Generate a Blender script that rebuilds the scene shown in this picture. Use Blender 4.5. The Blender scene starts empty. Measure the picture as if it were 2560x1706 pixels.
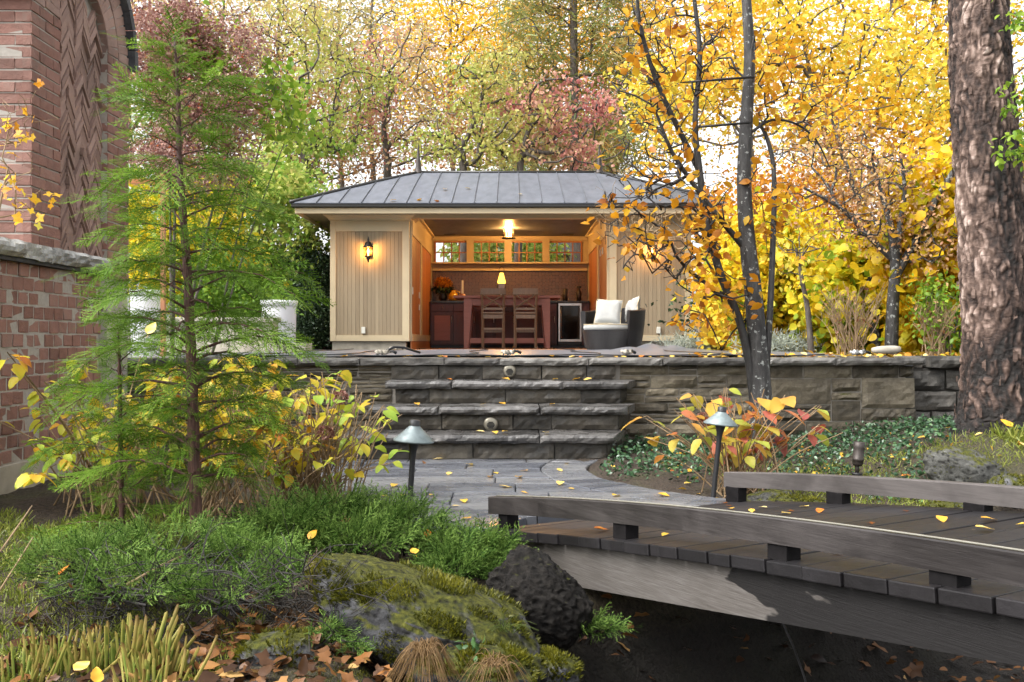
import bpy, bmesh, math, random
import numpy as np
from mathutils import Vector, Matrix, noise as mnoise
# ---------------------------------------------------------------- camera, sky, sun, exposure
FPX, HOR, CX, EYE = 2355.0, 853.0, 1280.0, 0.83      # focal length, horizon and centre in photo pixels, eye height in metres
scene = bpy.context.scene
cam_data = bpy.data.cameras.new('camera'); cam_data.sensor_width = 36; cam_data.lens = FPX/2560*36
cam_data.clip_start = .05; cam_data.clip_end = 600
cam = bpy.data.objects.new('camera', cam_data); scene.collection.objects.link(cam)
cam.location = (0, 0, EYE); cam.rotation_euler = (math.radians(90), 0, 0); scene.camera = cam
SUN_EL, SUN_AZ = math.radians(52), math.radians(-118)   # azimuth from +Y towards +X: behind the camera, left
world = bpy.data.worlds.new('World'); scene.world = world; world.use_nodes = True
wn, wl = world.node_tree.nodes, world.node_tree.links
wn.clear()
wo = wn.new('ShaderNodeOutputWorld'); bg = wn.new('ShaderNodeBackground'); sky = wn.new('ShaderNodeTexSky'); hs = wn.new('ShaderNodeHueSaturation')
sky.sky_type = 'NISHITA'; sky.sun_disc = False; sky.sun_elevation = SUN_EL; sky.sun_rotation = SUN_AZ
sky.air_density = 1.0; sky.dust_density = 4.0; sky.ozone_density = 1.0
hs.inputs['Saturation'].default_value = .09
wl.new(sky.outputs[0], hs.inputs['Color']); wl.new(hs.outputs[0], bg.inputs[0]); wl.new(bg.outputs[0], wo.inputs[0])
bg.inputs[1].default_value = .15
sun_d = bpy.data.lights.new('sun', 'SUN'); sun_d.energy = 1.0; sun_d.angle = math.radians(40); sun_d.color = (1, .96, .9)
sun = bpy.data.objects.new('sun', sun_d); scene.collection.objects.link(sun)
sd = Vector((math.sin(SUN_AZ)*math.cos(SUN_EL), math.cos(SUN_AZ)*math.cos(SUN_EL), math.sin(SUN_EL)))
sun.rotation_euler = sd.to_track_quat('Z', 'Y').to_euler(); sun.location = sd*30
vs = scene.view_settings; vs.view_transform = 'Standard'; vs.look = 'None'; vs.gamma = 1; vs.exposure = 1.62; vs.use_curve_mapping = False
scene.cycles.max_bounces = 5; scene.cycles.transparent_max_bounces = 8; scene.cycles.transmission_bounces = 4
scene.cycles.diffuse_bounces = 3; scene.cycles.glossy_bounces = 2; scene.cycles.caustics_reflective = False; scene.cycles.caustics_refractive = False
scene.cycles.use_denoising = True; scene.cycles.use_adaptive_sampling = True; scene.cycles.adaptive_threshold = .015; scene.cycles.sample_clamp_indirect = 6

# ---------------------------------------------------------------- helpers
rng = np.random.default_rng(7); random.seed(7)
LINK = scene.collection.objects.link
PI = math.pi
def at(px, py, Y): return Vector(((px-CX)/FPX*Y, Y, EYE-(py-HOR)/FPX*Y))
def tag(o, label=None, cat=None, group=None, kind=None):
    for k, v in (('label', label), ('category', cat), ('group', group), ('kind', kind)):
        if v: o[k] = v
    return o
def empty(name, loc, label, cat, group=None, rz=0):
    o = bpy.data.objects.new(name, None); LINK(o); o.location = loc; o.rotation_euler = (0, 0, rz); o.empty_display_size = .1
    return tag(o, label, cat, group)
def link(name, me, parent=None, mats=None, loc=None, rot=None):
    o = bpy.data.objects.new(name, me); LINK(o)
    if mats is not None and not me.materials:
        for m in (mats if isinstance(mats, (list, tuple)) else [mats]): me.materials.append(m)
    if parent: o.parent = parent
    if loc is not None: o.location = loc
    if rot is not None: o.rotation_euler = rot
    return o
def child_w(o, parent):            # parent while keeping world coordinates of a translated / z-rotated empty
    o.parent = parent
    o.matrix_parent_inverse = (Matrix.Translation(parent.location) @ Matrix.Rotation(parent.rotation_euler.z, 4, 'Z')).inverted()
    return o
def npmesh(V, T, tint=None, smooth=False, mats=None, name='mesh', midx=None):
    V = np.ascontiguousarray(V, dtype=np.float32); T = np.ascontiguousarray(T, dtype=np.int32)
    k = T.shape[1]; me = bpy.data.meshes.new(name)
    me.vertices.add(len(V)); me.vertices.foreach_set('co', V.ravel())
    me.loops.add(T.size); me.loops.foreach_set('vertex_index', T.ravel())
    me.polygons.add(len(T)); me.polygons.foreach_set('loop_start', np.arange(0, T.size, k, dtype=np.int32))
    me.polygons.foreach_set('loop_total', np.full(len(T), k, dtype=np.int32))
    if smooth: me.polygons.foreach_set('use_smooth', np.ones(len(T), dtype=bool))
    if midx is not None: me.polygons.foreach_set('material_index', np.asarray(midx, dtype=np.int32))
    if tint is not None:
        a = me.attributes.new('tint', 'FLOAT', 'POINT'); a.data.foreach_set('value', np.asarray(tint, dtype=np.float32))
    me.update(calc_edges=True)
    if mats is not None:
        for m in (mats if isinstance(mats, (list, tuple)) else [mats]): me.materials.append(m)
    return me
def _hash(i, j, k, s):
    h = (i*374761393 + j*668265263 + k*2147483647 + s*1274126177) & 0xffffffff
    h = ((h ^ (h >> 13))*1274126177) & 0xffffffff
    return ((h ^ (h >> 16)) & 0xffff)/65535.0
def vnoise(P, seed=0):
    P = np.asarray(P, float); i = np.floor(P).astype(np.int64); f = P-i; u = f*f*(3-2*f); r = 0
    for a in (0, 1):
        for b in (0, 1):
            for c in (0, 1):
                w = (u[:, 0] if a else 1-u[:, 0])*(u[:, 1] if b else 1-u[:, 1])*(u[:, 2] if c else 1-u[:, 2])
                r = r + w*_hash(i[:, 0]+a, i[:, 1]+b, i[:, 2]+c, seed)
    return r*2-1
def fbm(P, oct=4, seed=0):
    r = 0; a = 1; t = 0
    for o in range(oct): r = r + a*vnoise(np.asarray(P)*2**o, seed+o); t += a; a *= .5
    return r/t
class MB:
    """collects boxes, tubes, lathes; .obj() links them as one mesh object"""
    def __init__(s): s.V = []; s.F = []; s.m = []; s.sm = []; s.cur = 0
    def add(s, V, F, smooth=False):
        n = len(s.V); s.V += [tuple(v) for v in V]; s.F += [tuple(i+n for i in f) for f in F]; s.m += [s.cur]*len(F); s.sm += [smooth]*len(F); return s
    def box(s, x0, x1, y0, y1, z0, z1, M=None, bev=0):
        if x0 > x1: x0, x1 = x1, x0
        if y0 > y1: y0, y1 = y1, y0
        if z0 > z1: z0, z1 = z1, z0
        if bev:
            bm = bmesh.new(); bmesh.ops.create_cube(bm, size=1)
            for v in bm.verts: v.co = Vector(((x0+x1)/2+v.co.x*(x1-x0), (y0+y1)/2+v.co.y*(y1-y0), (z0+z1)/2+v.co.z*(z1-z0)))
            bmesh.ops.bevel(bm, geom=bm.edges[:], offset=bev, segments=2, affect='EDGES', profile=.6)
            bm.verts.ensure_lookup_table(); V = [v.co.copy() for v in bm.verts]; F = [[v.index for v in f.verts] for f in bm.faces]; bm.free()
        else:
            V = [Vector((x, y, z)) for x in (x0, x1) for y in (y0, y1) for z in (z0, z1)]
            F = [(0, 1, 3, 2), (4, 6, 7, 5), (0, 4, 5, 1), (2, 3, 7, 6), (0, 2, 6, 4), (1, 5, 7, 3)]
        if M is not None: V = [M @ v for v in V]
        return s.add(V, F)
    def prism(s, pts, axis, a, b):
        """polygon pts (2D) extruded along axis ('x','y','z') from a to b"""
        f = {'x': lambda p, t: (t, p[0], p[1]), 'y': lambda p, t: (p[0], t, p[1]), 'z': lambda p, t: (p[0], p[1], t)}[axis]
        n = len(pts); V = [f(p, a) for p in pts]+[f(p, b) for p in pts]
        F = [tuple(range(n-1, -1, -1)), tuple(range(n, 2*n))]+[(i, (i+1) % n, n+(i+1) % n, n+i) for i in range(n)]
        return s.add(V, F)
    def tube(s, pts, radii, n=8, cap=True, smooth=True):
        V, F = tube_vf(pts, radii, n, cap); return s.add(V, F, smooth)
    def lathe(s, prof, n=24, loc=(0, 0, 0), smooth=True):
        V = []; F = []
        for (r, z) in prof:
            for k in range(n): V.append((loc[0]+r*math.cos(2*PI*k/n), loc[1]+r*math.sin(2*PI*k/n), loc[2]+z))
        for i in range(len(prof)-1):
            for k in range(n): F.append((i*n+k, i*n+(k+1) % n, (i+1)*n+(k+1) % n, (i+1)*n+k))
        return s.add(V, F, smooth)
    def mesh(s, mats=None):
        me = bpy.data.meshes.new('mesh'); me.from_pydata([tuple(v) for v in s.V], [], s.F)
        me.polygons.foreach_set('material_index', s.m); me.polygons.foreach_set('use_smooth', s.sm)
        bm = bmesh.new(); bm.from_mesh(me); bmesh.ops.recalc_face_normals(bm, faces=bm.faces[:]); bm.to_mesh(me); bm.free()
        if mats is not None:
            for m in (mats if isinstance(mats, (list, tuple)) else [mats]): me.materials.append(m)
        return me
    def obj(s, name, mats, parent=None, loc=None, rot=None, world=False):
        o = link(name, s.mesh(mats), None if world else parent, None, loc, rot)
        if world and parent: child_w(o, parent)
        return o
def tube_vf(pts, radii, n=8, cap=True):
    P = np.asarray([tuple(p) for p in pts], float); m = len(P)
    R = np.broadcast_to(np.asarray(radii, float), (m,))
    Tn = np.gradient(P, axis=0); Tn /= np.linalg.norm(Tn, axis=1)[:, None]+1e-9
    ref = np.array([1., 0, 0]) if abs(Tn[0, 0]) < .7 else np.array([0, 1., 0])
    A = np.cross(Tn, ref); bad = np.linalg.norm(A, axis=1) < .05
    if bad.any(): A[bad] = np.cross(Tn[bad], np.array([.3, .5, .81]))
    A /= np.linalg.norm(A, axis=1)[:, None]+1e-9
    B = np.cross(Tn, A); th = np.arange(n)*2*PI/n
    V = (P[:, None, :]+R[:, None, None]*(np.cos(th)[None, :, None]*A[:, None, :]+np.sin(th)[None, :, None]*B[:, None, :])).reshape(-1, 3)
    i = np.arange(m-1)[:, None]*n; k = np.arange(n)[None, :]; k2 = (k+1) % n
    F = np.stack([i+k, i+k2, i+n+k2, i+n+k], -1).reshape(-1, 4).tolist()
    if cap: F += [list(range(n))[::-1], [(m-1)*n+q for q in range(n)]]
    return V, F
class Tubes:
    """many tubes into one numpy mesh (quads only)"""
    def __init__(s): s.V = []; s.F = []; s.n = 0
    def add(s, pts, radii, n=5):
        V, F = tube_vf(pts, radii, n, False); s.V.append(V); s.F.append(np.asarray(F, dtype=np.int32)+s.n); s.n += len(V)
    def mesh(s, m): return npmesh(np.concatenate(s.V), np.concatenate(s.F), smooth=True, mats=m)
def smoothstep(a, b, x):
    t = np.clip((np.asarray(x, float)-a)/(b-a), 0, 1); return t*t*(3-2*t)
def catmull(pts, n=8):
    P = [Vector(p) for p in pts]; P = [P[0]*2-P[1]]+P+[P[-1]*2-P[-2]]; out = []
    for i in range(1, len(P)-2):
        for k in range(n):
            t = k/n; a, b, c, d = P[i-1:i+3]
            out.append(.5*((2*b)+(c-a)*t+(2*a-5*b+4*c-d)*t*t+(3*b-a-3*c+d)*t*t*t))
    out.append(P[-2].copy()); return out
# ---------------------------------------------------------------- materials
class NT:
    def __init__(s, name):
        s.mat = bpy.data.materials.new(name); s.mat.use_nodes = True; s.t = s.mat.node_tree; s.t.nodes.clear()
        s.outn = s.t.nodes.new('ShaderNodeOutputMaterial'); s.geo = None
    def node(s, t, **kw):
        n = s.t.nodes.new('ShaderNode'+t)
        for k, v in kw.items(): setattr(n, k, v)
        return n
    def put(s, sock, v):
        if hasattr(v, 'is_output'): s.t.links.new(v, sock)
        elif isinstance(v, (tuple, list)) and len(v) == 3 and sock.type == 'RGBA': sock.default_value = (*v, 1)
        else: sock.default_value = v
    def pos(s, scale=(1, 1, 1), obj=False):
        m = s.node('Mapping'); m.inputs['Scale'].default_value = scale
        s.t.links.new(s.node('TexCoord').outputs['Object'] if obj else s.node('NewGeometry').outputs['Position'], m.inputs[0]); return m.outputs[0]
    def nor_z(s):
        x = s.node('SeparateXYZ'); s.t.links.new(s.node('NewGeometry').outputs['Normal'], x.inputs[0]); return x.outputs[2]
    def noise(s, scale=5, detail=5, vec=None, rough=.6, dist=0, out=0):
        n = s.node('TexNoise'); n.inputs['Scale'].default_value = scale; n.inputs['Detail'].default_value = detail
        n.inputs['Roughness'].default_value = rough; n.inputs['Distortion'].default_value = dist
        s.t.links.new(vec if vec is not None else s.pos(), n.inputs['Vector']); return n.outputs[out]
    def voro(s, scale=5, vec=None, feature='F1', out=0):
        n = s.node('TexVoronoi'); n.feature = feature; n.inputs['Scale'].default_value = scale
        s.t.links.new(vec if vec is not None else s.pos(), n.inputs['Vector']); return n.outputs[out]
    def wave(s, scale=5, vec=None, dist=2, direction='X', detail=2):
        n = s.node('TexWave'); n.bands_direction = direction; n.inputs['Scale'].default_value = scale; n.inputs['Distortion'].default_value = dist; n.inputs['Detail'].default_value = detail
        s.t.links.new(vec if vec is not None else s.pos(), n.inputs['Vector']); return n.outputs['Fac']
    def attr(s, name='tint'):
        n = s.node('Attribute'); n.attribute_name = name; return n.outputs['Fac']
    def rand(s): return s.node('ObjectInfo').outputs['Random']
    def ramp(s, fac, stops, interp='LINEAR'):
        r = s.node('ValToRGB'); e = r.color_ramp; e.interpolation = interp
        while len(e.elements) < len(stops): e.elements.new(.5)
        for el, (p, c) in zip(e.elements, stops): el.position = p; el.color = (*c, 1) if isinstance(c, (tuple, list)) else (c, c, c, 1)
        s.put(r.inputs[0], fac); return r.outputs[0]
    def math(s, op, a, b=0., clamp=False):
        n = s.node('Math'); n.operation = op; n.use_clamp = clamp; s.put(n.inputs[0], a); s.put(n.inputs[1], b); return n.outputs[0]
    def mix(s, fac, a, b, mode='MIX'):
        n = s.node('Mix'); n.data_type = 'RGBA'; n.blend_type = mode; s.put(n.inputs[0], fac); s.put(n.inputs[6], a); s.put(n.inputs[7], b); return n.outputs[2]
    def bump(s, h, strength=.5, dist=.01, nrm=None):
        n = s.node('Bump'); n.inputs['Strength'].default_value = strength; n.inputs['Distance'].default_value = dist; s.put(n.inputs['Height'], h)
        if nrm is not None: s.t.links.new(nrm, n.inputs['Normal'])
        return n.outputs[0]
    def bsdf(s, col, rough=.6, nrm=None, metal=0, spec=.5, **kw):
        b = s.node('BsdfPrincipled'); s.put(b.inputs['Base Color'], col); s.put(b.inputs['Roughness'], rough); s.put(b.inputs['Metallic'], metal)
        b.inputs['Specular IOR Level'].default_value = spec
        if nrm is not None: s.t.links.new(nrm, b.inputs['Normal'])
        for k, v in kw.items(): s.put(b.inputs[k.replace('_', ' ')], v)
        return b.outputs[0]
    def done(s, sh): s.t.links.new(sh, s.outn.inputs[0]); return s.mat
def leaf_mat(name, stops, trans=.45, rough=.45, spec=.35):
    n = NT(name); col = n.ramp(n.attr(), stops)
    a = n.bsdf(col, rough, spec=spec); t = n.node('BsdfTranslucent'); n.put(t.inputs[0], col)
    m = n.node('MixShader'); m.inputs[0].default_value = trans; n.t.links.new(a, m.inputs[1]); n.t.links.new(t.outputs[0], m.inputs[2])
    return n.done(m.outputs[0])
def plain(name, col, rough=.5, metal=0, var=.12, scale=12, bump=.15, spec=.5, stretch=(1, 1, 1), bd=.004):
    n = NT(name); f = n.noise(scale, 5, n.pos(stretch))
    c = n.mix(n.ramp(f, [(.3, 0.), (.7, 1.)]), tuple(x*(1-var) for x in col), tuple(min(1, x*(1+var)) for x in col))
    return n.done(n.bsdf(c, rough, n.bump(f, bump, bd), metal, spec))
def emit(name, col, strength):
    n = NT(name); e = n.node('Emission'); n.put(e.inputs[0], col); e.inputs[1].default_value = strength; return n.done(e.outputs[0])
def stone_mat(name, cols, moss=0., wet=.0, rough=.75, sc=1., rnd=.35, bs=.85, bd=None, pits=0.):
    n = NT(name); a = n.noise(6*sc, 8, rough=.65); b = n.noise(38*sc, 6, rough=.7)
    c = n.ramp(n.math('ADD', n.math('MULTIPLY', a, .75), n.math('MULTIPLY', n.math('SUBTRACT', n.rand(), .5), rnd)), [(.18, cols[0]), (.38, cols[1]), (.6, cols[2])])
    c = n.mix(n.math('MULTIPLY', n.ramp(b, [(.35, 1.), (.6, 0.)]), .45), c, n.mix(.65, c, (.02, .018, .016)))
    r = rough
    if wet:
        w = n.ramp(n.noise(1.6*sc, 4), [(.42, 0.), (.6, 1.)]); wf = n.math('MULTIPLY', w, wet)
        c = n.mix(wf, c, n.mix(.6, c, (.012, .012, .012))); r = n.math('SUBTRACT', rough, n.math('MULTIPLY', wf, .35))
    if moss:
        mk = n.math('MULTIPLY', n.ramp(n.math('ADD', n.noise(5*sc, 6), n.math('MULTIPLY', n.nor_z(), .35)), [(.88-moss*.3, 0.), (1.-moss*.3, 1.)]), 1.)
        c = n.mix(mk, c, n.ramp(n.noise(60, 4), [(.3, (.016, .022, .003)), (.7, (.1, .1, .012))]))
    h = n.math('ADD', n.math('MULTIPLY', a, .8), n.math('MULTIPLY', b, .35))
    if pits: pv = n.voro(34, n.pos((1, 1, 1.2)), 'SMOOTH_F1'); h = n.math('ADD', h, n.math('MULTIPLY', n.ramp(pv, [(.1, 0.), (.5, 1.)]), pits)); c = n.mix(n.ramp(pv, [(.12, .8), (.38, 0.)]), c, (.004, .0035, .003))
    return n.done(n.bsdf(c, r, n.bump(h, bs, bd or .02/sc), spec=.25 if pits else .5))
MAT = {}
def wood_mat(name, c0, c1, axis, scale=9, rough=.6, wet=None, knots=0., contrast=1., rnd=.5, spec=.5):
    n = NT(name); st = [14, 14, 14]; st[axis] = .9
    v = n.pos(tuple(st), obj=True)
    off = n.node('VectorMath'); off.operation = 'ADD'; n.t.links.new(v, off.inputs[0]); sc = n.node('VectorMath'); sc.operation = 'SCALE'
    cmb = n.node('CombineXYZ')
    for i in range(3): n.t.links.new(n.rand(), cmb.inputs[i])
    n.t.links.new(cmb.outputs[0], sc.inputs[0]); sc.inputs['Scale'].default_value = 40; n.t.links.new(sc.outputs[0], off.inputs[1])
    g0 = n.noise(scale/4, 6, off.outputs[0], .65, knots); fine = n.node('VectorMath'); fine.operation = 'SCALE'; fine.inputs['Scale'].default_value = 4.5; n.t.links.new(off.outputs[0], fine.inputs[0]); g1 = n.noise(scale/4, 5, fine.outputs[0], .7); g = n.math('ADD', n.math('MULTIPLY', g0, .55), n.math('MULTIPLY', g1, .45))
    f = n.math('ADD', n.math('MULTIPLY', n.math('SUBTRACT', g, .5), contrast), n.math('ADD', .5, n.math('MULTIPLY', n.math('SUBTRACT', n.rand(), .5), rnd)))
    c = n.ramp(f, [(.25, c0), (.75, c1)]); r = rough
    if wet:
        w = n.ramp(n.noise(2.2, 5, dist=.6), [(.4, 0.), (.62, 1.)]); c = n.mix(n.math('MULTIPLY', w, wet), c, n.mix(.7, c, (.01, .009, .009))); r = n.math('SUBTRACT', rough, n.math('MULTIPLY', w, .3*wet))
    return n.done(n.bsdf(c, r, n.bump(g, .45, .004), spec=spec))
M_slate = None
def build_mats():
    M = MAT
    n = NT('flagstone'); a = n.noise(3, 7, n.pos((1, 2.2, 1))); b = n.noise(60, 5)
    f = n.math('ADD', n.math('MULTIPLY', a, .8), n.math('MULTIPLY', n.math('SUBTRACT', n.rand(), .5), .35))
    c = n.ramp(f, [(.2, (.075, .08, .095)), (.4, (.12, .126, .143)), (.6, (.165, .166, .172))])
    c = n.mix(n.ramp(n.noise(14, 6), [(.6, 0.), (.8, .3)]), c, (.04, .04, .043))
    layer = n.noise(5, 5, n.pos((1.2, 3, 1))); M['flag'] = n.done(n.bsdf(c, n.ramp(a, [(.3, .16), (.7, .38)]), n.bump(n.math('ADD', n.math('MULTIPLY', layer, 1.), n.math('MULTIPLY', b, .12)), .45, .012)))
    M['mortar'] = plain('mortar', (.36, .33, .29), .9, scale=40, bump=.4)
    M['joint'] = plain('dark_joint', (.05, .046, .04), .9, scale=40, bump=.4)
    M['wallstone'] = stone_mat('wall_stone', [(.055, .045, .029), (.138, .114, .076), (.235, .2, .14)], moss=.12, wet=.45, sc=1.6)
    M['coping'] = stone_mat('coping_stone', [(.055, .051, .048), (.13, .122, .111), (.23, .222, .206)], wet=.35, sc=2., rough=.55)
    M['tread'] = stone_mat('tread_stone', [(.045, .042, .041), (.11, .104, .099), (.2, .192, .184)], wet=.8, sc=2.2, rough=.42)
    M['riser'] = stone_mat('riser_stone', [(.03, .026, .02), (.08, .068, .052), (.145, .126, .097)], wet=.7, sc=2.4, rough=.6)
    M['blackblock'] = stone_mat('wet_block', [(.04, .038, .034), (.1, .092, .08), (.16, .145, .125)], wet=.8, sc=2.)
    M['rockmoss'] = stone_mat('mossy_rock', [(.012, .012, .013), (.045, .045, .048), (.13, .13, .136)], moss=.8, sc=2.5, bs=1., bd=.022, pits=.25)
    M['rockdark'] = stone_mat('dark_rock', [(.006, .005, .0045), (.022, .019, .016), (.11, .09, .072)], moss=.04, sc=5., bs=1., rough=.9, bd=.02, pits=.6)
    M['rockgrey'] = stone_mat('grey_rock', [(.04, .04, .036), (.1, .1, .092), (.19, .19, .172)], moss=.45, sc=3., bs=1., bd=.015, pits=.25)
    # soil and lawn
    n = NT('soil'); a = n.noise(2.2, 6); b = n.noise(70, 5); c = n.ramp(b, [(.3, (.018, .012, .008)), (.7, (.085, .06, .04))])
    c = n.mix(n.ramp(n.math('ADD', a, 0.), [(.48, 0.), (.66, .5)]), c, n.ramp(b, [(.3, (.03, .04, .01)), (.7, (.1, .105, .03))]))
    zz_ = n.node('SeparateXYZ'); n.t.links.new(n.node('NewGeometry').outputs['Position'], zz_.inputs[0]); c = n.mix(n.ramp(zz_.outputs[2], [(-.0, 0.), (.01, 0.)]), c, c); bed_shade = n.ramp(n.math('MULTIPLY', zz_.outputs[2], -1.), [(.2, 0.), (.34, 1.)]); c = n.mix(bed_shade, c, n.mix(.85, c, (.006, .005, .004)))  # stream bed painted near-black: deep shade under the bridge put into the colour
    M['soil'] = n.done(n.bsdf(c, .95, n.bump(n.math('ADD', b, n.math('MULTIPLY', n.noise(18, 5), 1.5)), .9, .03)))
    # timber
    M['deck'] = wood_mat('deck_board', (.0105, .0095, .0105), (.027, .0245, .0265), 1, wet=.5, rough=.55, spec=.3)
    M['rail'] = wood_mat('weathered_rail', (.03, .0255, .025), (.1, .089, .085), 0, wet=.8, rough=.55, knots=1., spec=.3)
    M['post'] = plain('dark_post', (.008, .007, .0075), .75, spec=.15, var=.4, scale=30, bump=.3)
    n = NT('bridge_beam'); v = n.pos((1.3, 1, 5), obj=True); sw = n.wave(5, n.pos((1., 1, .35), obj=True), 5, 'X', 3); g = n.noise(7, 8, n.pos((1, 8, 26), obj=True), .7)
    dry = n.ramp(n.math('ADD', n.math('MULTIPLY', n.noise(1.6, 3, n.pos((1, 1, 2), obj=True)), .25), n.math('MULTIPLY', g, .75)), [(.25, (.05, .042, .036)), (.5, (.1, .09, .082)), (.72, (.165, .153, .146))])
    xs = n.node('SeparateXYZ'); n.t.links.new(n.node('TexCoord').outputs['Object'], xs.inputs[0])
    d = n.math('ADD', n.math('SUBTRACT', xs.outputs[0], 1.62), n.math('MULTIPLY', n.math('SUBTRACT', n.noise(2.1, 4, n.pos((1, 1, 2.6), obj=True), .55), .5), 1.5))
    wet = n.ramp(d, [(.0, 0.), (.025, 1.)])
    topm = n.ramp(n.math('ADD', xs.outputs[2], n.math('SUBTRACT', n.math('MULTIPLY', n.noise(4, 3), .05), n.math('MULTIPLY', xs.outputs[0], .115))), [(-.0, 0.), (.03, 1.)])
    c = n.mix(n.math('MULTIPLY', topm, .6), dry, (.06, .035, .018)); c = n.mix(wet, c, n.mix(.93, dry, (.008, .0075, .008)))
    M['beam'] = n.done(n.bsdf(c, n.math('SUBTRACT', .7, n.math('MULTIPLY', wet, .15)), n.bump(g, .5, .004), spec=.22))
    M['cream'] = plain('cream_paint', (.54, .44, .285), .5, scale=5, var=.05, bump=.04)
    M['tanboard'] = wood_mat('tan_board', (.235, .175, .108), (.37, .29, .188), 2, rough=.7, contrast=.7, rnd=.3)
    M['cedar'] = wood_mat('cedar', (.3, .1, .03), (.5, .2, .07), 2, rough=.45, contrast=.8, rnd=.35)
    M['ceil'] = wood_mat('cedar_ceiling', (.42, .18, .07), (.58, .3, .13), 0, rough=.5, rnd=.3)
    M['cherry'] = wood_mat('cherry_wood', (.055, .014, .012), (.12, .032, .024), 2, rough=.4, rnd=.5)
    M['redtable'] = wood_mat('red_table', (.22, .07, .05), (.34, .12, .085), 0, rough=.4, rnd=.1)
    M['stool'] = wood_mat('brown_stool', (.11, .07, .045), (.24, .16, .105), 2, rough=.45, rnd=.1)
    M['counter'] = plain('dark_counter', (.03, .028, .028), .2, var=.4, scale=60, bump=.02)
    n = NT('mosaic'); br = n.node('TexBrick'); br.offset = 0; br.inputs['Scale'].default_value = 1; br.inputs['Brick Width'].default_value = .03; br.inputs['Row Height'].default_value = .03; br.inputs['Mortar Size'].default_value = .0035
    mp = n.node('Mapping'); mp.inputs['Rotation'].default_value = (PI/2, 0, 0); n.t.links.new(n.node('NewGeometry').outputs['Position'], mp.inputs[0]); n.t.links.new(mp.outputs[0], br.inputs['Vector'])
    n.put(br.inputs['Color1'], (.15, .065, .035)); n.put(br.inputs['Color2'], (.06, .025, .016)); n.put(br.inputs['Mortar'], (.16, .12, .085))
    M['mosaic'] = n.done(n.bsdf(br.outputs[0], .25, n.bump(br.outputs[1], .5, -.003)))
    n = NT('zinc'); a = n.noise(5, 6, n.pos((1.5, .5, 1))); b = n.noise(26, 4, n.pos((2, .35, 1)))
    c = n.ramp(n.math('ADD', a, n.math('MULTIPLY', n.math('SUBTRACT', n.rand(), .5), .12)), [(.3, (.095, .103, .125)), (.7, (.15, .16, .19))]); c = n.mix(n.ramp(b, [(.62, 0.), (.74, .7)]), c, (.26, .27, .3))
    M['zinc'] = n.done(n.bsdf(c, .5, n.bump(a, .08, .01), .25))
    M['gutter'] = plain('dark_gutter', (.03, .029, .027), .35, .3)
    M['black'] = plain('black', (.012, .012, .013), .4)
    M['iron'] = plain('dark_iron', (.035, .028, .024), .45, .5, bump=.3)
    M['copper'] = plain('aged_bronze', (.06, .05, .045), .5, .5, var=.3, bump=.3)
    M['lampshade'] = plain('verdigris_shade', (.19, .23, .235), .5, .35, var=.2, scale=30)
    M['lamppost'] = plain('lamp_post', (.035, .035, .037), .45, .4, bump=.2)
    M['nickel'] = plain('nickel', (.3, .275, .22), .42, .8, scale=30)
    M['steel'] = plain('steel', (.6, .6, .58), .3, .9)
    M['white'] = plain('white_paint', (.72, .72, .74), .5, var=.03)
    M['ivory'] = plain('ivory_plastic', (.7, .68, .6), .4, var=.03)
    M['limestone'] = plain('limestone', (.42, .38, .31), .85, var=.2, scale=9, bump=.3)
    n = NT('wicker'); v = n.pos((1, 1, 1), obj=True); s1 = n.node('SeparateXYZ'); n.t.links.new(n.node('TexCoord').outputs['UV'], s1.inputs[0])
    ch = n.node('TexBrick'); ch.offset = .5; ch.inputs['Scale'].default_value = 1; ch.inputs['Brick Width'].default_value = .03; ch.inputs['Row Height'].default_value = .013; ch.inputs['Mortar Size'].default_value = .0028; ch.inputs['Mortar Smooth'].default_value = .8
    n.t.links.new(n.node('TexCoord').outputs['UV'], ch.inputs['Vector']); n.put(ch.inputs['Color1'], (.022, .018, .019)); n.put(ch.inputs['Color2'], (.014, .012, .0125)); n.put(ch.inputs['Mortar'], (.003, .0025, .0025))
    M['wicker'] = n.done(n.bsdf(ch.outputs[0], .35, n.bump(ch.outputs[1], .9, -.006)))
    n = NT('cushion'); a = n.noise(9, 4); M['cushion'] = n.done(n.bsdf(n.ramp(a, [(.3, (.3, .305, .295)), (.7, (.36, .36, .345))]), .9, n.bump(n.math('ADD', a, n.math('MULTIPLY', n.noise(300, 2), .1)), .5, .015), Sheen_Weight=.2))
    M['piping'] = plain('beige_piping', (.5, .4, .25), .8)
    n = NT('pool_cover'); a = n.noise(3, 5, n.pos((1, .6, 1))); M['cover'] = n.done(n.bsdf(n.ramp(a, [(.3, (.1, .105, .125)), (.7, (.16, .167, .19))]), .36, n.bump(a, .5, .03)))
    n = NT('glass'); g = n.node('BsdfGlass'); g.inputs['Roughness'].default_value = 0; g.inputs['IOR'].default_value = 1.45; t = n.node('BsdfTransparent'); gl = n.node('BsdfGlossy'); gl.inputs['Roughness'].default_value = .02
    mx = n.node('MixShader'); fr = n.node('Fresnel'); n.t.links.new(fr.outputs[0], mx.inputs[0]); n.t.links.new(t.outputs[0], mx.inputs[1]); n.t.links.new(gl.outputs[0], mx.inputs[2]); M['glass'] = n.done(mx.outputs[0])
    n = NT('lamp_glass'); t = n.node('BsdfTransparent'); n.put(t.inputs[0], (1, .85, .6)); e = n.node('BsdfTranslucent'); n.put(e.inputs[0], (.9, .7, .4)); mx = n.node('MixShader'); mx.inputs[0].default_value = .003
    n.t.links.new(t.outputs[0], mx.inputs[1]); n.t.links.new(e.outputs[0], mx.inputs[2]); M['lampglass'] = n.done(mx.outputs[0])
    M['bulb'] = emit('lit_bulb', (1, .6, .2), 7)
    M['bulbhot'] = emit('lit_candle_bulbs', (1, .62, .24), 9)
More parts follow.
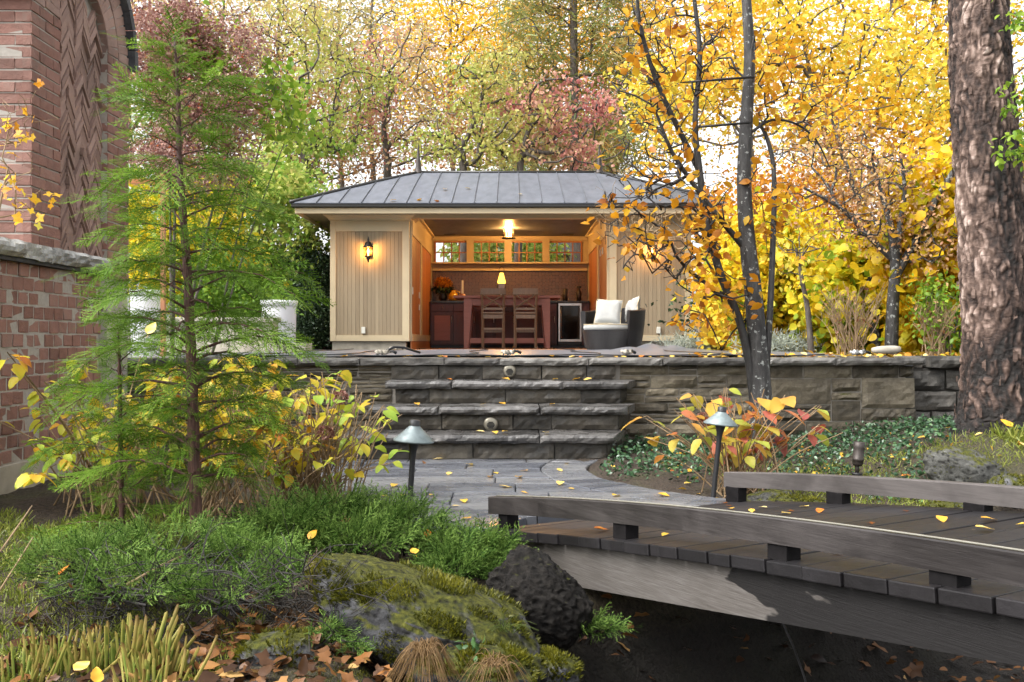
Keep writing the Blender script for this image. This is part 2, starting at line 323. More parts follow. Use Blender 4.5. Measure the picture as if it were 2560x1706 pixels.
    M['litshade'] = emit('lit_shade', (1, .5, .06), 1.5)
    def brick(name, cols, rough=.85):
        n = NT(name); a = n.noise(20, 6); b = n.noise(90, 5); c = n.ramp(n.math('ADD', n.math('MULTIPLY', a, .45), n.math('ADD', .1, n.math('MULTIPLY', n.rand(), .38))), [(.15, cols[0]), (.4, cols[1]), (.62, cols[2]), (.85, cols[3])])
        c = n.mix(n.ramp(n.noise(7, 6), [(.5, 0.), (.7, .22)]), c, (.26, .2, .165))
        c = n.mix(n.ramp(n.noise(2.2, 4), [(.52, 0.), (.66, .5)]), c, n.mix(.6, c, (.03, .025, .02)))
        return n.done(n.bsdf(c, rough, n.bump(n.math('ADD', a, n.math('MULTIPLY', b, .6)), .7, .008)))
    M['brick'] = brick('red_brick', [(.12, .062, .049), (.22, .108, .083), (.29, .15, .118), (.25, .17, .14)])
    M['brickpale'] = brick('pale_brick', [(.19, .118, .094), (.28, .18, .148), (.35, .23, .19), (.32, .218, .182)])
    M['capstone'] = stone_mat('cap_stone', [(.1, .1, .098), (.26, .26, .25), (.44, .44, .42)], moss=.1, sc=2.5)
    M['slate'] = stone_mat('slate', [(.025, .027, .03), (.06, .063, .07), (.11, .115, .125)], sc=3.)
    # bark
    def bark(name, cols, sc=(6, 6, 2), lich=None, bs=.8, rough=.85):
        n = NT(name); a = n.noise(3, 8, n.pos(sc), .65); c = n.ramp(a, [(.28, cols[0]), (.5, cols[1]), (.72, cols[2])])
        if lich: c = n.mix(n.ramp(n.noise(26, 3), [(lich[0], 0.), (lich[0]+.03, lich[1])]), c, lich[2])
        return n.done(n.bsdf(c, rough, n.bump(a, bs, .02)))
    M['bark'] = bark('grey_bark', [(.03, .024, .02), (.085, .07, .058), (.16, .14, .115)])
    M['barkfar'] = bark('far_bark', [(.06, .05, .042), (.12, .1, .085), (.2, .175, .15)])
    M['beech'] = bark('lichen_bark', [(.009, .008, .008), (.025, .023, .022), (.06, .057, .054)], (10, 10, 3), (.66, .8, (.3, .31, .29)), .5, .55)
    M['beechpale'] = bark('pale_lichen_bark', [(.011, .01, .01), (.032, .03, .029), (.085, .082, .079)], (10, 10, 3), (.6, .85, (.3, .312, .295)), .6, .6)
    M['twigdark'] = bark('dark_twig', [(.007, .0055, .005), (.018, .0145, .0125), (.045, .037, .033)], bs=.2, rough=.6)
    M['twigpale'] = bark('pale_twig', [(.13, .085, .045), (.26, .175, .095), (.4, .29, .17)], bs=.2)
    M['cedarbark'] = bark('conifer_bark', [(.03, .011, .008), (.085, .035, .026), (.16, .075, .055)], (30, 30, 3), None, .7, .65)
    n = NT('peeling_bark'); a = n.noise(5, 8, n.pos((1, 1, .8)), .65, .6); f = n.noise(11, 6, n.pos((1, 1, 1.7)), .6, 1.2); t = n.attr()
    c = n.ramp(n.math('ADD', t, n.math('MULTIPLY', n.math('SUBTRACT', f, .5), .5)), [(.0, (.006, .004, .003)), (.25, (.035, .02, .015)), (.5, (.105, .066, .05)), (.75, (.25, .175, .142)), (1., (.48, .38, .33))])
    M['peel'] = n.done(n.bsdf(c, .8, n.bump(n.math('ADD', a, f), .9, .018)))
    # leaves
    Y0, Y1, Y2 = (.5, .24, .01), (.74, .46, .02), (.82, .6, .06)
    M['l_gold'] = leaf_mat('golden_leaf', [(0., (.58, .24, .02)), (.3, (.76, .42, .03)), (.65, (.84, .59, .05)), (1., (.7, .64, .1))], .5)
    M['l_yellow'] = leaf_mat('yellow_leaf', [(0., (.42, .2, .02)), (.25, (.74, .45, .015)), (.6, (.78, .6, .03)), (.85, (.5, .52, .03)), (1., (.2, .32, .02))])
    M['l_yg'] = leaf_mat('yellow_green_leaf', [(0., (.6, .44, .14)), (.3, (.56, .5, .15)), (.65, (.42, .47, .1)), (1., (.18, .32, .04))], .5)
    M['l_olive'] = leaf_mat('olive_leaf', [(0., (.62, .4, .17)), (.35, (.56, .46, .19)), (.7, (.44, .44, .16)), (1., (.26, .33, .08))], .5)
    M['l_pink'] = leaf_mat('pink_leaf', [(0., (.42, .12, .12)), (.4, (.58, .25, .21)), (.7, (.62, .4, .24)), (1., (.55, .48, .22))])
    M['l_orange'] = leaf_mat('orange_leaf', [(0., (.24, .07, .012)), (.35, (.45, .16, .015)), (.7, (.64, .29, .015)), (1., (.68, .42, .03))])
    M['l_brown'] = leaf_mat('brown_leaf', [(0., (.16, .065, .035)), (.5, (.36, .17, .07)), (1., (.5, .33, .15))], .25)
    M['l_redbrown'] = leaf_mat('red_brown_leaf', [(0., (.18, .07, .055)), (.5, (.36, .19, .155)), (.85, (.5, .33, .27)), (1., (.5, .14, .05))], .3)
    M['l_green'] = leaf_mat('green_leaf', [(0., (.06, .13, .015)), (.5, (.16, .3, .025)), (1., (.34, .46, .05))])
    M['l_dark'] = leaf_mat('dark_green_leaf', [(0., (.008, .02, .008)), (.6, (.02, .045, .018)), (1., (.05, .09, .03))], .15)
    M['l_peri'] = leaf_mat('periwinkle_leaf', [(0., (.02, .05, .025)), (.6, (.05, .12, .05)), (1., (.12, .22, .07))], .15, .28, .6)
    M['l_conifer'] = leaf_mat('conifer_spray', [(0., (.035, .075, .008)), (.5, (.095, .2, .014)), (1., (.23, .36, .05))], .42, .5, .18)
    M['l_juniper'] = leaf_mat('juniper_spray', [(0., (.014, .038, .006)), (.5, (.066, .138, .024)), (1., (.25, .38, .085))], .33, .6, .12)
    M['l_cypress'] = leaf_mat('bald_cypress_needle', [(0., (.45, .24, .06)), (.4, (.36, .31, .09)), (1., (.19, .27, .08))], .4)
    M['l_hyd'] = leaf_mat('hydrangea_leaf', [(0., (.45, .13, .03)), (.2, (.68, .33, .03)), (.45, (.72, .52, .05)), (.75, (.48, .55, .06)), (1., (.26, .42, .05))])
    M['l_hydpink'] = leaf_mat('pink_hydrangea_leaf', [(0., (.22, .05, .025)), (.2, (.52, .14, .12)), (.45, (.62, .26, .06)), (.7, (.62, .47, .08)), (1., (.38, .47, .07))])
    M['l_silver'] = leaf_mat('silver_leaf', [(0., (.22, .25, .2)), (1., (.42, .45, .38))], .2)
    M['l_litter'] = leaf_mat('leaf_litter', [(0., (.02, .009, .005)), (.4, (.09, .04, .016)), (.75, (.26, .11, .03)), (1., (.5, .32, .12))], .15)
    M['l_dead'] = leaf_mat('dead_juniper', [(0., (.006, .004, .0025)), (.6, (.022, .013, .007)), (1., (.07, .04, .02))], .1)
    M['l_fallen'] = leaf_mat('fallen_leaf', [(0., (.5, .13, .02)), (.3, (.68, .33, .03)), (.65, (.78, .5, .06)), (1., (.76, .6, .28))], .2)
    M['blade'] = leaf_mat('cut_blade', [(0., (.13, .06, .022)), (.35, (.36, .27, .075)), (.7, (.36, .35, .08)), (1., (.16, .25, .04))], .3)
    M['grass'] = leaf_mat('grass_blade', [(0., (.07, .1, .015)), (.6, (.19, .23, .03)), (1., (.38, .38, .09))], .3)
    M['straw'] = leaf_mat('straw_blade', [(0., (.2, .12, .05)), (1., (.5, .38, .2))], .2)
    M['moss'] = leaf_mat('moss_blade', [(0., (.016, .024, .002)), (.5, (.065, .07, .005)), (1., (.2, .19, .015))], .3)
build_mats()
# ---------------------------------------------------------------- ground
BO, BU, BV = Vector((-.1, 4.19)), Vector((.515, -.857)), Vector((.857, .515))   # bridge corner, along and across
def sl(x, y):
    dx, dy = x-BO.x, y-BO.y; return dx*BU.x+dy*BU.y, dx*BV.x+dy*BV.y
def gz(x, y):
    x = np.asarray(x, float); y = np.asarray(y, float)
    s, l = sl(x, y)
    low = -.085+.03*np.sin(x*1.7+y)*.3
    low = low+.15*smoothstep(-.9, -2.3, x)*smoothstep(7.2, 6.0, y)*smoothstep(2.4, 3.4, y)
    low = low+.07*smoothstep(5.2, 6.6, y)
    low = low+.13*np.exp(-((x-3.3)**2+(y-6.3)**2)/1.2)+.1*smoothstep(2.2, 3.2, x)*smoothstep(4.5, 5.6, y)
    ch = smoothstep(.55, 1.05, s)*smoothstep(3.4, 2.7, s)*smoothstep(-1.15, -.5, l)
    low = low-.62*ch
    up = smoothstep(7.72, 7.84, y-.5*smoothstep(3.2, 3.3, x))
    hill = .02*np.maximum(0, y-24)
    return low*(1-up)+(.655+hill)*up
def gz1(x, y): return float(gz(x, y))
def axis_vals(a, b, near0, near1, step, far):
    v = list(np.arange(near0, near1, step)); k = near1; d = step
    while k < b: v.append(k); d *= far; k += d
    v.append(b); k = near0-step; d = step
    while k > a: v.insert(0, k); d *= far; k -= d
    v.insert(0, a); return np.array(v)
gx = axis_vals(-160, 160, -3.2, 4.4, .05, 1.25); gy = axis_vals(-6, 320, 1.6, 8.6, .05, 1.2)
GX, GY = np.meshgrid(gx, gy); gp = np.stack([GX.ravel(), GY.ravel()], 1)
GZ = gz(gp[:, 0], gp[:, 1])
near = (np.abs(gp[:, 0]) < 6)*(gp[:, 1] < 7.7)
GZ = GZ+near*(.02*fbm(np.c_[gp*3, np.zeros(len(gp))], 3, 3)+.012*fbm(np.c_[gp*14, np.zeros(len(gp))], 3, 5))
nx, ny = len(gx), len(gy); ii = (np.arange(ny-1)[:, None]*nx+np.arange(nx-1)[None, :]).ravel()
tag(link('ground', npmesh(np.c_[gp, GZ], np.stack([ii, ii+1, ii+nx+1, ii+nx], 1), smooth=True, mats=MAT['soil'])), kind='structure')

# ---------------------------------------------------------------- stones
def rock_block(w, h, d, seed, rough=.018, step=.035, edge=.012, inset=.004):
    """block centred on x and z, rough face at y=0 looking to -y"""
    nx = max(3, int(w/step)); nz = max(3, int(h/step*1.2))
    xs = np.linspace(-w/2, w/2, nx+1); zs = np.linspace(-h/2, h/2, nz+1)
    X, Z = np.meshgrid(xs, zs); P = np.c_[X.ravel(), np.zeros(X.size), Z.ravel()]
    e = np.minimum(np.minimum(P[:, 0]+w/2, w/2-P[:, 0]), np.minimum(P[:, 2]+h/2, h/2-P[:, 2])); k = np.clip(e/(step*.8), 0, 1)
    n1 = fbm(np.c_[P[:, 0]*7+seed*3.1, P[:, 2]*11, np.full(len(P), seed*1.7)], 3, seed)
    n2 = np.abs(fbm(np.c_[P[:, 0]*4+seed, P[:, 2]*16+P[:, 0]*6, np.full(len(P), seed*.7)], 3, seed+9))
    n3 = fbm(np.c_[P[:, 0]*24+seed, P[:, 2]*30, np.full(len(P), seed*.3)], 2, seed+13); P[:, 1] = -k*(rough*.5+rough*1.5*n1+rough*1.6*n2+rough*.5*n3)
    P[:, 0] += (e < 1e-6)*rough*.35*fbm(P*13+seed, 2, seed+4); P[:, 2] += (e < 1e-6)*rough*.35*fbm(P*13+seed+7, 2, seed+5)
    m = nx+1; q = (np.arange(nz)[:, None]*m+np.arange(nx)[None, :]).ravel()
    F = [tuple(f) for f in np.stack([q, q+1, q+m+1, q+m], 1)]
    rim = [i for i in range(m)]+[r*m+nx for r in range(1, nz+1)]+[nz*m+i for i in range(nx-1, -1, -1)]+[r*m for r in range(nz-1, 0, -1)]
    V = [tuple(p) for p in P]; b0 = len(V)
    for i in rim: V.append((P[i, 0], d, P[i, 2]))
    L = len(rim)
    for a in range(L): F.append((rim[(a+1) % L], rim[a], b0+a, b0+(a+1) % L))
    F.append(tuple(b0+a for a in range(L)))
    me = bpy.data.meshes.new('mesh'); me.from_pydata(V, [], F); return me
SEED = [10]
def stone(name, x0, x1, z0, z1, Y, parent, mat, d=.12, rough=.018, gap=.004, rz=0, step=.035, pivot=None):
    SEED[0] += 1
    me = rock_block(x1-x0-2*gap, z1-z0-2*gap, d, SEED[0], rough, step); me.materials.append(mat)
    o = link(name, me); o.location = ((x0+x1)/2, Y, (z0+z1)/2); o.rotation_euler = (0, 0, rz); return child_w(o, parent)
def ashlar(x0, x1, z0, z1, R, out, hmax=.17, wmax=.6):
    w, h = x1-x0, z1-z0
    if h > hmax:
        z = z0+h*R.uniform(.35, .65); ashlar(x0, x1, z0, z, R, out, hmax, wmax); ashlar(x0, x1, z, z1, R, out, hmax, wmax)
    elif w > wmax*R.uniform(.55, 1.1):
        x = x0+w*R.uniform(.35, .65); ashlar(x0, x, z0, z1, R, out, hmax*R.uniform(.55, 1.), wmax); ashlar(x, x1, z0, z1, R, out, hmax*R.uniform(.6, 1.), wmax)
    else: out.append((x0, x1, z0, z1))
R0 = random.Random(4)
WY = 7.70; CT = .69; CB = .635
wall = empty('retaining_wall', (0, WY, 0), 'grey-brown rough ashlar stone retaining wall of the terrace with rock-faced coping', 'wall')
def mortar(x0, x1, y0, y1, z0, z1, par, mat='mortar', name='mortar_core'): return MB().box(x0, x1, y0, y1, z0, z1).obj(name, MAT[mat], par, world=True)
mortar(-3.6, 3.22, WY+.012, WY+.3, -.15, CB-.002, wall)
cells = []
ashlar(-3.6, -.98, -.08, CB, R0, cells, .12, .5)
ashlar(.88, 1.95, -.08, CB, R0, cells, .15, .6)
ztr = lambda zy: EYE-(800+zy/2.2198-853)/FPX*WY
xtr = lambda zx: (1500+zx/2.2198-1280)/FPX*WY
for a, b, c, d in [(945, 250, 1130, 325), (1130, 250, 1400, 325), (1400, 250, 1660, 325), (1660, 250, 1745, 320), (945, 325, 1285, 470), (1285, 325, 1452, 400), (1285, 400, 1452, 447), (1285, 447, 1447, 562),
                   (1452, 320, 1750, 492), (945, 470, 1285, 502), (945, 502, 1285, 562), (1447, 492, 1692, 560), (1692, 492, 1758, 635), (1402, 562, 1692, 632), (1140, 562, 1402, 685), (945, 562, 1140, 640), (1402, 632, 1762, 692), (945, 640, 1140, 720), (1140, 685, 1402, 740), (1402, 692, 1765, 740)]:
    cells.append((xtr(a), xtr(c), ztr(d), ztr(b)))
xr_wall = xtr(1760)
for (x0, x1, z0, z1) in cells:
    flat = (z1-z0) > .13 and x0 > 1.9
    stone('stone', x0, x1, z0, min(z1, CB-.003), WY, wall, MAT['wallstone'], .1, .011 if flat else .022, .005)
x = -3.6
for wdt in (.7, .55, .62, .5, .68, .45, .72, .6, .85, .55, .75, .65):
    x2 = min(x+wdt, xr_wall+.04)
    if x2-x > .1:
        SEED[0] += 1; me = rock_block(x2-x-.006, CT-CB, .42, SEED[0], .016, .03); me.materials.append(MAT['coping'])
        o = link('coping_stone', me, loc=((x+x2)/2, 7.62, (CT+CB)/2)); child_w(o, wall)
    x = x2
# wet block wall beyond the end of the terrace wall
bw = empty('block_wall', (3.6, 8.0, 0), 'dark wet rock-faced block wall between terrace wall and peeling tree trunk', 'wall')
mortar(3.27, 4.9, 8.03, 8.3, -.1, .60, bw, 'joint')
bz = [(-.1, .06), (.06, .235), (.235, .41), (.41, .585)]
for i, (z0, z1) in enumerate(bz):
    x = 3.26-(.0, .22, .0, .1)[i]
    for wd in (.52, .38, .55, .45, .5): stone('stone', max(x, 3.26), x+wd, z0, z1, 8.0, bw, MAT['blackblock'], .2, .02, .009); x += wd
for x0, x1 in ((2.9, 3.5), (3.52, 4.3), (4.32, 4.9)): stone('coping_stone', x0, x1, .6, .705, 7.93+.09*(x0 < 3), bw, MAT['blackblock'], .4, .02, .006)
# ---------------------------------------------------------------- steps
steps = empty('stone_steps', (-.1, 6.6, 0), 'four wide rock-faced stone steps climbing from flagstone path to terrace', 'steps')
RZ = .1725; YF = [6.57, 6.92, 7.27]; XR = [(-1.2, .737), (-1.06, .855), (-.98, .914)]
RS = random.Random(11)
def row(x0, x1, z0, z1, Y, mat, wmin=.25, wmax=.6, rough=.014, name='riser_stone'):
    x = x0
    while x < x1-.02:
        w = RS.uniform(wmin, wmax)
        if x1-(x+w) < .16: w = x1-x
        stone(name, x, x+w, z0, z1, Y, steps, mat, .1, rough, .004); x += w
for k in range(3):
    zt = RZ*(k+1); x0, x1 = XR[k]; zb = RZ*k
    mortar(x0+.09, x1-.1, YF[k]+.07, 7.68, zb-(.1 if k == 0 else -.002), zt-.058, steps, 'joint')
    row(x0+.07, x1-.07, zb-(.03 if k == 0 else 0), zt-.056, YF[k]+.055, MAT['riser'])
    # right-hand side faces, skewed outwards
    a = math.atan2(.25, 1); ys = YF[k]+.07; L = (7.7-ys)/math.cos(a); t = 0
    while t < L-.05:
        w = min(RS.uniform(.25, .45), L-t); SEED[0] += 1; hh = zt-.056-(zb if k else -.12)
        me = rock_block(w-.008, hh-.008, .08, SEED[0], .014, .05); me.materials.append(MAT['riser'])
        cxs = x1-.065+(t+w/2)*math.sin(a); cys = ys+(t+w/2)*math.cos(a)
        o = link('side_stone', me, loc=(cxs, cys, zt-.056-hh/2)); o.rotation_euler = (0, 0, PI/2-a); child_w(o, steps); t += w
    cuts = [x0]+sorted(x0+(x1-x0)*f for f in ((.3, .72), (.27, .66), (.27, .72))[k])+[x1]
    for c0, c1 in zip(cuts, cuts[1:]):
        SEED[0] += 1; me = rock_block(c1-c0-.006, .056, .41, SEED[0], .02, .024); me.materials.append(MAT['tread'])
        for v in me.vertices:                               # outer ends rounded and rough
            if c1 == x1 and v.co.x > (c1-c0)/2-.09: v.co.x += .25*max(0, v.co.y)*(v.co.x-((c1-c0)/2-.09))/.09; v.co.y += .05*max(0, 1-(v.co.y+.02)/.1)*((v.co.x-((c1-c0)/2-.09))/.09)**2
        o = link('tread', me, loc=((c0+c1)/2, YF[k], zt-.028)); child_w(o, steps)
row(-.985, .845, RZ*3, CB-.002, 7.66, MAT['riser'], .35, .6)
mortar(-.96, .83, 7.7, 7.74, RZ*3+.002, CB-.004, steps, 'joint')
# round louvred step lights
def step_light(px, py, Y, label):
    p = at(px, py, Y); e = empty('step_light', p, label, 'light', 'round step lights')
    pr = [(0, -.012), (.05, -.012), (.054, -.004), (.054, .012)]
    o = MB().lathe([(.0005, .016), (.03, .016), (.046, .012), (.054, .004), (.054, -.03)], 28).obj('bezel', MAT['nickel'], e, rot=(PI/2, 0, 0))
    for i in range(5):
        wd = (.018, .026, .03, .026, .018)[i]; MB().box(-wd, wd, -.02, -.012, -.0045, .0045, bev=.0015).obj('louvre', MAT['black'], e, loc=(0, 0, .02-.01*i), rot=(.5, 0, 0))
step_light(1274, 927, 7.64, 'round metal step light under the coping above the top tread')
step_light(1227, 1060, 6.945, 'round metal step light in the riser just above the lowest tread')
# ---------------------------------------------------------------- path
right_e = [(1.19, 4.93), (1.05, 5.03), (.917, 5.14), (.739, 5.385), (.626, 5.54), (.548, 5.68), (.5, 5.92), (.49, 6.17), (.575, 6.48), (.66, 6.7)]
left_e = [(-.104, 4.17), (-.25, 4.26), (-.395, 4.37), (-.56, 4.55), (-.741, 4.78), (-.98, 5.05), (-1.17, 5.4), (-1.29, 5.8), (-1.36, 6.3), (-1.36, 6.7)]
def smooth2(p, n=4): return [(v.x, v.y) for v in catmull([(a, b, 0) for a, b in p], n)]
RE, LE = smooth2(right_e), smooth2(left_e)
outer = LE[::1]+RE[::-1]                         # left edge upwards, right edge downwards
path = MB().prism(outer, 'z', -.16, -.045).obj('path', MAT['riser']); tag(path, kind='structure')
def offset(line, d):
    out = []
    for i, (x, y) in enumerate(line):
        a = Vector(line[max(0, i-1)]); b = Vector(line[min(len(line)-1, i+1)]); t = (b-a).normalized(); out.append((x+t.y*d, y-t.x*d))
    return out
LI, RI = offset(LE, .34), offset(RE, -.30)
def slab(poly, z1=0., z0=-.05):
    poly = [Vector(p) for p in poly]; out = []
    for p in poly:
        if not out or (p-out[-1]).length > .004: out.append(p)
    if (out[0]-out[-1]).length < .004: out.pop()
    if len(out) < 3: return
    ar = sum(a.x*b.y-b.x*a.y for a, b in zip(out, out[1:]+out[:1]))/2
    if abs(ar) < .012: return
    if ar < 0: out.reverse()
    n = len(out); c = sum(out, Vector((0, 0)))/n; dz = RS.uniform(-.003, .003)
    ins = []
    for i in range(n):
        a, b, d = out[i-1], out[i], out[(i+1) % n]; t1 = (b-a).normalized(); t2 = (d-b).normalized(); nn = Vector((-(t1.y+t2.y), t1.x+t2.x))
        ins.append(b+(nn.normalized() if nn.length > .1 else Vector((0, 0)))*.0045)
    V = [(p.x-c.x, p.y-c.y, z0) for p in ins]+[(p.x-c.x, p.y-c.y, z1-.005+dz) for p in ins]
    in2 = [p+(c-p).normalized()*.006 for p in ins]; V += [(p.x-c.x, p.y-c.y, z1+dz+RS.uniform(-.0015, .0015)) for p in in2]
    F = [tuple(2*n+i for i in range(n))]+[(i, (i+1) % n, n+(i+1) % n, n+i) for i in range(n)]+[(n+i, n+(i+1) % n, 2*n+(i+1) % n, 2*n+i) for i in range(n)]
    me = bpy.data.meshes.new('mesh'); me.from_pydata(V, [], F); me.materials.append(MAT['flag'])
    o = link('flagstone', me, path, loc=(c.x, c.y, 0)); return o
def band(A, B, cuts):
    for c0, c1 in zip(cuts, cuts[1:]): slab(A[c0:c1+1]+B[c0:c1+1][::-1])
nL = len(LE)-1; nR = len(RE)-1
band(LE, LI, [0, 5, 11, 16, 21, 26, 31, nL]); band(RE, RI, [0, 4, 9, 14, 20, 25, 31, nR])
def clip(subj, x0, x1, y0, y1):
    def cut(P, f, ip):
        out = []
        for a, b in zip(P, P[1:]+P[:1]):
            fa, fb = f(a), f(b)
            if fa: out.append(a)
            if fa != fb: out.append(ip(a, b))
        return out
    def ix(X): return lambda a, b: (X, a[1]+(b[1]-a[1])*(X-a[0])/(b[0]-a[0]))
    def iy(Y): return lambda a, b: (a[0]+(b[0]-a[0])*(Y-a[1])/(b[1]-a[1]), Y)
    P = list(subj)
    for f, ip in ((lambda p: p[0] >= x0, ix(x0)), (lambda p: p[0] <= x1, ix(x1)), (lambda p: p[1] >= y0, iy(y0)), (lambda p: p[1] <= y1, iy(y1))):
        if P: P = cut(P, f, ip)
    return P
inner = LI+RI[::-1]
for y0, y1, xs in [(4.0, 4.72, (-1, .12, .62, 1.3)), (4.72, 5.18, (-1.2, -.32, .2, 1.2)), (5.18, 5.5, (-1.3, -.48, .02, 1.2)), (5.5, 5.72, (-1.4, -.1, .9)), (5.72, 6.12, (-1.4, -.62, -.12, .9)), (6.12, 6.42, (-1.4, -.3, .9)), (6.42, 6.75, (-1.4, -.72, .1, .9))]:
    for xa, xb in zip(xs, xs[1:]):
        P = clip(inner, xa, xb, y0, y1)
        if len(P) > 2: slab(P)
# ---------------------------------------------------------------- terrace
ter = MB().box(-12, 3.4, 7.99, 15.75, .5, .675).obj('terrace', MAT['flag']); tag(ter, kind='structure')
for i in range(16):
    xa = -6+i*.6+RS.uniform(-.05, .05)
# pool cover: wavy sheet with lap seams
U = np.linspace(-3.0, 2.95, 120); W = np.linspace(8.12, 14.2, 60); UX, WYY = np.meshgrid(U, W); zz = .70+.012*fbm(np.c_[UX.ravel()*1.2, WYY.ravel()*.8, np.zeros(UX.size)], 3, 21)
zz += .10*np.exp(-((UX.ravel()-2.0)**2/.25+(WYY.ravel()-13.2)**2/.5))*(.5+.5*np.abs(np.sin(UX.ravel()*9)))+.02*np.exp(-((UX.ravel()-2.6)**2/.3+(WYY.ravel()-9.2)**2/.3))
q = (np.arange(59)[:, None]*120+np.arange(119)[None, :]).ravel()
cover = tag(link('pool_cover', npmesh(np.c_[UX.ravel(), WYY.ravel(), zz], np.stack([q, q+1, q+121, q+120], 1), smooth=True, mats=MAT['cover'])), 'dark grey tarpaulin pool cover spread over the terrace', 'pool cover')
def czz(x, y): return .712
for xs_ in (-2.3, -1.55, -.4, .75, 1.9):
    MB().tube([(xs_+.08*math.sin(k*.9), 8.14+k*.5, .714) for k in range(13)], .006, 5).obj('seam', MAT['black'], cover)
MB().tube([(-3+k*.3, 8.13, .708+.006*math.sin(k*1.7)) for k in range(20)], .006, 6).obj('hem', MAT['black'], cover)
def bag(px, Y, label, mat='limestone', rz=0.):
    p = at(px, 0, Y); R = random.Random(int(px)); L = .13
    pts = [Vector((-L/2+L*k/10, .015*math.sin(k*1.3), .03+.006*math.sin(k*2.3))) for k in range(11)]
    rr = [.006]+[.016+.007*abs(math.sin(k*1.9)) for k in range(9)]+[.006]
    e = empty('water_bag', (p.x, Y, .705), label, 'water bag', 'weights holding the pool cover', rz)
    MB().tube(pts, rr, 9).obj('bag', MAT[mat], e)
    MB().tube([(L/2-.01, 0, .03), (L/2+.03, .01, .035), (L/2+.06, .0, .02)], [.008, .012, .014], 7).obj('tied_end', MAT['black'], e)
bag(955, 8.2, 'pale crumpled water bag weighing the pool cover beside a looped black hose'); bag(1270, 8.2, 'pale crumpled water bag weighing the pool cover above the step light', rz=.4)
bag(1567, 8.25, 'pale crumpled water bag weighing the pool cover in front of wicker chair', rz=.8); bag(985, 12.5, 'pale water bag on the far pool edge before the left wing'); bag(2143, 8.0, 'silvery tied bag at the wall end beside a rolled canvas', 'steel', .2)
tag(MB().tube([at(965, 872, 8.25)+Vector((0, 0, -.02)), at(985, 868, 8.3), at(1010, 872, 8.4)+Vector((0, 0, .01)), Vector((at(1050, 0, 8.5).x, 8.5, .725))], .011, 6).obj('hose', MAT['black']), 'short black hose looped on the pool cover', 'hose')
tag(MB().tube([at(2180+k*14, 876-k*.5, 7.95) for k in range(6)], [.02, .03, .034, .034, .032, .024], 8).obj('rolled_canvas', MAT['limestone']), 'rolled beige canvas lying on top of the stone wall end', 'roll')
# ---------------------------------------------------------------- footbridge
ang = math.atan2(BU.y, BU.x)
br = empty('footbridge', (BO.x, BO.y, 0), 'low arched dark timber footbridge with kerb rails leading to the flagstone path', 'bridge', rz=ang)
dz = lambda s: -.008+.143*s-.0165*s*s
SEND = 3.35; WID = 1.46
s = 0.; R1 = random.Random(3)
planks = [.115, .14, .145, .142, .143, .14, .146, .14, .143, .14, .1, .145, .142, .14, .143, .14, .145, .14, .142, .14, .145, .14, .142, .14]
for i, w in enumerate(planks):
    if s+w > SEND: break
    a, b = s+.003, s+w-.003; e0 = R1.uniform(-.006, .006); e1 = R1.uniform(-.008, .008); dzz = R1.uniform(-.002, .002); MBp = MB()
    za, zb = dz(a)+dzz, dz(b)+dzz; t = .04; c = (a+b)/2; hz = (za+zb)/2
    MBp.box(-w/2+.003, w/2-.003, -.0+e0, WID+e1, -t, 0, bev=.004)
    MBp.obj('plank', MAT['deck'], br, loc=(c, 0, hz), rot=(0, -math.atan2(zb-za, b-a), 0)); s += w
def strip(name, s0, s1, zb, zt, l0, l1, mat, n=40, par=br, ch=.004):
    V = []; F = []
    for i in range(n+1):
        q = s0+(s1-s0)*i/n; a, b = zb(q), zt(q)
        V += [(q, l0, a), (q, l1, a), (q, l1, b-ch), (q, l1-ch, b), (q, l0+ch, b), (q, l0, b-ch)]
    m = 6
    for i in range(n):
        for k in range(m): F.append((i*m+k, i*m+(k+1) % m, (i+1)*m+(k+1) % m, (i+1)*m+k))
    F += [tuple(range(m))[::-1], tuple(n*m+k for k in range(m))]
    return MB().add(V, F).obj(name, mat, par)
bb = lambda q: -.2035+.121*q
strip('beam', .02, SEND, bb, lambda q: dz(q)-.042, .035, .1, MAT['beam']); strip('beam', .02, SEND, bb, lambda q: dz(q)-.042, 1.36, 1.42, MAT['beam'])
nr_t = lambda q: .135+.138*q-.0205*q*q; nr_b = lambda q: nr_t(q)-.0775
fr_t = lambda q: .146+.11*q-.0175*q*q; fr_b = lambda q: fr_t(q)-.078
strip('rail', -.056, SEND, nr_b, nr_t, .025, .075, MAT['rail']); strip('rail', .0, SEND, fr_b, fr_t, 1.405, 1.455, MAT['rail'])
for sp in (.06, .9, 1.66, 2.2, 2.85): MB().box(-.038, .038, -.03, .03, 0, nr_b(sp)-dz(sp)+.004, bev=.002).obj('rail_post', MAT['post'], br, loc=(sp, .062, dz(sp)-.003))
for sp in (.07, .72, 1.4, 2.1): MB().box(-.045, .045, -.03, .03, 0, fr_b(sp)-dz(sp)+.004, bev=.002).obj('rail_post', MAT['post'], br, loc=(sp, 1.425, dz(sp)-.003))
rope = MB().tube([(q, .034, nr_t(q)+.0035) for q in np.linspace(.0, SEND, 60)], .0028, 6).obj('rope_light', plain('rope_light', (.2, .19, .155), .4), rot=(0, 0, ang), loc=(BO.x, BO.y, 0))
tag(rope, 'thin pale rope light lying along the near bridge rail', 'rope light')
tag(MB().tube([at(1958, 1560, 2.78), at(1985, 1620, 2.9), at(2010, 1690, 2.9), at(2030, 1760, 2.9)], .0035, 6).obj('cable', MAT['lamppost']), 'thin grey cable hanging from under the footbridge', 'cable')
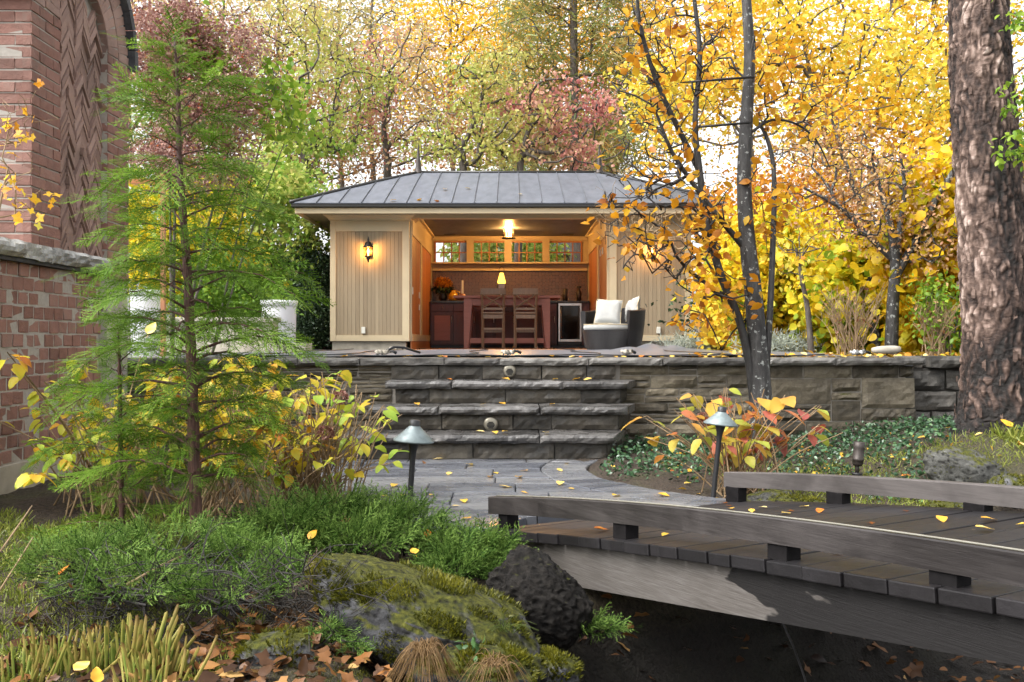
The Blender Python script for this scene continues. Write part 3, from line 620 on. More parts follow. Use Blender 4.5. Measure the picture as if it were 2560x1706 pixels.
# abutment stone under the path end of the bridge
# ---------------------------------------------------------------- pavilion
PY, PB = 15.7, 19.8; XL0, XL1, XR0, XR1 = -3.03, -1.71, 1.623, 2.985; FLO = .69
pav = empty('garden_pavilion', (0, PY, FLO), 'cream and tan timber pavilion with grey standing-seam hipped roof, open at the front', 'pavilion')
def pbox(name, mat, x0, x1, y0, y1, z0, z1, par=pav, bev=0): return MB().box(x0, x1, y0, y1, z0, z1, bev=bev).obj(name, MAT[mat], par, world=True) if par is pav else sub(MB().box(x0, x1, y0, y1, z0, z1, bev=bev), name, mat, par)
def sub(mb, name, mat, par):      # sub-part of a part whose origin sits at the pavilion's own origin
    o = link(name, mb.mesh(MAT[mat] if isinstance(mat, str) else mat)); o.parent = par; return o
RB = random.Random(8)
pbox('floor', 'ceil', XL1, XR0, PY-.1, PB, .55, FLO-.002)
crownp = lambda y: None
for (xa, xb, stl, str_) in ((XL0, XL1, .094, .118), (XR0, XR1, .12, .1)):
    pbox('foundation', 'limestone', xa+.03, xb-.06, PY+.02, PY+3.9, .6, .815)
    pbox('sill_board', 'iron', xa-.04, xb+.02, PY-.035, PY+.1, .8155, .8275)
    w = pbox('wall', 'cream', xa+.02, xb-.03, PY+.03, PB, .83, 3.0)
    n = 17; x0, x1 = xa+stl, xb-str_; bwid = (x1-x0)/n
    for i in range(n):
        o = MB().box(-bwid/2+.0012, bwid/2-.0012, -.009, .012, -.865, .865, bev=.0022).obj('board', MAT['tanboard'], loc=(x0+(i+.5)*bwid, PY+.02+RB.uniform(-.001, .001), 1.792)); child_w(o, pav)
    pbox('corner_board', 'cream', xa, xa+stl, PY-.012, PY+.1, .828, 2.835, bev=.003); pbox('corner_board', 'cream', xb-str_, xb, PY-.012, PY+.1, .828, 2.835, bev=.003)
    pbox('bottom_rail', 'cream', xa+stl+.001, xb-str_-.001, PY-.009, PY+.05, .828, .927, bev=.003); pbox('frieze', 'cream', xa+stl+.001, xb-str_-.001, PY-.009, PY+.05, 2.657, 2.835, bev=.003)
    # crown moulding, mitred
    prof = [(.0, 2.835), (.02, 2.84), (.028, 2.86), (.06, 2.89), (.1, 2.915), (.105, 2.94), (.0, 2.94)]
    V = []; F = []; m = len(prof)
    for (cx, sx) in ((xa, -1), (xb, 1)):
        for (o_, z) in prof: V.append((cx+sx*o_, PY-.012-o_, z))
    for (o_, z) in prof: V.append((xb+o_, PY+.6, z))
    for (o_, z) in prof: V.insert(0, (0, 0, 0))
    V = [(xa-o_, PY+.6, z) for o_, z in prof]+[(xa-o_, PY-.012-o_, z) for o_, z in prof]+[(xb+o_, PY-.012-o_, z) for o_, z in prof]+[(xb+o_, PY+.6, z) for o_, z in prof]
    for j in range(3):
        for k in range(m): F.append((j*m+k, j*m+(k+1) % m, (j+1)*m+(k+1) % m, (j+1)*m+k))
    child_w(MB().add(V, F).obj('crown_moulding', MAT['cream']), pav)
    ox = MB().box(-.032, .032, -.02, .02, -.055, .055, bev=.006).obj('socket_cover', MAT['ivory'], loc=(((909, 1646)[xa > 0]-1280)/FPX*PY, PY-.012, EYE+(853-826)/150)); child_w(ox, pav)
# inner side walls with cedar panels
for sx, X in ((1, XL1), (-1, XR0)):
    def ib(name, mat, d0, d1, y0, y1, z0, z1): return pbox(name, mat, X+sx*d0, X+sx*d1, y0, y1, z0, z1)
    ib('inner_stile', 'cream', .001, .03, PY+.1, PY+.16, .83, 2.95); ib('inner_stile', 'cream', .001, .035, 17.28, 17.62, .83, 2.62); ib('inner_stile', 'cream', .001, .03, 19.6, PB-.02, .69, 2.95)
    ib('inner_bottom_rail', 'cream', .001, .04, PY+.161, 19.59, .83, .945); ib('inner_frieze', 'cream', .001, .04, PY+.161, 19.59, 2.62, 3.0)
    ib('toe_board', 'cedar', .002, .028, PY+.12, 19.59, FLO, .828); ib('inner_crown', 'cream', .001, .09, PY+.161, 19.79, 3.0, 3.05); ib('inner_crown', 'cream', .001, .17, PY+.161, 19.79, 3.051, 3.21)
    for y0, y1 in ((PY+.165, 17.275), (17.625, 19.59)):
        n = max(4, int((y1-y0)/.17)); bw_ = (y1-y0)/n
        for i in range(n): child_w(MB().box(0, .018, -bw_/2+.002, bw_/2-.002, -.835, .835, bev=.002).obj('cedar_board', MAT['cedar'], loc=(X+sx*.004-(0 if sx > 0 else .018), y0+(i+.5)*bw_, 1.783)), pav)
    for (yy, zz_, hh) in (((15.95, 1.68, .06), (17.1, 1.66, .055), (17.1, 1.44, .05)) if sx > 0 else ((17.0, 2.42, .06), (16.6, 2.42, .06))):
        child_w(MB().box(-.008, .008, -.045, .045, -hh, hh, bev=.003).obj('switch_plate', MAT['ivory'], loc=(X+sx*.03, yy, zz_)), pav)
# back wall, windows
bx = lambda x: (x-1280)/118.9; bz_ = lambda y: EYE+(853-y)/118.9
zi = lambda x: 1070+x/4.48; zj = lambda y: 540+y/4.48
WZ0, WZ1 = bz_(zj(522)), bz_(zj(300))
pbox('back_wall', 'cream', XL1, XR0, PB+.02, PB+.18, .6, WZ0-.03); pbox('back_wall', 'cream', XL1, XR0, PB+.02, PB+.18, WZ1+.03, 3.3)
edges = [(88, 438), (510, 860), (932, 1284), (1357, 1710)]
wx = [(bx(zi(a)), bx(zi(b))) for a, b in edges]
px0 = XL1
for i, (a, b) in enumerate(wx):
    pbox('back_wall', 'cream', px0, a-.03, PB+.02, PB+.18, WZ0-.029, WZ1+.029); px0 = b+.03
    wd = MB()
    for (u0, u1, v0, v1) in ((a-.03, a, WZ0-.03, WZ1+.03), (b, b+.03, WZ0-.03, WZ1+.03), (a, b, WZ0-.03, WZ0), (a, b, WZ1, WZ1+.03)): wd.box(u0, u1, PB+.0, PB+.06, v0, v1)
    wo_ = wd.obj('window', MAT['cedar'], pav, world=True)
    for k in (1, 2, 3): sub(MB().box(a+(b-a)*k/4-.011, a+(b-a)*k/4+.011, PB+.012, PB+.045, WZ0, WZ1), 'glazing_bar', 'cedar', wo_)
    sub(MB().box(a, b, PB+.014, PB+.043, (WZ0+WZ1)/2-.011, (WZ0+WZ1)/2+.011), 'glazing_bar', 'cedar', wo_)
    for k in range(4):
        for r in range(2): sub(MB().box(a+(b-a)*k/4+.011, a+(b-a)*(k+1)/4-.011, PB+.026, PB+.03, WZ0+(WZ1-WZ0)*r/2+.006, WZ0+(WZ1-WZ0)*(r+1)/2-.006), 'pane', 'glass', wo_)
    mx = (a+b)/2; sub(MB().box(mx-.06, mx+.06, PB-.03, PB-.002, WZ0-.028, WZ0-.012), 'crank', 'iron', wo_); sub(MB().tube([(mx, PB-.02, WZ0-.012), (mx+.03, PB-.04, WZ0+.04), (mx+.05, PB-.03, WZ0+.08)], .008, 6), 'crank_handle', 'iron', wo_)
pbox('back_wall', 'cream', px0, XR0, PB+.02, PB+.18, WZ0-.029, WZ1+.029)
for k in range(3): m_ = (wx[k][1]+wx[k+1][0])/2; pbox('mullion', 'cream', m_-.075, m_+.075, PB-.06, PB+.019, WZ0-.02, WZ1+.05)
pbox('window_head', 'cream', XL1+.04, XR0-.04, PB-.03, PB+.019, WZ1+.051, WZ1+.11); pbox('window_shelf', 'cream', XL1+.04, XR0-.04, PB-.25, PB+.019, bz_(zj(545)), bz_(zj(530)))
pbox('valance', 'cream', XL1+.04, XR0-.04, PB-.07, PB+.018, bz_(zj(618)), bz_(zj(546)))
pbox('backsplash', 'mosaic', XL1+.04, XR0-.04, PB-.01, PB+.019, 1.6, bz_(zj(619)))
pbox('header_beam', 'cream', XL1+.002, XR0-.002, PY-.01, PY+.16, 2.875, 3.1)
n = 22
for i in range(n):
    y0 = PY+.16+(PB-PY-.16)*i/n; y1 = PY+.16+(PB-PY-.16)*(i+1)/n
    child_w(MB().box(-(XR0-XL1)/2, (XR0-XL1)/2, -.5*(y1-y0)+.002, .5*(y1-y0)-.002, 0, .02, bev=.003).obj('ceiling_board', MAT['ceil'], loc=((XL1+XR0)/2, (y0+y1)/2, 3.222)), pav)
# roof: hipped, standing seams
EX, EY0, EY1, EZ = 3.505, 15.2, 20.4, 3.05; RYY = 17.8; RX0, RX1, RZT = -1.77, 1.65, 4.01
pbox('soffit', 'tanboard', -EX+.03, EX-.03, EY0+.03, PY-.011, 2.945, 2.96)
pbox('soffit', 'tanboard', -EX+.03, XL0-.001, PY-.01, EY1-.03, 2.945, 2.96); pbox('soffit', 'tanboard', XR1+.001, EX-.03, PY-.01, EY1-.03, 2.945, 2.96)
pbox('fascia', 'cream', -EX, EX, EY0, EY0+.03, 2.89, 2.98, bev=.003); pbox('fascia', 'cream', -EX, -EX+.03, EY0+.031, EY1, 2.89, 2.98); pbox('fascia', 'cream', EX-.03, EX, EY0+.031, EY1, 2.89, 2.98)
def gut(pts):
    mb = MB(); V = []; F = []; pr = [(0, .0), (0, .07), (-.06, .075), (-.07, .05), (-.055, .01)]
    return mb
pbox('gutter', 'gutter', -EX-.05, EX+.05, EY0-.06, EY0-.001, 2.984, 3.04, bev=.012); pbox('gutter', 'gutter', -EX-.055, -EX-.001, EY0+.002, EY1, 2.984, 3.04, bev=.012); pbox('gutter', 'gutter', EX+.001, EX+.055, EY0+.002, EY1, 2.984, 3.04, bev=.012)
roof = MB(); A = [(-EX-.06, EY0-.07, EZ-.012), (EX+.06, EY0-.07, EZ-.012), (EX+.06, EY1+.07, EZ-.012), (-EX-.06, EY1+.07, EZ-.012), (RX0, RYY, RZT-.02), (RX1, RYY, RZT-.02)]
roof.add(A, [(0, 1, 5, 4), (1, 2, 5), (2, 3, 4, 5), (3, 0, 4), (3, 2, 1, 0)]); ro = roof.obj('roof', MAT['zinc'], pav, world=True)
def hipx(t, s): return (-EX-.06)+(RX0+EX+.06)*(t+.02*math.sin(PI*t)) if s < 0 else (EX+.06)+(RX1-EX-.06)*(t+.02*math.sin(PI*t))
def rp(x, t): return (x, EY0-.07+(RYY-EY0+.07)*t, EZ+(RZT-EZ)*(t+.02*math.sin(PI*t)))
seam = list(np.arange(-EX, EX+.01, .362)); TT = np.linspace(0, 1, 13)
def tmax(x):
    tt = 1.
    for t in np.linspace(0, 1, 201):
        if not (hipx(t, -1)-1e-6 <= x <= hipx(t, 1)+1e-6): return max(0, t-.005)
    return 1.
for a, b in zip(seam, seam[1:]):
    ta, tb = tmax(a), tmax(b); V = []; F = []
    for k in range(9):
        f = k/8
        for (x, tm) in ((a+.004, ta), (b-.004, tb)): V.append(rp(x, tm*f))
    for k in range(8): F.append((2*k, 2*k+1, 2*k+3, 2*k+2))
    if min(ta, tb) < 1 and max(ta, tb) > .02: pass
    V2 = [(x, y+.004, z-.012) for x, y, z in V]; nV = len(V); F2 = F+[tuple(nV+i for i in f[::-1]) for f in F]+[(0, nV, nV+1, 1)]
    sub(MB().add(V+V2, F2), 'roof_panel', 'zinc', ro)
    if ta > .03 and -EX < a: sub(MB().tube([(x, y, z+.012) for x, y, z in [rp(a, ta*k/8) for k in range(9)]], .008, 4, smooth=False), 'standing_seam', 'zinc', ro)
for s_ in (-1, 1): sub(MB().tube([(x, y, z+.012) for x, y, z in [rp(hipx(t, s_), t) for t in TT]], .028, 6), 'hip_cap', 'gutter', ro)
sub(MB().tube([(RX0-.02, RYY, RZT+.01), (RX1+.02, RYY, RZT+.01)], .028, 6), 'ridge_cap', 'gutter', ro)
for X in (RX0-.0, RX1+.0): sub(MB().lathe([(.085, 0), (.07, .03), (.055, .12), (.03, .33), (.004, .56)], 10, (X, RYY, RZT-.01)), 'finial', 'copper', ro)
# right ends of eave: a few leaves lie on the roof (fallen leaves come later)
# ---------------------------------------------------------------- lamps of the pavilion
def lampobj(name, loc, watts, col=(1, .56, .2), r=.03, par=None, kind='POINT'):
    d = bpy.data.lights.new(name, kind); d.energy = watts; d.color = col
    if kind == 'POINT': d.shadow_soft_size = r
    o = bpy.data.objects.new(name, d); LINK(o); o.location = loc
    if par: o.parent = par
    return o
def sconce(px, label):
    p = at(px, 627, PY-.13); e = empty('wall_lantern', (p.x, PY-.012, p.z), label, 'wall lamp', 'lit wall lanterns on the pavilion front')
    o = -.13
    MB().box(-.045, .045, -.012, 0, -.1, .1, bev=.008).obj('back_plate', MAT['iron'], e)
    MB().tube([(0, -.01, .04), (0, -.05, .16), (0, -.1, .2), (0, o, .17), (0, o, .13)], .008, 7).obj('arm', MAT['iron'], e)
    MB().lathe([(.003, .235), (.012, .2), (.02, .17), (.014, .155), (.05, .13), (.062, .1), (.085, .065), (.088, .055), (.0, .055)], 16, (0, o, 0)).obj('cap', MAT['iron'], e)
    MB().lathe([(.075, .054), (.05, -.09)], 6, (0, o, 0), False).obj('glass', MAT['lampglass'], e)
    for k in range(6):
        c, s_ = math.cos(k*PI/3), math.sin(k*PI/3); MB().tube([(.077*c, o+.077*s_, .055), (.052*c, o+.052*s_, -.09)], .004, 5).obj('bar', MAT['iron'], e)
    MB().lathe([(.0, -.09), (.056, -.09), (.06, -.1), (.03, -.12), (.034, -.135), (.014, -.155), (.018, -.17), (.003, -.2)], 14, (0, o, 0)).obj('base', MAT['iron'], e)
    MB().lathe([(.001, .04), (.012, .02), (.017, -.01), (.012, -.045), (.009, -.05), (.009, -.088)], 10, (0, o, 0)).obj('bulb', MAT['bulb'], e)
    lampobj('bulb_light', (0, o+.03, 0), SCONCE_W, par=e)
SCONCE_W, LANTERN_W, DOWN_W = 7, 75, 70
sconce(921, 'lit black wall lantern on the boards of the left pavilion wing'); sconce(1630, 'lit black wall lantern on the right wing, half behind bare twigs')
p = at(1272, 567, 18.4); lan = empty('ceiling_lantern', (p.x, 18.4, 2.83), 'lit brass lantern hanging from the cedar ceiling of the pavilion', 'ceiling lamp')
MB().lathe([(.0, .39), (.07, .388), (.07, .375), (.012, .37), (.012, .33), (.06, .3), (.075, .255), (.125, .25), (.13, .24), (.0, .24)], 20).obj('canopy', MAT['iron'], lan)
MB().lathe([(.09, .22), (.09, .03)], 20).obj('glass', MAT['lampglass'], lan)
MB().lathe([(.0, .0), (.135, .0), (.138, .012), (.11, .03), (.0, .03)], 20).obj('base', MAT['iron'], lan)
for k in range(4): MB().tube([(.12*math.cos(k*PI/2+.6), .12*math.sin(k*PI/2+.6), .01), (.12*math.cos(k*PI/2+.6), .12*math.sin(k*PI/2+.6), .245)], .006, 5).obj('bar', MAT['iron'], lan)
for k in (-1, 0, 1): MB().lathe([(.001, .2), (.016, .18), (.018, .15), (.008, .12), (.008, .03)], 10, (.045*k, .02*abs(k), 0)).obj('bulb', MAT['bulbhot'], lan)
lampobj('bulb_light', (0, 0, .16), LANTERN_W, par=lan, r=.06)
for i, xx in enumerate((-.8, .05, .85)):
    e = empty('downlight', (xx, 19.55, 3.2205), ('recessed downlight over the left clerestory mullion', 'recessed downlight over the middle clerestory mullion', 'recessed downlight over the right clerestory mullion')[i], 'downlight', 'recessed ceiling downlights')
    MB().lathe([(.045, 0), (.06, -.002), (.06, -.006), (.045, -.006), (.045, 0)], 18).obj('trim_ring', MAT['iron'], e); MB().lathe([(.0, -.001), (.044, -.001)], 18).obj('lens', MAT['bulb'], e)
    l = lampobj('downlight_beam', (0, .0, -.02), DOWN_W, par=e, kind='SPOT'); l.data.spot_size = math.radians(95); l.data.spot_blend = .6; l.data.shadow_soft_size = .04; l.rotation_euler = (math.radians(4), 0, 0)
# ---------------------------------------------------------------- furniture and things inside
cab = empty('bar_cabinet', (0, 19.5, FLO), 'dark cherry cabinets with black counter along the pavilion back wall', 'cabinet')
def cb(name, mat, *b, bev=.003): return MB().box(*b, bev=bev).obj(name, MAT[mat], cab, world=True)
cb('carcass', 'cherry', XL1+.04, .92, 19.22, PB-.02, .75, 1.605); cb('carcass', 'cherry', 1.43, XR0-.04, 19.22, PB-.02, .75, 1.605); cb('toe_kick', 'black', XL1+.04, XR0-.04, 19.3, PB-.02, FLO, .749)
cb('counter', 'counter', XL1+.04, XR0-.04, 19.17, PB-.02, 1.61, 1.65)
xx = XL1+.06
for i, w in enumerate((.46, .46, .4, .4, .44, .4)):
    if xx+w > .93: break
    cb('drawer', 'cherry', xx+.005, xx+w-.005, 19.195, 19.219, 1.43, 1.595); d = cb('door', 'cherry', xx+.005, xx+w-.005, 19.195, 19.219, .77, 1.42)
    o = link('door_panel', MB().box(xx+.07, xx+w-.07, 19.186, 19.194, .84, 1.35, bev=.003).mesh(MAT['redtable' if i == 0 else 'cherry'])); o.parent = d
    o = link('door_handle', MB().tube([(xx+w-.04, 19.18, 1.2), (xx+w-.04, 19.18, 1.33)], .006, 6).mesh(MAT['steel'])); o.parent = d
    MB().lathe([(.0, .014), (.012, .01), (.008, 0)], 10, (0, 0, 0)).obj('knob', MAT['steel'], cab, loc=(xx+w/2, -.31, .83), rot=(PI/2, 0, 0)); xx += w
fr = empty('wine_fridge', (1.18, 19.4, FLO), 'steel-framed glass-door wine fridge under the bar counter', 'fridge')
def fb(name, mat, *b, bev=.004): return MB().box(*b, bev=bev).obj(name, MAT[mat], fr, world=True)
fb('body', 'black', .94, 1.42, 19.25, PB-.02, .755, 1.603); fx0, fx1, fz0, fz1 = .945, 1.418, .816, 1.6
fb('door_frame', 'steel', fx0, fx0+.035, 19.2, 19.249, fz0, fz1); fb('door_frame', 'steel', fx1-.035, fx1, 19.2, 19.249, fz0, fz1); fb('door_frame', 'steel', fx0+.0352, fx1-.0352, 19.2, 19.249, fz0, fz0+.05); fb('door_frame', 'steel', fx0+.0352, fx1-.0352, 19.2, 19.249, fz1-.05, fz1)
gl = plain('dark_glass', (.012, .011, .012), .05, bump=0); MB().box(fx0+.036, fx1-.036, 19.225, 19.235, fz0+.051, fz1-.051).obj('glass_door', gl, fr, world=True)
MB().tube([(fx0+.06, 19.19, fz0+.08), (fx0+.05, 19.17, fz0+.3), (fx0+.05, 19.17, fz1-.3), (fx0+.06, 19.19, fz1-.08)], .008, 7).obj('handle', MAT['steel'], fr, world=True)
# bar table
tb = empty('bar_table', (-.09, 17.8, FLO), 'reddish brown wooden bar table with tapered legs inside the pavilion', 'table')
tx0, tx1, ty0, ty1, tz = -1.08, .893, 17.35, 18.35, 1.669
MB().box(tx0, tx1, ty0, ty1, tz-.045, tz, bev=.006).obj('tabletop', MAT['redtable'], tb, world=True)
for (y0, y1) in ((ty0+.08, ty0+.105), (ty1-.105, ty1-.08)): MB().box(tx0+.27, tx1-.27, y0, y1, 1.49, tz-.046).obj('apron', MAT['redtable'], tb, world=True)
for cx_, sgn in ((tx0+.25, 1), (tx1-.25, -1)):
    for cy_ in (ty0+.1, ty1-.1):
        V = []; F = []
        for (z, w0, w1) in ((FLO, 0, .08), (1.48, 0, .15), (tz-.046, 0, .15)):
            xs2 = sorted((cx_-sgn*.06+sgn*w0, cx_-sgn*.06+sgn*w1))
            V += [(xs2[0], cy_-.05, z), (xs2[1], cy_-.05, z), (xs2[1], cy_+.05, z), (xs2[0], cy_+.05, z)]
        for j in range(2):
            for k in range(4): F.append((j*4+k, j*4+(k+1) % 4, j*4+4+(k+1) % 4, j*4+4+k))
        F += [(3, 2, 1, 0), (8, 9, 10, 11)]; MB().add(V, F).obj('leg', MAT['redtable'], tb, world=True)
for y in (ty0+.1, ty1-.1): MB().box(tx0+.3, tx1-.3, y-.025, y+.025, .79, .885, bev=.004).obj('stretcher', MAT['redtable'], tb, world=True)
# bar stools seen from behind
def stool(xc, label):
    e = empty('bar_stool', (xc, 17.12, FLO), label, 'bar stool', 'wooden bar stools at the bar table'); W = .2; M = MAT['stool']
    for s_ in (-1, 1):
        MB().tube([(s_*.185, 0, 0), (s_*.19, .012, .64), (s_*.195, 0, .85), (s_*.205, -.055, 1.06)], [.026, .024, .023, .022], 4, smooth=False).obj('leg', M, e)
        MB().tube([(s_*.2, .40, 0), (s_*.185, .36, .63)], [.022, .024], 4, smooth=False).obj('leg', M, e)
        MB().box(s_*.19-.012, s_*.19+.012, .03, .37, .2, .235).obj('side_rung', M, e); MB().box(s_*.185-.012, s_*.185+.012, .03, .36, .55, .6).obj('seat_rail', M, e)
    V = []; F = []
    for k in range(9):
        x_ = -.23+.46*k/8; bow = -.06-.025*(1-(x_/.23)**2); V += [(x_, bow, .985), (x_, bow+.024, .985), (x_, bow+.02, 1.095), (x_, bow-.004, 1.095)]
    for k in range(8):
        for j in range(4): F.append((k*4+j, k*4+(j+1) % 4, k*4+4+(j+1) % 4, k*4+4+j))
    F += [(0, 1, 2, 3), (35, 34, 33, 32)]; MB().add(V, F).obj('top_rail', M, e)
    for s_ in (-1, 1): MB().tube([(-s_*.18, -.01, .74), (0, -.045-.004*s_, .86), (s_*.19, -.055, .985)], [.016, .015, .015], 4, smooth=False).obj('cross_brace', M, e)
    MB().box(-.185, .185, -.012, .014, .705, .745).obj('lower_rail', M, e); MB().box(-.18, .18, -.005, .02, .55, .62).obj('seat_rail', M, e)
    MB().box(-.215, .215, .0, .42, .635, .67, bev=.012).obj('seat', M, e); MB().box(-.18, .18, .0, .022, .345, .38).obj('rung', M, e); MB().box(-.19, .19, .375, .4, .3, .34).obj('rung', M, e)
stool(-.345, 'brown cross-back bar stool nearer the flower bouquet'); stool(.245, 'brown cross-back bar stool nearer the wine fridge')
# things on table and counter
e = empty('table_lantern', (-.2, 18.1, tz), 'lit lantern with glowing amber shade standing on the bar table', 'lantern')
MB().box(-.1, .1, -.1, .1, 0, .02, bev=.004).obj('base', MAT['copper'], e); MB().lathe([(.082, .02), (.082, .27)], 4, (0, 0, 0), False).obj('glass', MAT['glass'], e, rot=(0, 0, PI/4))
MB().lathe([(.11, .27), (.115, .285), (.05, .46), (.045, .47)], 4, smooth=False).obj('shade', MAT['litshade'], e, rot=(0, 0, PI/4)); MB().tube([(.05*math.cos(k*PI/8), 0, .53+.055*math.sin(k*PI/8)) for k in range(17)], .006, 6).obj('ring', MAT['copper'], e)
for k in range(4): MB().tube([(.11*math.cos(k*PI/2+PI/4), .11*math.sin(k*PI/2+PI/4), .02), (.11*math.cos(k*PI/2+PI/4), .11*math.sin(k*PI/2+PI/4), .28)], .006, 5).obj('bar', MAT['copper'], e)
MB().lathe([(.02, .02), (.02, .16), (.0, .16)], 10).obj('candle', MAT['ivory'], e)
yp = plain('yellow_glaze', (.6, .32, .02), .2, bump=.02)
e = empty('pitcher', (-1.2, 19.3, 1.65), 'yellow glazed pitcher on the bar counter beside the bouquet', 'pitcher')
MB().lathe([(.0, 0), (.07, .0), (.1, .05), (.105, .1), (.075, .16), (.05, .19), (.06, .22)], 18).obj('body', yp, e); MB().tube([(.06, 0, .2), (.12, 0, .19), (.14, 0, .13), (.1, 0, .07)], .013, 7).obj('handle', yp, e)
for nm, loc, prof, mt, lab, ct in [('candle', (-.96, 18.2, tz), [(.0, 0), (.05, 0), (.05, .015), (.024, .02), (.022, .33), (.0, .335)], 'ivory', 'tall pale candle on the bar table beside the fruit', 'candle'),
        ('canister', (1.1, 19.45, 1.65), [(.0, 0), (.05, 0), (.05, .26), (.0, .262)], 'copper', 'tall brown canister on the counter above the wine fridge', 'canister'),
        ('glass_vase', (1.38, 19.4, 1.65), [(.0, 0), (.045, 0), (.05, .1), (.06, .16), (.03, .22), (.012, .25), (.06, .29), (.03, .32), (.0, .32)], 'iron', 'dark stoppered bottle on the counter end by the fridge', 'bottle')]:
    tag(MB().lathe(prof, 16).obj(nm, MAT[mt], loc=loc), lab, ct)
e = empty('tap', (.43, 19.55, 1.65), 'slim brass tap rising from the bar counter', 'tap'); MB().tube([(0, 0, 0), (0, 0, .2), (0, -.04, .24), (0, -.1, .22)], .01, 8).obj('spout', MAT['nickel'], e); MB().lathe([(.0, .05), (.02, .04), (.02, 0)], 10, (.08, 0, 0)).obj('handle', MAT['nickel'], e)
def bouquet():
    e = empty('flower_bouquet', (-1.42, 19.42, 1.65), 'bouquet of orange flowers in a vase at the end of the bar counter', 'flowers'); R = np.random.default_rng(5)
    MB().lathe([(.0, 0), (.06, 0), (.09, .08), (.07, .16), (.08, .18)], 16).obj('vase', MAT['black'], e)
    n = 260; d = R.normal(size=(n, 3)); d /= np.linalg.norm(d, axis=1)[:, None]; P = d*[.2, .13, .16]*R.uniform(.5, 1, (n, 1))+[0, -.02, .34]
    return e, P, d
BOUQ = bouquet()
tag(MB().lathe([(.0, .05), (.05, .04), (.075, .0)], 12).obj('fruit_dish', plain('coral_fruit', (.6, .2, .08), .3), loc=(-.93, 17.6, tz)), 'small coral fruit on the bar table end', 'fruit')
for sx, px in ((-1, 1125), (1, 1419)):
    p = at(px, 577, 19.55); e = empty('loudspeaker', (p.x, 19.55, p.z), ('black loudspeaker mounted high on the back wall above the bouquet', 'black loudspeaker mounted high on the back wall above the fridge')[sx > 0], 'speaker', 'loudspeakers on the back wall')
    MB().box(-.12, .12, -.1, .1, -.095, .09, bev=.01).obj('cabinet', MAT['black'], e); MB().box(-.105, .105, -.108, -.101, -.08, .075, bev=.003).obj('grille', MAT['lamppost'], e); MB().box(-.03, .03, .1, .22, -.03, .03).obj('bracket', MAT['black'], e)
# wicker barrel chair
ch = empty('wicker_armchair', at(1532, 876, 14.5), 'dark wicker barrel armchair with white seat cushion in front of the right wing', 'armchair', rz=math.radians(-38)); ch.location.z = .692
def shell(name, r0, r1, a0, a1, z0, z1, lip=.03, flare=.06, ztop=None, n=48, m=10):
    V = []; F = []; UV = []
    for i in range(n+1):
        a = a0+(a1-a0)*i/n; zt = ztop(i/n) if ztop else z1
        ring = [(r0-flare*(1-f)**1.5*.9, z0+(zt-z0)*f) for f in np.linspace(0, 1, m)]
        ring += [(r0-.02, zt+.012), (r1+.02, zt+.012)]+[(r1, z0+(zt-z0)*f) for f in np.linspace(1, 0, 4)]
        for (r, z) in ring: V.append((r*math.cos(a), r*math.sin(a), z))
    k = m+6
    for i in range(n):
        for j in range(k-1): F.append((i*k+j, (i+1)*k+j, (i+1)*k+j+1, i*k+j+1))
    F += [tuple(range(k)), tuple(n*k+j for j in range(k-1, -1, -1))]
    me = MB().add(V, F, False).mesh(MAT['wicker']); uv = me.uv_layers.new(name='UVMap')
    for lp in me.loops:
        v = me.vertices[lp.vertex_index].co; uv.data[lp.index].uv = (math.atan2(v.y, v.x)*.45, v.z)
    return link(name, me, ch)
# front of the chair looks to local -y; the shell wraps round the back
shell('base', .46, .02, -PI, PI*.999, 0, .3, flare=.07)
shell('back_shell', .5, .42, math.radians(-28), math.radians(208), .02, .64, flare=.08, ztop=lambda f: .62-.03*math.cos(2*PI*f))
bm = MB(); pr = [(.0, .3), (.38, .3), (.41, .31), (.42, .345), (.41, .385), (.38, .395), (.0, .405)]; bm.lathe(pr, 40, (0, -.06, 0)); bm.obj('seat_cushion', MAT['cushion'], ch); MB().tube([(.412*math.cos(a), -.06+.412*math.sin(a), .388) for a in np.linspace(0, 2*PI, 41)], .006, 5).obj('piping', MAT['piping'], ch)
def pillow(loc, rot, label, s=.205):
    U_ = np.linspace(-1, 1, 13); V = []; F = []
    for sgn in (1, -1):
        for a in U_:
            for b in U_:
                x = a*s*(1-.07*(1-abs(b))**1*abs(a)**3*0-.06*(1-b*b)*abs(a)); y = b*s*(1-.06*(1-a*a)*abs(b)); V.append((x, y, sgn*.075*((1-a**4)*(1-b**4))**.5+.006*math.sin(a*7+b*5)))
    for q in (0, 169):
        for i in range(12):
            for j in range(12):
                k = q+i*13+j; F.append((k, k+1, k+14, k+13) if q == 0 else (k, k+13, k+14, k+1))
    e = empty('throw_pillow', loc, label, 'pillow', 'pillows on the wicker chair'); e.rotation_euler = rot
    mb = MB().add(V, F, True); mb.obj('cover', MAT['cushion'], e)
    ed = [V[i*13] for i in range(13)]+[V[12*13+j] for j in range(1, 13)]+[V[i*13+12] for i in range(11, -1, -1)]+[V[j] for j in range(11, -1, -1)]
    MB().tube(ed, .007, 5, cap=False).obj('piping', MAT['piping'], e)
cl = ch.location
pillow(cl+Vector((-.06, .06, .59)), (math.radians(68), .05, math.radians(-14)), 'square white pillow with beige piping leaning in the wicker chair')
pillow(cl+Vector((.33, .2, .64)), (math.radians(75), math.radians(-12), math.radians(-68)), 'white pillow tucked against the high arm of the wicker chair', .17)
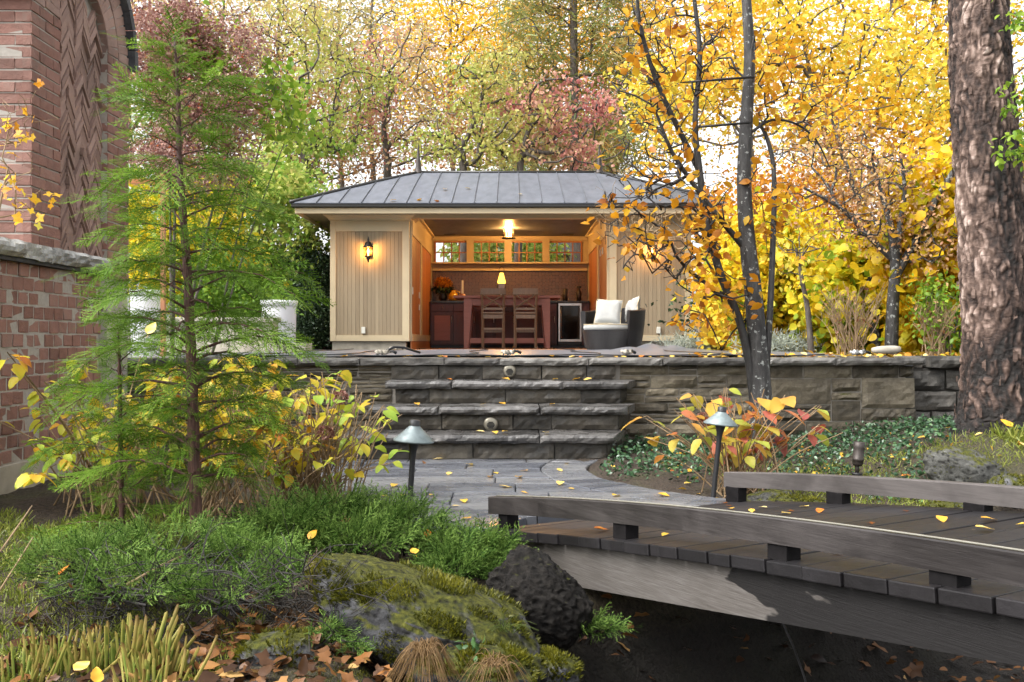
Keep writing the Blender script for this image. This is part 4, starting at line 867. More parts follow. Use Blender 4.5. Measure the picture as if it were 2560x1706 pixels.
# path lights
def path_light(base, top, Y, shade_w, label):
    b = at(*base, Y); t = at(*top, Y); e = empty('path_light', b, label, 'path light', 'mushroom path lights'); d = t-b; h = d.length
    q = d.to_track_quat('Z', 'Y').to_euler(); r = shade_w/2; hs_ = r*.95
    MB().lathe([(.0135, -.12), (.0135, h-hs_-.09), (.018, h-hs_-.05), (.027, h-hs_-.02), (.03, h-hs_+.005), (.0, h-hs_+.006)], 16).obj('post', MAT['lamppost'], e, rot=q)
    MB().lathe([(.0, h-hs_-.0), (r*.98, h-hs_-.012), (r, h-hs_-.008), (r, h-hs_-.004), (r*.58, h-hs_+(hs_-.03)*.52), (r*.27, h-.03), (r*.26, h-.028)], 32).obj('shade', MAT['lampshade'], e, rot=q)
    MB().lathe([(r*.265, h-.034), (r*.265, h-.003), (r*.2, h), (.0, h+.001)], 20).obj('cap', MAT['lamppost'], e, rot=q)
path_light((1022, 1292), (1038, 1050), 4.47, .194, 'grey mushroom path light on the left side of the path by the juniper'); path_light((1783, 1242), (1806, 1017), 5.02, .182, 'grey mushroom path light at the far end of the footbridge beside the hydrangea')
# small spotlight
b = at(2142, 1187, 5.75); e = empty('garden_spotlight', b, 'small bronze bullet spotlight on a stake in the ground cover', 'spotlight')
MB().lathe([(.028, -.05), (.03, .0), (.036, .012), (.0, .014)], 14).obj('stake', MAT['black'], e); MB().tube([(0, 0, .01), (.004, 0, .04), (.0, 0, .06)], .012, 10).obj('knuckle', MAT['copper'], e)
MB().lathe([(.0, .05), (.026, .055), (.032, .07), (.032, .085), (.0335, .086), (.0335, .1), (.032, .101), (.032, .165), (.034, .2), (.03, .2), (.028, .15), (.0, .14)], 20).obj('barrel', MAT['copper'], e, rot=(0, .08, 0))
# ---------------------------------------------------------------- brick garden wall and arched brick pier
RBK = random.Random(21)
def brick_mesh(w, d, h, seed, mat):
    R = random.Random(seed); mb = MB().box(-w/2, w/2, -d/2, d/2, -h/2, h/2, bev=.004); j = .003
    mb.V = [(x+R.uniform(-j, j), y+R.uniform(-j, j), z+R.uniform(-j, j)) for x, y, z in mb.V]; return mb.mesh(MAT[mat])
GWX = -2.56
gw = empty('brick_garden_wall', (GWX-.12, 5.0, 0), 'low red brick garden wall with rough stone cap behind the conifer', 'wall')
mortar(GWX-.25, GWX-.007, 3.72, 5.84, .2, 1.235, gw); mortar(GWX-.28, GWX+.02, 3.68, 5.87, -.2, .2, gw, 'limestone', 'footing')
HB = [brick_mesh(.06, .098, .064, k, 'brick') for k in range(5)]
for c in range(14):
    z = .205+.0742*c+.034; y = 3.8+(.055 if c % 2 else 0)
    for xo in ((-.06, -.19) if c % 2 else (-.125,)): child_w(link('brick', HB[RBK.randrange(5)], loc=(GWX+xo, 3.745, z), rot=(0, 0, PI/2)), gw)
    while y < 5.84:
        o = link('brick', HB[RBK.randrange(5)], loc=(GWX-.033+RBK.uniform(-.004, .004), y, z), rot=(RBK.uniform(-.025, .025), RBK.uniform(-.02, .02)+(PI if RBK.random() < .5 else 0), RBK.uniform(-.03, .03))); child_w(o, gw); y += .109
MB().box(GWX-.28, GWX+.035, 3.68, 5.88, 1.237, 1.256).obj('slate_course', MAT['slate'], gw, world=True)
yy = 3.66
for wd in (.78, .7, .74): SEED[0] += 1; me = rock_block(wd-.006, .085, .36, SEED[0], .022, .025); me.materials.append(MAT['capstone']); o = link('cap_stone', me, loc=(GWX+.05, yy+wd/2, 1.3), rot=(0, 0, PI/2)); child_w(o, gw); yy += wd
# the tall pier
SX, AY, AZ = -3.08, 6.805, 3.03; RI_, RO_ = .385, .765
pier = empty('brick_archway_pier', (-3.4, 6.8, 0), 'tall brick pier with round-arched top and recessed herringbone brick panel', 'brick pier')
prof = [(6.05, -.1), (7.57, -.1), (7.57, AZ)]+[(AY+.76*math.cos(a), AZ+.76*math.sin(a)) for a in np.linspace(.1, PI-.1, 24)]+[(6.05, AZ)]
# core with the recess left open: two flanks, arch ring and a recessed back
def core(poly, x0, x1): return MB().prism(poly, 'x', x0, x1).obj('mortar_core', MAT['mortar'], pier, world=True)
core(prof, -3.9, SX-.075)
core([(6.05, -.1), (AY-RI_, -.1), (AY-RI_, AZ), (6.05, AZ)], SX-.0749, SX-.01); core([(AY+RI_, -.1), (7.57, -.1), (7.57, AZ), (AY+RI_, AZ)], SX-.0749, SX-.01)
core([(AY+.755*math.cos(a), AZ+.755*math.sin(a)) for a in np.linspace(0, PI, 28)]+[(AY+(RI_+.004)*math.cos(a), AZ+(RI_+.004)*math.sin(a)) for a in np.linspace(PI, 0, 28)], SX-.0748, SX-.01)
BS = [brick_mesh(.06, .2, .064, 30+k, 'brick') for k in range(4)]; BH = [brick_mesh(.06, .098, .064, 40+k, 'brick') for k in range(3)]; BF = [brick_mesh(.21, .05, .064, 50+k, 'brick') for k in range(4)]; BQ = [brick_mesh(.1, .05, .064, 60+k, 'brick') for k in range(3)]
def bput(ms, loc, rot=(0, 0, 0)): o = link('brick', RBK.choice(ms), loc=loc, rot=rot); child_w(o, pier)
nb = 0
for c in range(18, 57):
    z = -.02+.0752*c
    if z > 3.0 and z > 4.2: break
    # front face (looking to the camera)
    x = SX-.006-(.105 if c % 2 else .0)
    if c % 2: bput(BQ, (SX-.057, 6.071, z))
    while x > -3.8:
        bput(BF if c % 2 == 0 or True else BQ, (x-.105, 6.071+RBK.uniform(-.003, .003), z)); x -= .22
    if z < 3.05:
        if c % 2: ys_ = [(BS, 6.15), (BH, 6.31), (BH, 6.395-.03)]; fs = [(BH, 7.25), (BS, 7.41), (BH, 7.56-.04)]
        else: ys_ = [(BH, 6.10), (BS, 6.265), (BH, 6.4-.01)]; fs = [(BS, 7.3), (BH, 7.46), (BH, 7.53)]
        ys_ = [(BS, 6.145), (BS, 6.335)] if c % 2 else [(BH, 6.095), (BS, 6.255), (BH, 6.385)]
        fs = [(BS, 7.29), (BS, 7.48)] if c % 2 else [(BH, 7.24), (BS, 7.4), (BH, 7.535)]
        for ms, y in ys_+fs: bput(ms, (SX-.034+RBK.uniform(-.003, .003), y, z), (RBK.uniform(-.012, .012), 0, RBK.uniform(-.015, .015)))
VR = [brick_mesh(.06, .062, .185, 70+k, 'brickpale') for k in range(4)]
for r, n in ((RI_+.095, 22), (RI_+.29, 30)):
    for k in range(n):
        a = PI*(k+.5)/n; o = link('voussoir', VR[RBK.randrange(4)], loc=(SX-.033+RBK.uniform(-.003, .003), AY+r*math.cos(a), AZ+r*math.sin(a)), rot=(a-PI/2, 0, 0)); child_w(o, pier)
for k in range(16):
    a0, a1 = PI*k/16-.02, PI*(k+1)/16-.03; pts = [(AY+q*math.cos(a), AZ+q*math.sin(a)) for q, a in ((.775, a0), (.84, a0), (.84, a1), (.775, a1))]
    MB().prism(pts, 'x', -3.95, SX+.05).obj('arch_coping', MAT['slate'], pier, world=True)
# herringbone panel: slanting bricks in four columns of opposite lean
cw = .77/7
for col in range(7):
    sg = 1 if col % 2 else -1; y0 = AY-RI_+col*cw; y1 = y0+cw; rise = .135
    for r in range(40):
        z = 1.0+r*.062+(.03 if col % 2 else 0)
        yc = (y0+y1)/2
        top = AZ+math.sqrt(max(0, (RI_-.01)**2-(yc-AY)**2)) if z > AZ-.2 else 9
        if z+rise > top: continue
        dep = SX-.05+RBK.uniform(-.02, .012); b = .054
        V = [(dep-.05, y0+.003, z), (dep-.05, y1-.003, z+sg*rise), (dep-.05, y1-.003, z+sg*rise+b), (dep-.05, y0+.003, z+b)]
        if sg < 0: V = [(x, y, zz+rise) for x, y, zz in V]
        tilt = RBK.uniform(-.006, .006); V += [(dep+(tilt if i < 2 else -tilt), y+RBK.uniform(-.001, .001), zz+RBK.uniform(-.006, .004)) for i, (x, y, zz) in enumerate(V)]
        MB().add(V, [(3, 2, 1, 0), (4, 5, 6, 7), (0, 1, 5, 4), (1, 2, 6, 5), (2, 3, 7, 6), (3, 0, 4, 7)]).obj('herringbone_brick', MAT['brickpale'], pier, world=True)
# ---------------------------------------------------------------- leaves and trees
def T_(V, F): return np.asarray(V, float), np.asarray(F, int)
LEAF = {
    'fold': T_([(0, 0, 0), (.3, .5, .1), (0, 1, -.05), (-.3, .5, .1)], [(0, 1, 2), (0, 2, 3)]),
    'oval': T_([(0, 0, 0), (.24, .28, .07), (.27, .6, .05), (0, 1, -.12), (-.27, .6, .05), (-.24, .28, .07), (0, .33, 0), (0, .66, -.02)], [(0, 1, 6), (0, 6, 5), (6, 1, 2), (6, 2, 7), (6, 7, 4), (6, 4, 5), (7, 2, 3), (7, 3, 4)]),
    'round': T_([(0, 0, 0), (.34, .1, .05), (.46, .45, .07), (.32, .8, .03), (0, 1.02, -.1), (-.32, .8, .03), (-.46, .45, .07), (-.34, .1, .05), (0, .45, -.02)], [(8, i, i+1) for i in range(0, 7)]+[(8, 7, 0)]),
    'needle': T_([(-.05, 0, 0), (.05, 0, 0), (.03, 1, 0), (-.03, 1, 0)], [(0, 1, 2), (0, 2, 3)]),
}
def star():
    V = [(0, .42, .0)]; n = 10
    for i in range(n):
        a = -PI/2+2*PI*i/n; r = (.6, .37)[i % 2] if i else .12
        V.append((r*math.cos(a), .42+r*math.sin(a)*1.0, .06*math.cos(3*a)))
    return T_(V, [(0, i+1, (i+1) % n+1) for i in range(n)])
LEAF['maple'] = star()
def big_leaf():
    V = []; F = []; n, m = 8, 4
    for i in range(n+1):
        t = i/n; w = .36*math.sin(PI*t**.8)**.75*(1-.25*t) if 0 < t < 1 else 0
        for j in range(-m//2, m//2+1):
            u = j/(m/2); ser = 1+.05*(-1)**i*abs(u); V.append((u*w*ser, t, .10*abs(u)*w*2-.22*t*t+.02*math.sin(9*t)*u))
    for i in range(n):
        for j in range(m): a = i*(m+1)+j; F += [(a, a+1, a+m+2), (a, a+m+2, a+m+1)]
    return T_(V, F)
LEAF['big'] = big_leaf()
def norm(a): return a/(np.linalg.norm(a, axis=-1, keepdims=True)+1e-9)
def leaf_arrays(P, tip, nrm, size, tmpl):
    tv, tf = LEAF[tmpl]; tip = norm(tip); x = norm(np.cross(tip, nrm)); z = np.cross(x, tip); size = np.broadcast_to(size, (len(P),))
    V = P[:, None, :]+size[:, None, None]*(tv[None, :, 0:1]*x[:, None, :]+tv[None, :, 1:2]*tip[:, None, :]+tv[None, :, 2:3]*z[:, None, :])
    F = tf[None]+(np.arange(len(P))*len(tv))[:, None, None]
    return V.reshape(-1, 3), F.reshape(-1, 3), len(tv)
def leaves(name, P, tip, nrm, size, tmpl, tint, mat, parent=None, smooth=None, kind=None):
    V, F, k = leaf_arrays(P, tip, nrm, size, tmpl)
    o = link(name, npmesh(V, F, np.repeat(np.clip(tint, 0, 1), k), tmpl in ('big', 'round', 'oval') if smooth is None else smooth, MAT[mat]))
    if parent: child_w(o, parent)
    if kind: o['kind'] = kind
    return o
LV_CACHE = {}
def leaf_parts(P, tip, nrm, size, tmpl, tint, mat, parent, most=300):
    """the leaves that show largest as parts of their own (shared meshes, ten tints); the rest as one crown"""
    P = np.asarray(P, float); size = np.broadcast_to(size, (len(P),)); show = size/np.maximum(P[:, 1], .5); order = np.argsort(-show); top, rest = order[:most], order[most:]
    tip = norm(np.asarray(tip, float)); x = norm(np.cross(tip, np.asarray(nrm, float))); z = np.cross(x, tip); inv = Matrix.Translation(parent.location).inverted(); tv, tf = LEAF[tmpl]
    for i in top:
        k = (tmpl, mat, int(np.clip(tint[i], 0, .999)*10))
        if k not in LV_CACHE: LV_CACHE[k] = npmesh(tv, tf, np.clip(k[2]/10+.05+.12*(tv[:, 1]-.5)+.05*np.sin(tv[:, 0]*20), 0, 1), True, MAT[mat])
        o = link('leaf', LV_CACHE[k], parent); s_ = size[i]
        o.matrix_basis = inv @ Matrix(((x[i, 0]*s_, tip[i, 0]*s_, z[i, 0]*s_, P[i, 0]), (x[i, 1]*s_, tip[i, 1]*s_, z[i, 1]*s_, P[i, 1]), (x[i, 2]*s_, tip[i, 2]*s_, z[i, 2]*s_, P[i, 2]), (0, 0, 0, 1)))
    if len(rest): leaves('crown', P[rest], tip[rest], np.asarray(nrm)[rest], size[rest], tmpl, np.asarray(tint)[rest], mat, parent, kind='stuff')
def rdir(R, n, up=0., hor=1.):
    d = R.normal(size=(n, 3)); d[:, 2] = d[:, 2]*hor+up; return norm(d)
def ell(R, n, c, r, inner=0.):
    d = norm(R.normal(size=(n, 3))); k = R.uniform(inner**3, 1, (n, 1))**(1/3); return np.asarray(c, float)+d*k*np.asarray(r, float)
def skeleton(R, stems, targets, seg=.22, tip_r=.006, ex=2.3, wob=.12, up=.15, back=.6, maxn=60000):
    """stems: list of (points, radii). Targets are attached one by one to the nearest fitting node."""
    N = np.zeros((maxn, 3)); par = np.full(maxn, -1); D = np.zeros((maxn, 3)); gr = np.zeros(maxn); n = 0; chains = []
    for pts, rad in stems:
        cp = catmull(pts, max(3, int(sum((Vector(b)-Vector(a)).length for a, b in zip(pts, pts[1:]))/seg/(len(pts)-1)))); rr = np.interp(np.linspace(0, 1, len(cp)), np.linspace(0, 1, len(rad)), rad); ch = []
        for i, p in enumerate(cp):
            N[n] = p; par[n] = n-1 if i else -1; D[n] = (cp[i]-cp[i-1] if i else cp[1]-cp[0]).normalized(); gr[n] = rr[i]; ch.append(n); n += 1
        if n and len(ch) and len(chains):                       # join later stems to the nearest node of the first
            j = int(np.argmin(np.linalg.norm(N[:ch[0]]-N[ch[0]], axis=1))); par[ch[0]] = j
        chains.append(ch)
    ns = n; start = np.array([min(np.linalg.norm(N[:n]-t, axis=1)) for t in targets]); order = np.argsort(start); ends = []
    zmin = N[:n, 2].min()
    for ti in order:
        t = targets[ti]; v = t-N[:n]; d = np.linalg.norm(v, axis=1); cost = d*(1+back*(1-(v*D[:n]).sum(1)/(d+1e-6)))+np.where(v[:, 2] < -.02, -v[:, 2]*1.2, 0)
        cost[:ns] += np.where(N[:ns, 2] < zmin+.12*(N[:ns, 2].max()-zmin), 3., 0)
        j = int(np.argmin(cost)); dist = d[j]; k = max(2, int(dist/seg)+1); c = N[j]+D[j]*dist*.35+np.array([0, 0, up*dist]); ch = [j]; prev = j
        for q in range(1, k+1):
            f = q/k; p = (1-f)**2*N[j]+2*f*(1-f)*c+f*f*t+R.normal(size=3)*wob*seg*(f < 1)
            if n >= maxn-2: break
            N[n] = p; par[n] = prev; D[n] = norm(p-N[prev]); prev = n; ch.append(n); n += 1
        chains.append(ch); ends.append(prev)
    acc = np.zeros(n)
    for e in ends: acc[e] += tip_r**ex
    for i in range(n-1, -1, -1):
        if par[i] >= 0: acc[par[i]] += acc[i] if acc[i] > 0 else tip_r**ex
    rad = np.maximum(acc, tip_r**ex)**(1/ex); rad[:ns] = np.maximum(gr[:ns], np.minimum(rad[:ns], gr[:ns]*1.0))
    for ch in chains[len(stems):]:
        for i in ch[1:]: rad[i] = min(rad[i], rad[par[i]]*.92)
    return N, par, rad, chains, ends, len(stems)
def trunk_mesh(N, rad, chains, ns, mat, minr=.0, sides=(9, 5)):
    tb_ = Tubes()
    for ci, ch in enumerate(chains):
        r = rad[ch].copy()
        if ci >= ns:
            r[0] = min(r[0], r[1]*1.25) if len(r) > 1 else r[0]
        tb_.add(N[ch], r, sides[0] if ci < ns else (sides[1] if r.max() < .03 else 7))
    return tb_.mesh(mat)
def tree(name, label, stems, targets, mat, leaf='oval', size=(.06, .1), per=20, spread=.18, droop=.4, bark='bark', seed=1, cat='tree', group=None, tip_r=.005, seg=.22, flat=1., tint=None, along=0, wob=.12, up=.15, nrm_up=.5, sparse=1., back=.6, ex=2.3, parts=0):
    R = np.random.default_rng(seed); targets = np.asarray(targets, float)
    N, par, rad, chains, ends, ns = skeleton(R, stems, targets, seg, tip_r, ex, wob=wob, up=up, back=back)
    b = Vector(stems[0][0][0]); e = empty(name, b, label, cat, group)
    child_w(link('trunk', trunk_mesh(N, rad, chains, ns, MAT[bark])), e)
    C = [N[c[-1]] for c in chains[ns:]]
    for c in chains[ns:]:
        if along: C += [N[i] for i in c[-1-along:-1]]
    C = np.array(C); C = C[R.random(len(C)) < sparse]
    n = int(len(C)*per); idx = R.integers(0, len(C), n); P = C[idx]+R.normal(size=(n, 3))*np.array([spread, spread, spread*flat])
    tip = rdir(R, n, -droop, .5); nr = rdir(R, n, nrm_up); nr[:, 2] = np.abs(nr[:, 2])
    cl = R.random(len(C))
    tn = (tint(P, R) if tint else .5)+(cl[idx]-.5)*.35+R.normal(size=n)*.13
    if parts: leaf_parts(P, tip, nr, R.uniform(size[0], size[1], n), leaf, tn, mat, e, parts)
    else: leaves('crown', P, tip, nr, R.uniform(size[0], size[1], n), leaf, tn, mat, e)
    return e
def tiers(P, zs, R, j=.12):
    z = np.asarray(zs); k = np.argmin(np.abs(P[:, 2:3]-z[None]), axis=1); P[:, 2] = z[k]+R.normal(size=len(P))*j; return P
# ---------------------------------------------------------------- trees behind the pavilion
def box_px(R, n, x0, x1, y0, y1, Y, dY, ell_=True):
    """points inside the picture rectangle (photo pixels) at a depth Y +- dY"""
    a = R.uniform(-1, 1, (n*2, 3))
    if ell_: a = a[(a**2).sum(1) < 1.15]
    a = a[:n]; Yv = Y+a[:, 2]*dY
    return np.array([tuple(at((x0+x1)/2+p[0]*(x1-x0)/2, (y0+y1)/2+p[1]*(y1-y0)/2, y)) for p, y in zip(a, Yv)])
def stem_px(pts, Y, rpx, dY=0):
    n = len(pts); return ([at(x, y, Y+dY*i/max(1, n-1)) for i, (x, y) in enumerate(pts)], [r/FPX*Y for r in rpx])
R = np.random.default_rng(31)
# far trees
far = [('golden_maple', 'bright yellow maple far behind the pavilion ridge', 1130, 235, 340, 34, 'l_gold', .55), ('pale_orange_tree', 'pale orange half-bare tree high above the left roof slope', 700, 330, 460, 36, 'l_olive', .3),
       ('pale_orange_tree', 'pale amber thinning tree behind the left dogwood crown', 930, 240, 420, 38, 'l_olive', .45), ('orange_maple', 'orange maple rising behind the bald cypress', 1520, 280, 480, 33, 'l_orange', .75),
       ('golden_maple', 'broad golden maple far behind the lichen-barked beech', 1880, 420, 520, 30, 'l_gold', .5), ('golden_maple', 'golden maple behind the peeling tree trunk at the picture edge', 2420, 420, 520, 28, 'l_yellow', .4), ('amber_tree', 'amber tree far behind the brick pier', 330, 340, 520, 30, 'l_olive', .25), ('russet_tree', 'russet low tree behind the middle of the roof ridge', 1290, 330, 200, 30, 'l_brown', .7), ('russet_tree', 'russet tree behind the left roof hip', 760, 300, 260, 31, 'l_brown', .75),
       ('amber_tree', 'pale amber tree far behind the lime shrub and yew', 560, 300, 620, 34, 'l_olive', .3), ('golden_maple', 'soft golden maple far behind the ridge beside the cypress', 1330, 260, 420, 37, 'l_gold', .6), ('amber_tree', 'pale olive tree far behind the dogwoods left of the ridge', 850, 300, 560, 40, 'l_olive', .45)]
for i, (nm, lab, cx_, w, h, Y, mt, tb_) in enumerate(far):
    r = np.random.default_rng(100+i); low = nm == 'russet_tree'; cy = 330 if low else 140
    tg = np.concatenate([box_px(r, 150, cx_-w*.75, cx_+w*.75, cy-h*.55, cy+h*.6, Y, 2.4)])
    st = [stem_px([(cx_, 860), (cx_+6, 500), (cx_-8, 250), (cx_+5, -120)] if not low else [(cx_, 860), (cx_+6, 500), (cx_-5, 300)], Y, [9, 7, 5, 2])]
    tree(nm, lab, st, tg, mt, 'fold', (.07, .2), {'golden_maple': 54, 'orange_maple': 44}.get(nm, 42), .6, .3, 'barkfar', 200+i, group='far autumn trees', tip_r=.014, seg=.7, tint=lambda P, q, b=tb_: b+q.normal(size=len(P))*.15)
# bald cypress
tg = []
st = stem_px([(1440, 870), (1438, 600), (1436, 300), (1434, 0), (1432, -250)], 25, [15, 13, 11, 9, 6])
for k in range(44):
    z = 430-k*14.5; s_ = 1 if k % 2 else -1; L = R.uniform(110, 235)
    for f in (.25, .4, .55, .7, .85, 1.): tg.append(tuple(at(1437+s_*L*f, z+R.uniform(-15, 15)+(-24 if f < .6 else -10)*f+14*f*f, 25+R.uniform(-2.5, 2.5)*f)))
tree('bald_cypress', 'tall bald cypress with feathery green and rust needles behind the roof ridge', [st], np.array(tg), 'l_cypress', 'needle', (.2, .4), 42, .3, .6, 'barkfar', 7, tip_r=.012, seg=.4, flat=.6, tint=lambda P, q: .55+.25*q.normal(size=len(P)), nrm_up=0)
# dogwoods, branches in tiers
def dogwood(lab, trunk, Y, blobs, mat, seed, tintf, per=7, zs=None, tip=.0105, stems=()):
    r = np.random.default_rng(seed); tg = []
    for (x0, x1, y0, y1, n) in blobs:
        P = box_px(r, n, x0, x1, y0, y1, Y, (x1-x0)/FPX*Y*.35); tg.append(P)
    tg = np.concatenate(tg); lv = np.arange(tg[:, 2].min(), tg[:, 2].max()+.3, .42); tg = tiers(tg, lv, r, .09)
    tree('dogwood', lab, [stem_px(trunk[0], Y, trunk[1])]+[stem_px(*s_) for s_ in stems], tg, mat, 'oval', (.08, .13), per, .22, .95, 'bark', seed, tip_r=tip, ex=2.05, seg=.3, flat=.4, tint=tintf, along=2, up=.12, group='dogwoods behind the pavilion', back=.8)
dogwood('spreading dogwood with yellow-green tiers over the left roof slope', ([(775, 870), (772, 520), (762, 400), (742, 345), (735, 300)], [12, 11, 10, 8, 5]), 21.5, [(590, 960, 270, 400, 70), (600, 1010, 130, 270, 70), (560, 900, 20, 140, 44), (640, 860, 380, 470, 30)], 'l_yg', 41, lambda P, q: np.clip(.75-(P[:, 2]-5.3)*.14, .1, .95))
dogwood('slim dogwood with pinkish upper leaves left of the ridge middle', ([(968, 870), (968, 440), (966, 390), (960, 300), (985, 200)], [12, 10, 8, 6, 3]), 22.5, [(860, 1150, 60, 220, 46), (880, 1130, 220, 330, 34), (930, 1200, 330, 400, 26)], 'l_pink', 42, lambda P, q: .62+.2*np.sin(P[:, 0]*2.2), 6)
dogwood('dogwood with olive leaves above the middle of the roof ridge', ([(1160, 870), (1158, 430), (1150, 380), (1175, 330), (1205, 250)], [12, 10, 8, 6, 3]), 21, [(1060, 1420, 230, 340, 50), (1010, 1340, 310, 400, 50), (1090, 1330, 110, 230, 36)], 'l_yg', 43, lambda P, q: np.clip(.45-(P[:, 0]+.5)*.12, .1, .9), 7)
dogwood('dogwood with a spray of pink-red leaves above the right roof finial', ([(1290, 870), (1300, 440), (1305, 400), (1320, 330), (1360, 280)], [11, 9, 8, 6, 3]), 20.8, [(1260, 1560, 205, 330, 60), (1300, 1480, 330, 400, 30), (1380, 1560, 380, 420, 16)], 'l_pink', 44, lambda P, q: .4+.12*np.sin(P[:, 0]*3)+(P[:, 2] < 5.3)*.25, 6)
# shrubs left of the pavilion
def shrub(name, lab, base, Y, blobs, mat, seed, leaf='oval', size=(.06, .1), per=24, spread=.14, bark='bark', tint=None, cat='shrub', tip=.004, droop=.5, nst=4, dY=.5, seg=.2, along=1, rpx=6, group=None, parts=0):
    r = np.random.default_rng(seed); tg = np.concatenate([box_px(r, n, x0, x1, y0, y1, Y, dY) for x0, x1, y0, y1, n in blobs])
    bz0 = gz1((base[0]-CX)/FPX*Y, Y); by = HOR+(EYE-bz0)*FPX/Y
    st = []
    for k in range(nst):
        t = tg[r.integers(0, len(tg))]; b = at(base[0]+r.uniform(-12, 12), by+4, Y); m = b.lerp(Vector(t), .5)+Vector((0, 0, .1)); st.append(([b, m, Vector(t)], [rpx/FPX*Y, rpx*.6/FPX*Y, rpx*.25/FPX*Y]))
    return tree(name, lab, st, tg, mat, leaf, size, per, spread, droop, bark, seed, cat, group, tip_r=tip, seg=seg, tint=tint, along=along, parts=parts)
shrub('lime_shrub', 'lime green leafy shrub between the conifer and the left eave', (690, 870), 17.5, [(500, 830, 430, 700, 90), (560, 800, 380, 520, 40)], 'l_yg', 51, size=(.08, .14), per=34, spread=.2, dY=1.2, tint=lambda P, q: .78+.12*q.normal(size=len(P)))
shrub('yellow_shrub', 'yellow leafed shrub behind the conifer trunk at the left', (480, 870), 14, [(270, 620, 420, 760, 110)], 'l_yellow', 52, size=(.08, .13), per=34, spread=.17, dY=1., tint=lambda P, q: .72+.14*q.normal(size=len(P)))
shrub('panicle_hydrangea', 'tall shrub full of dry pinkish brown flower heads beside the brick pier', (430, 870), 9.6, [(300, 520, 0, 200, 75), (360, 680, 180, 330, 70), (330, 640, 300, 480, 60), (480, 660, 60, 180, 20)], 'l_redbrown', 53, 'fold', (.03, .05), 60, .1, dY=.55, tint=lambda P, q: .5+.18*q.normal(size=len(P)), rpx=5, seg=.15)
shrub('climbing_vine', 'bright green vine hanging above the dry flower heads', (520, 870), 9.9, [(470, 560, 50, 160, 16), (510, 600, 130, 200, 14), (640, 740, 190, 300, 20), (700, 760, 280, 360, 8)], 'l_green', 54, 'round', (.05, .085), 8, .15, dY=.5, tint=lambda P, q: .75+.16*q.normal(size=len(P)), rpx=3, nst=2)
shrub('dark_yew', 'dark evergreen yew beside the left wing of the pavilion', (780, 870), 17.0, [(735, 822, 615, 870, 70)], 'l_dark', 55, 'fold', (.03, .06), 260, .17, dY=.5, tint=lambda P, q: .5+.2*q.normal(size=len(P)))
shrub('green_bush', 'mid green bush beside the tan post behind the conifer', (560, 870), 13, [(440, 700, 640, 860, 60)], 'l_green', 56, size=(.05, .09), per=44, spread=.15, dY=.6, tint=lambda P, q: .35+.16*q.normal(size=len(P)))
# dark brick boundary wall, planters, low wall, post at the left
bwl = empty('boundary_wall', (-4.5, 17.4, .65), 'dark brick boundary wall with flat cap behind the white planter', 'wall')
x0_ = at(540, 0, 17.4).x; x1_ = at(832, 0, 17.4).x
nbr = NT('far_brick'); bt = nbr.node('TexBrick'); bt.inputs['Scale'].default_value = 1; bt.inputs['Brick Width'].default_value = .22; bt.inputs['Row Height'].default_value = .075; bt.inputs['Mortar Size'].default_value = .008
mp = nbr.node('Mapping'); mp.inputs['Rotation'].default_value = (PI/2, 0, 0); nbr.t.links.new(nbr.node('NewGeometry').outputs['Position'], mp.inputs[0]); nbr.t.links.new(mp.outputs[0], bt.inputs['Vector']); nbr.put(bt.inputs['Color1'], (.07, .025, .02)); nbr.put(bt.inputs['Color2'], (.045, .018, .015)); nbr.put(bt.inputs['Mortar'], (.05, .04, .035))
FARB = nbr.done(nbr.bsdf(bt.outputs[0], .9, nbr.bump(bt.outputs[1], .5, -.01)))
MB().box(x0_, x1_, 17.4, 17.6, .6, 2.3).obj('brickwork', FARB, bwl, world=True); MB().box(x0_-.03, x1_+.03, 17.36, 17.64, 2.301, 2.42, bev=.01).obj('cap', MAT['slate'], bwl, world=True)
def planter(px0, px1, py0, py1, Y, lab):
    a, b = at(px0, py0, Y), at(px1, py1, Y); r = (b.x-a.x)/2; h = a.z-b.z; e = empty('planter', ((a.x+b.x)/2, Y, b.z), lab, 'planter', 'white round planters')
    MB().lathe([(.0, 0), (r*.86, 0), (r*.9, .02), (r*.93, h-.08)], 32).obj('body', MAT['white'], e); MB().lathe([(r*.93, h-.079), (r, h-.075), (r*1.01, h-.03), (r, h), (r*.9, h), (r*.88, h-.06), (.0, h-.07)], 32).obj('rim', MAT['white'], e)
planter(652, 743, 752, 872, 12.6, 'tall white round planter on the terrace beside the dark yew'); planter(326, 404, 726, 874, 12.0, 'white round planter mostly hidden by conifer sprays')
lw = empty('low_wall', (-4.2, 11.5, .69), 'low pale limestone seat wall on the terrace behind the conifer', 'wall')
a, b = at(400, 800, 11.5), at(742, 860, 11.5)
MB().box(a.x, b.x-.3, 11.5, 11.8, .68, a.z-.03).obj('wall_body', MAT['limestone'], lw, world=True); MB().box(a.x-.03, b.x-.27, 11.46, 11.84, a.z-.029, a.z+.03, bev=.01).obj('cap', MAT['limestone'], lw, world=True); MB().box(b.x-.5, at(770, 0, 11.5).x, 11.35, 11.75, .68, at(0, 858, 11.35).z, bev=.008).obj('step_block', MAT['limestone'], lw, world=True)
pst = empty('timber_post', at(408, 880, 8.6), 'slender orange-brown timber post behind the conifer', 'post'); pst.location.z = .69
p0 = at(408, 430, 8.6); MB().box(p0.x-.02, p0.x+.02, 8.58, 8.62, .69, p0.z, bev=.003).obj('shaft', plain('raw_timber', (.45, .2, .1), .6), pst, world=True); MB().box(at(325, 0, 8.62).x, p0.x-.02, 8.585, 8.612, at(0, 460, 8.6).z, at(0, 448, 8.6).z).obj('crossbar', MAT['cedar'], pst, world=True)
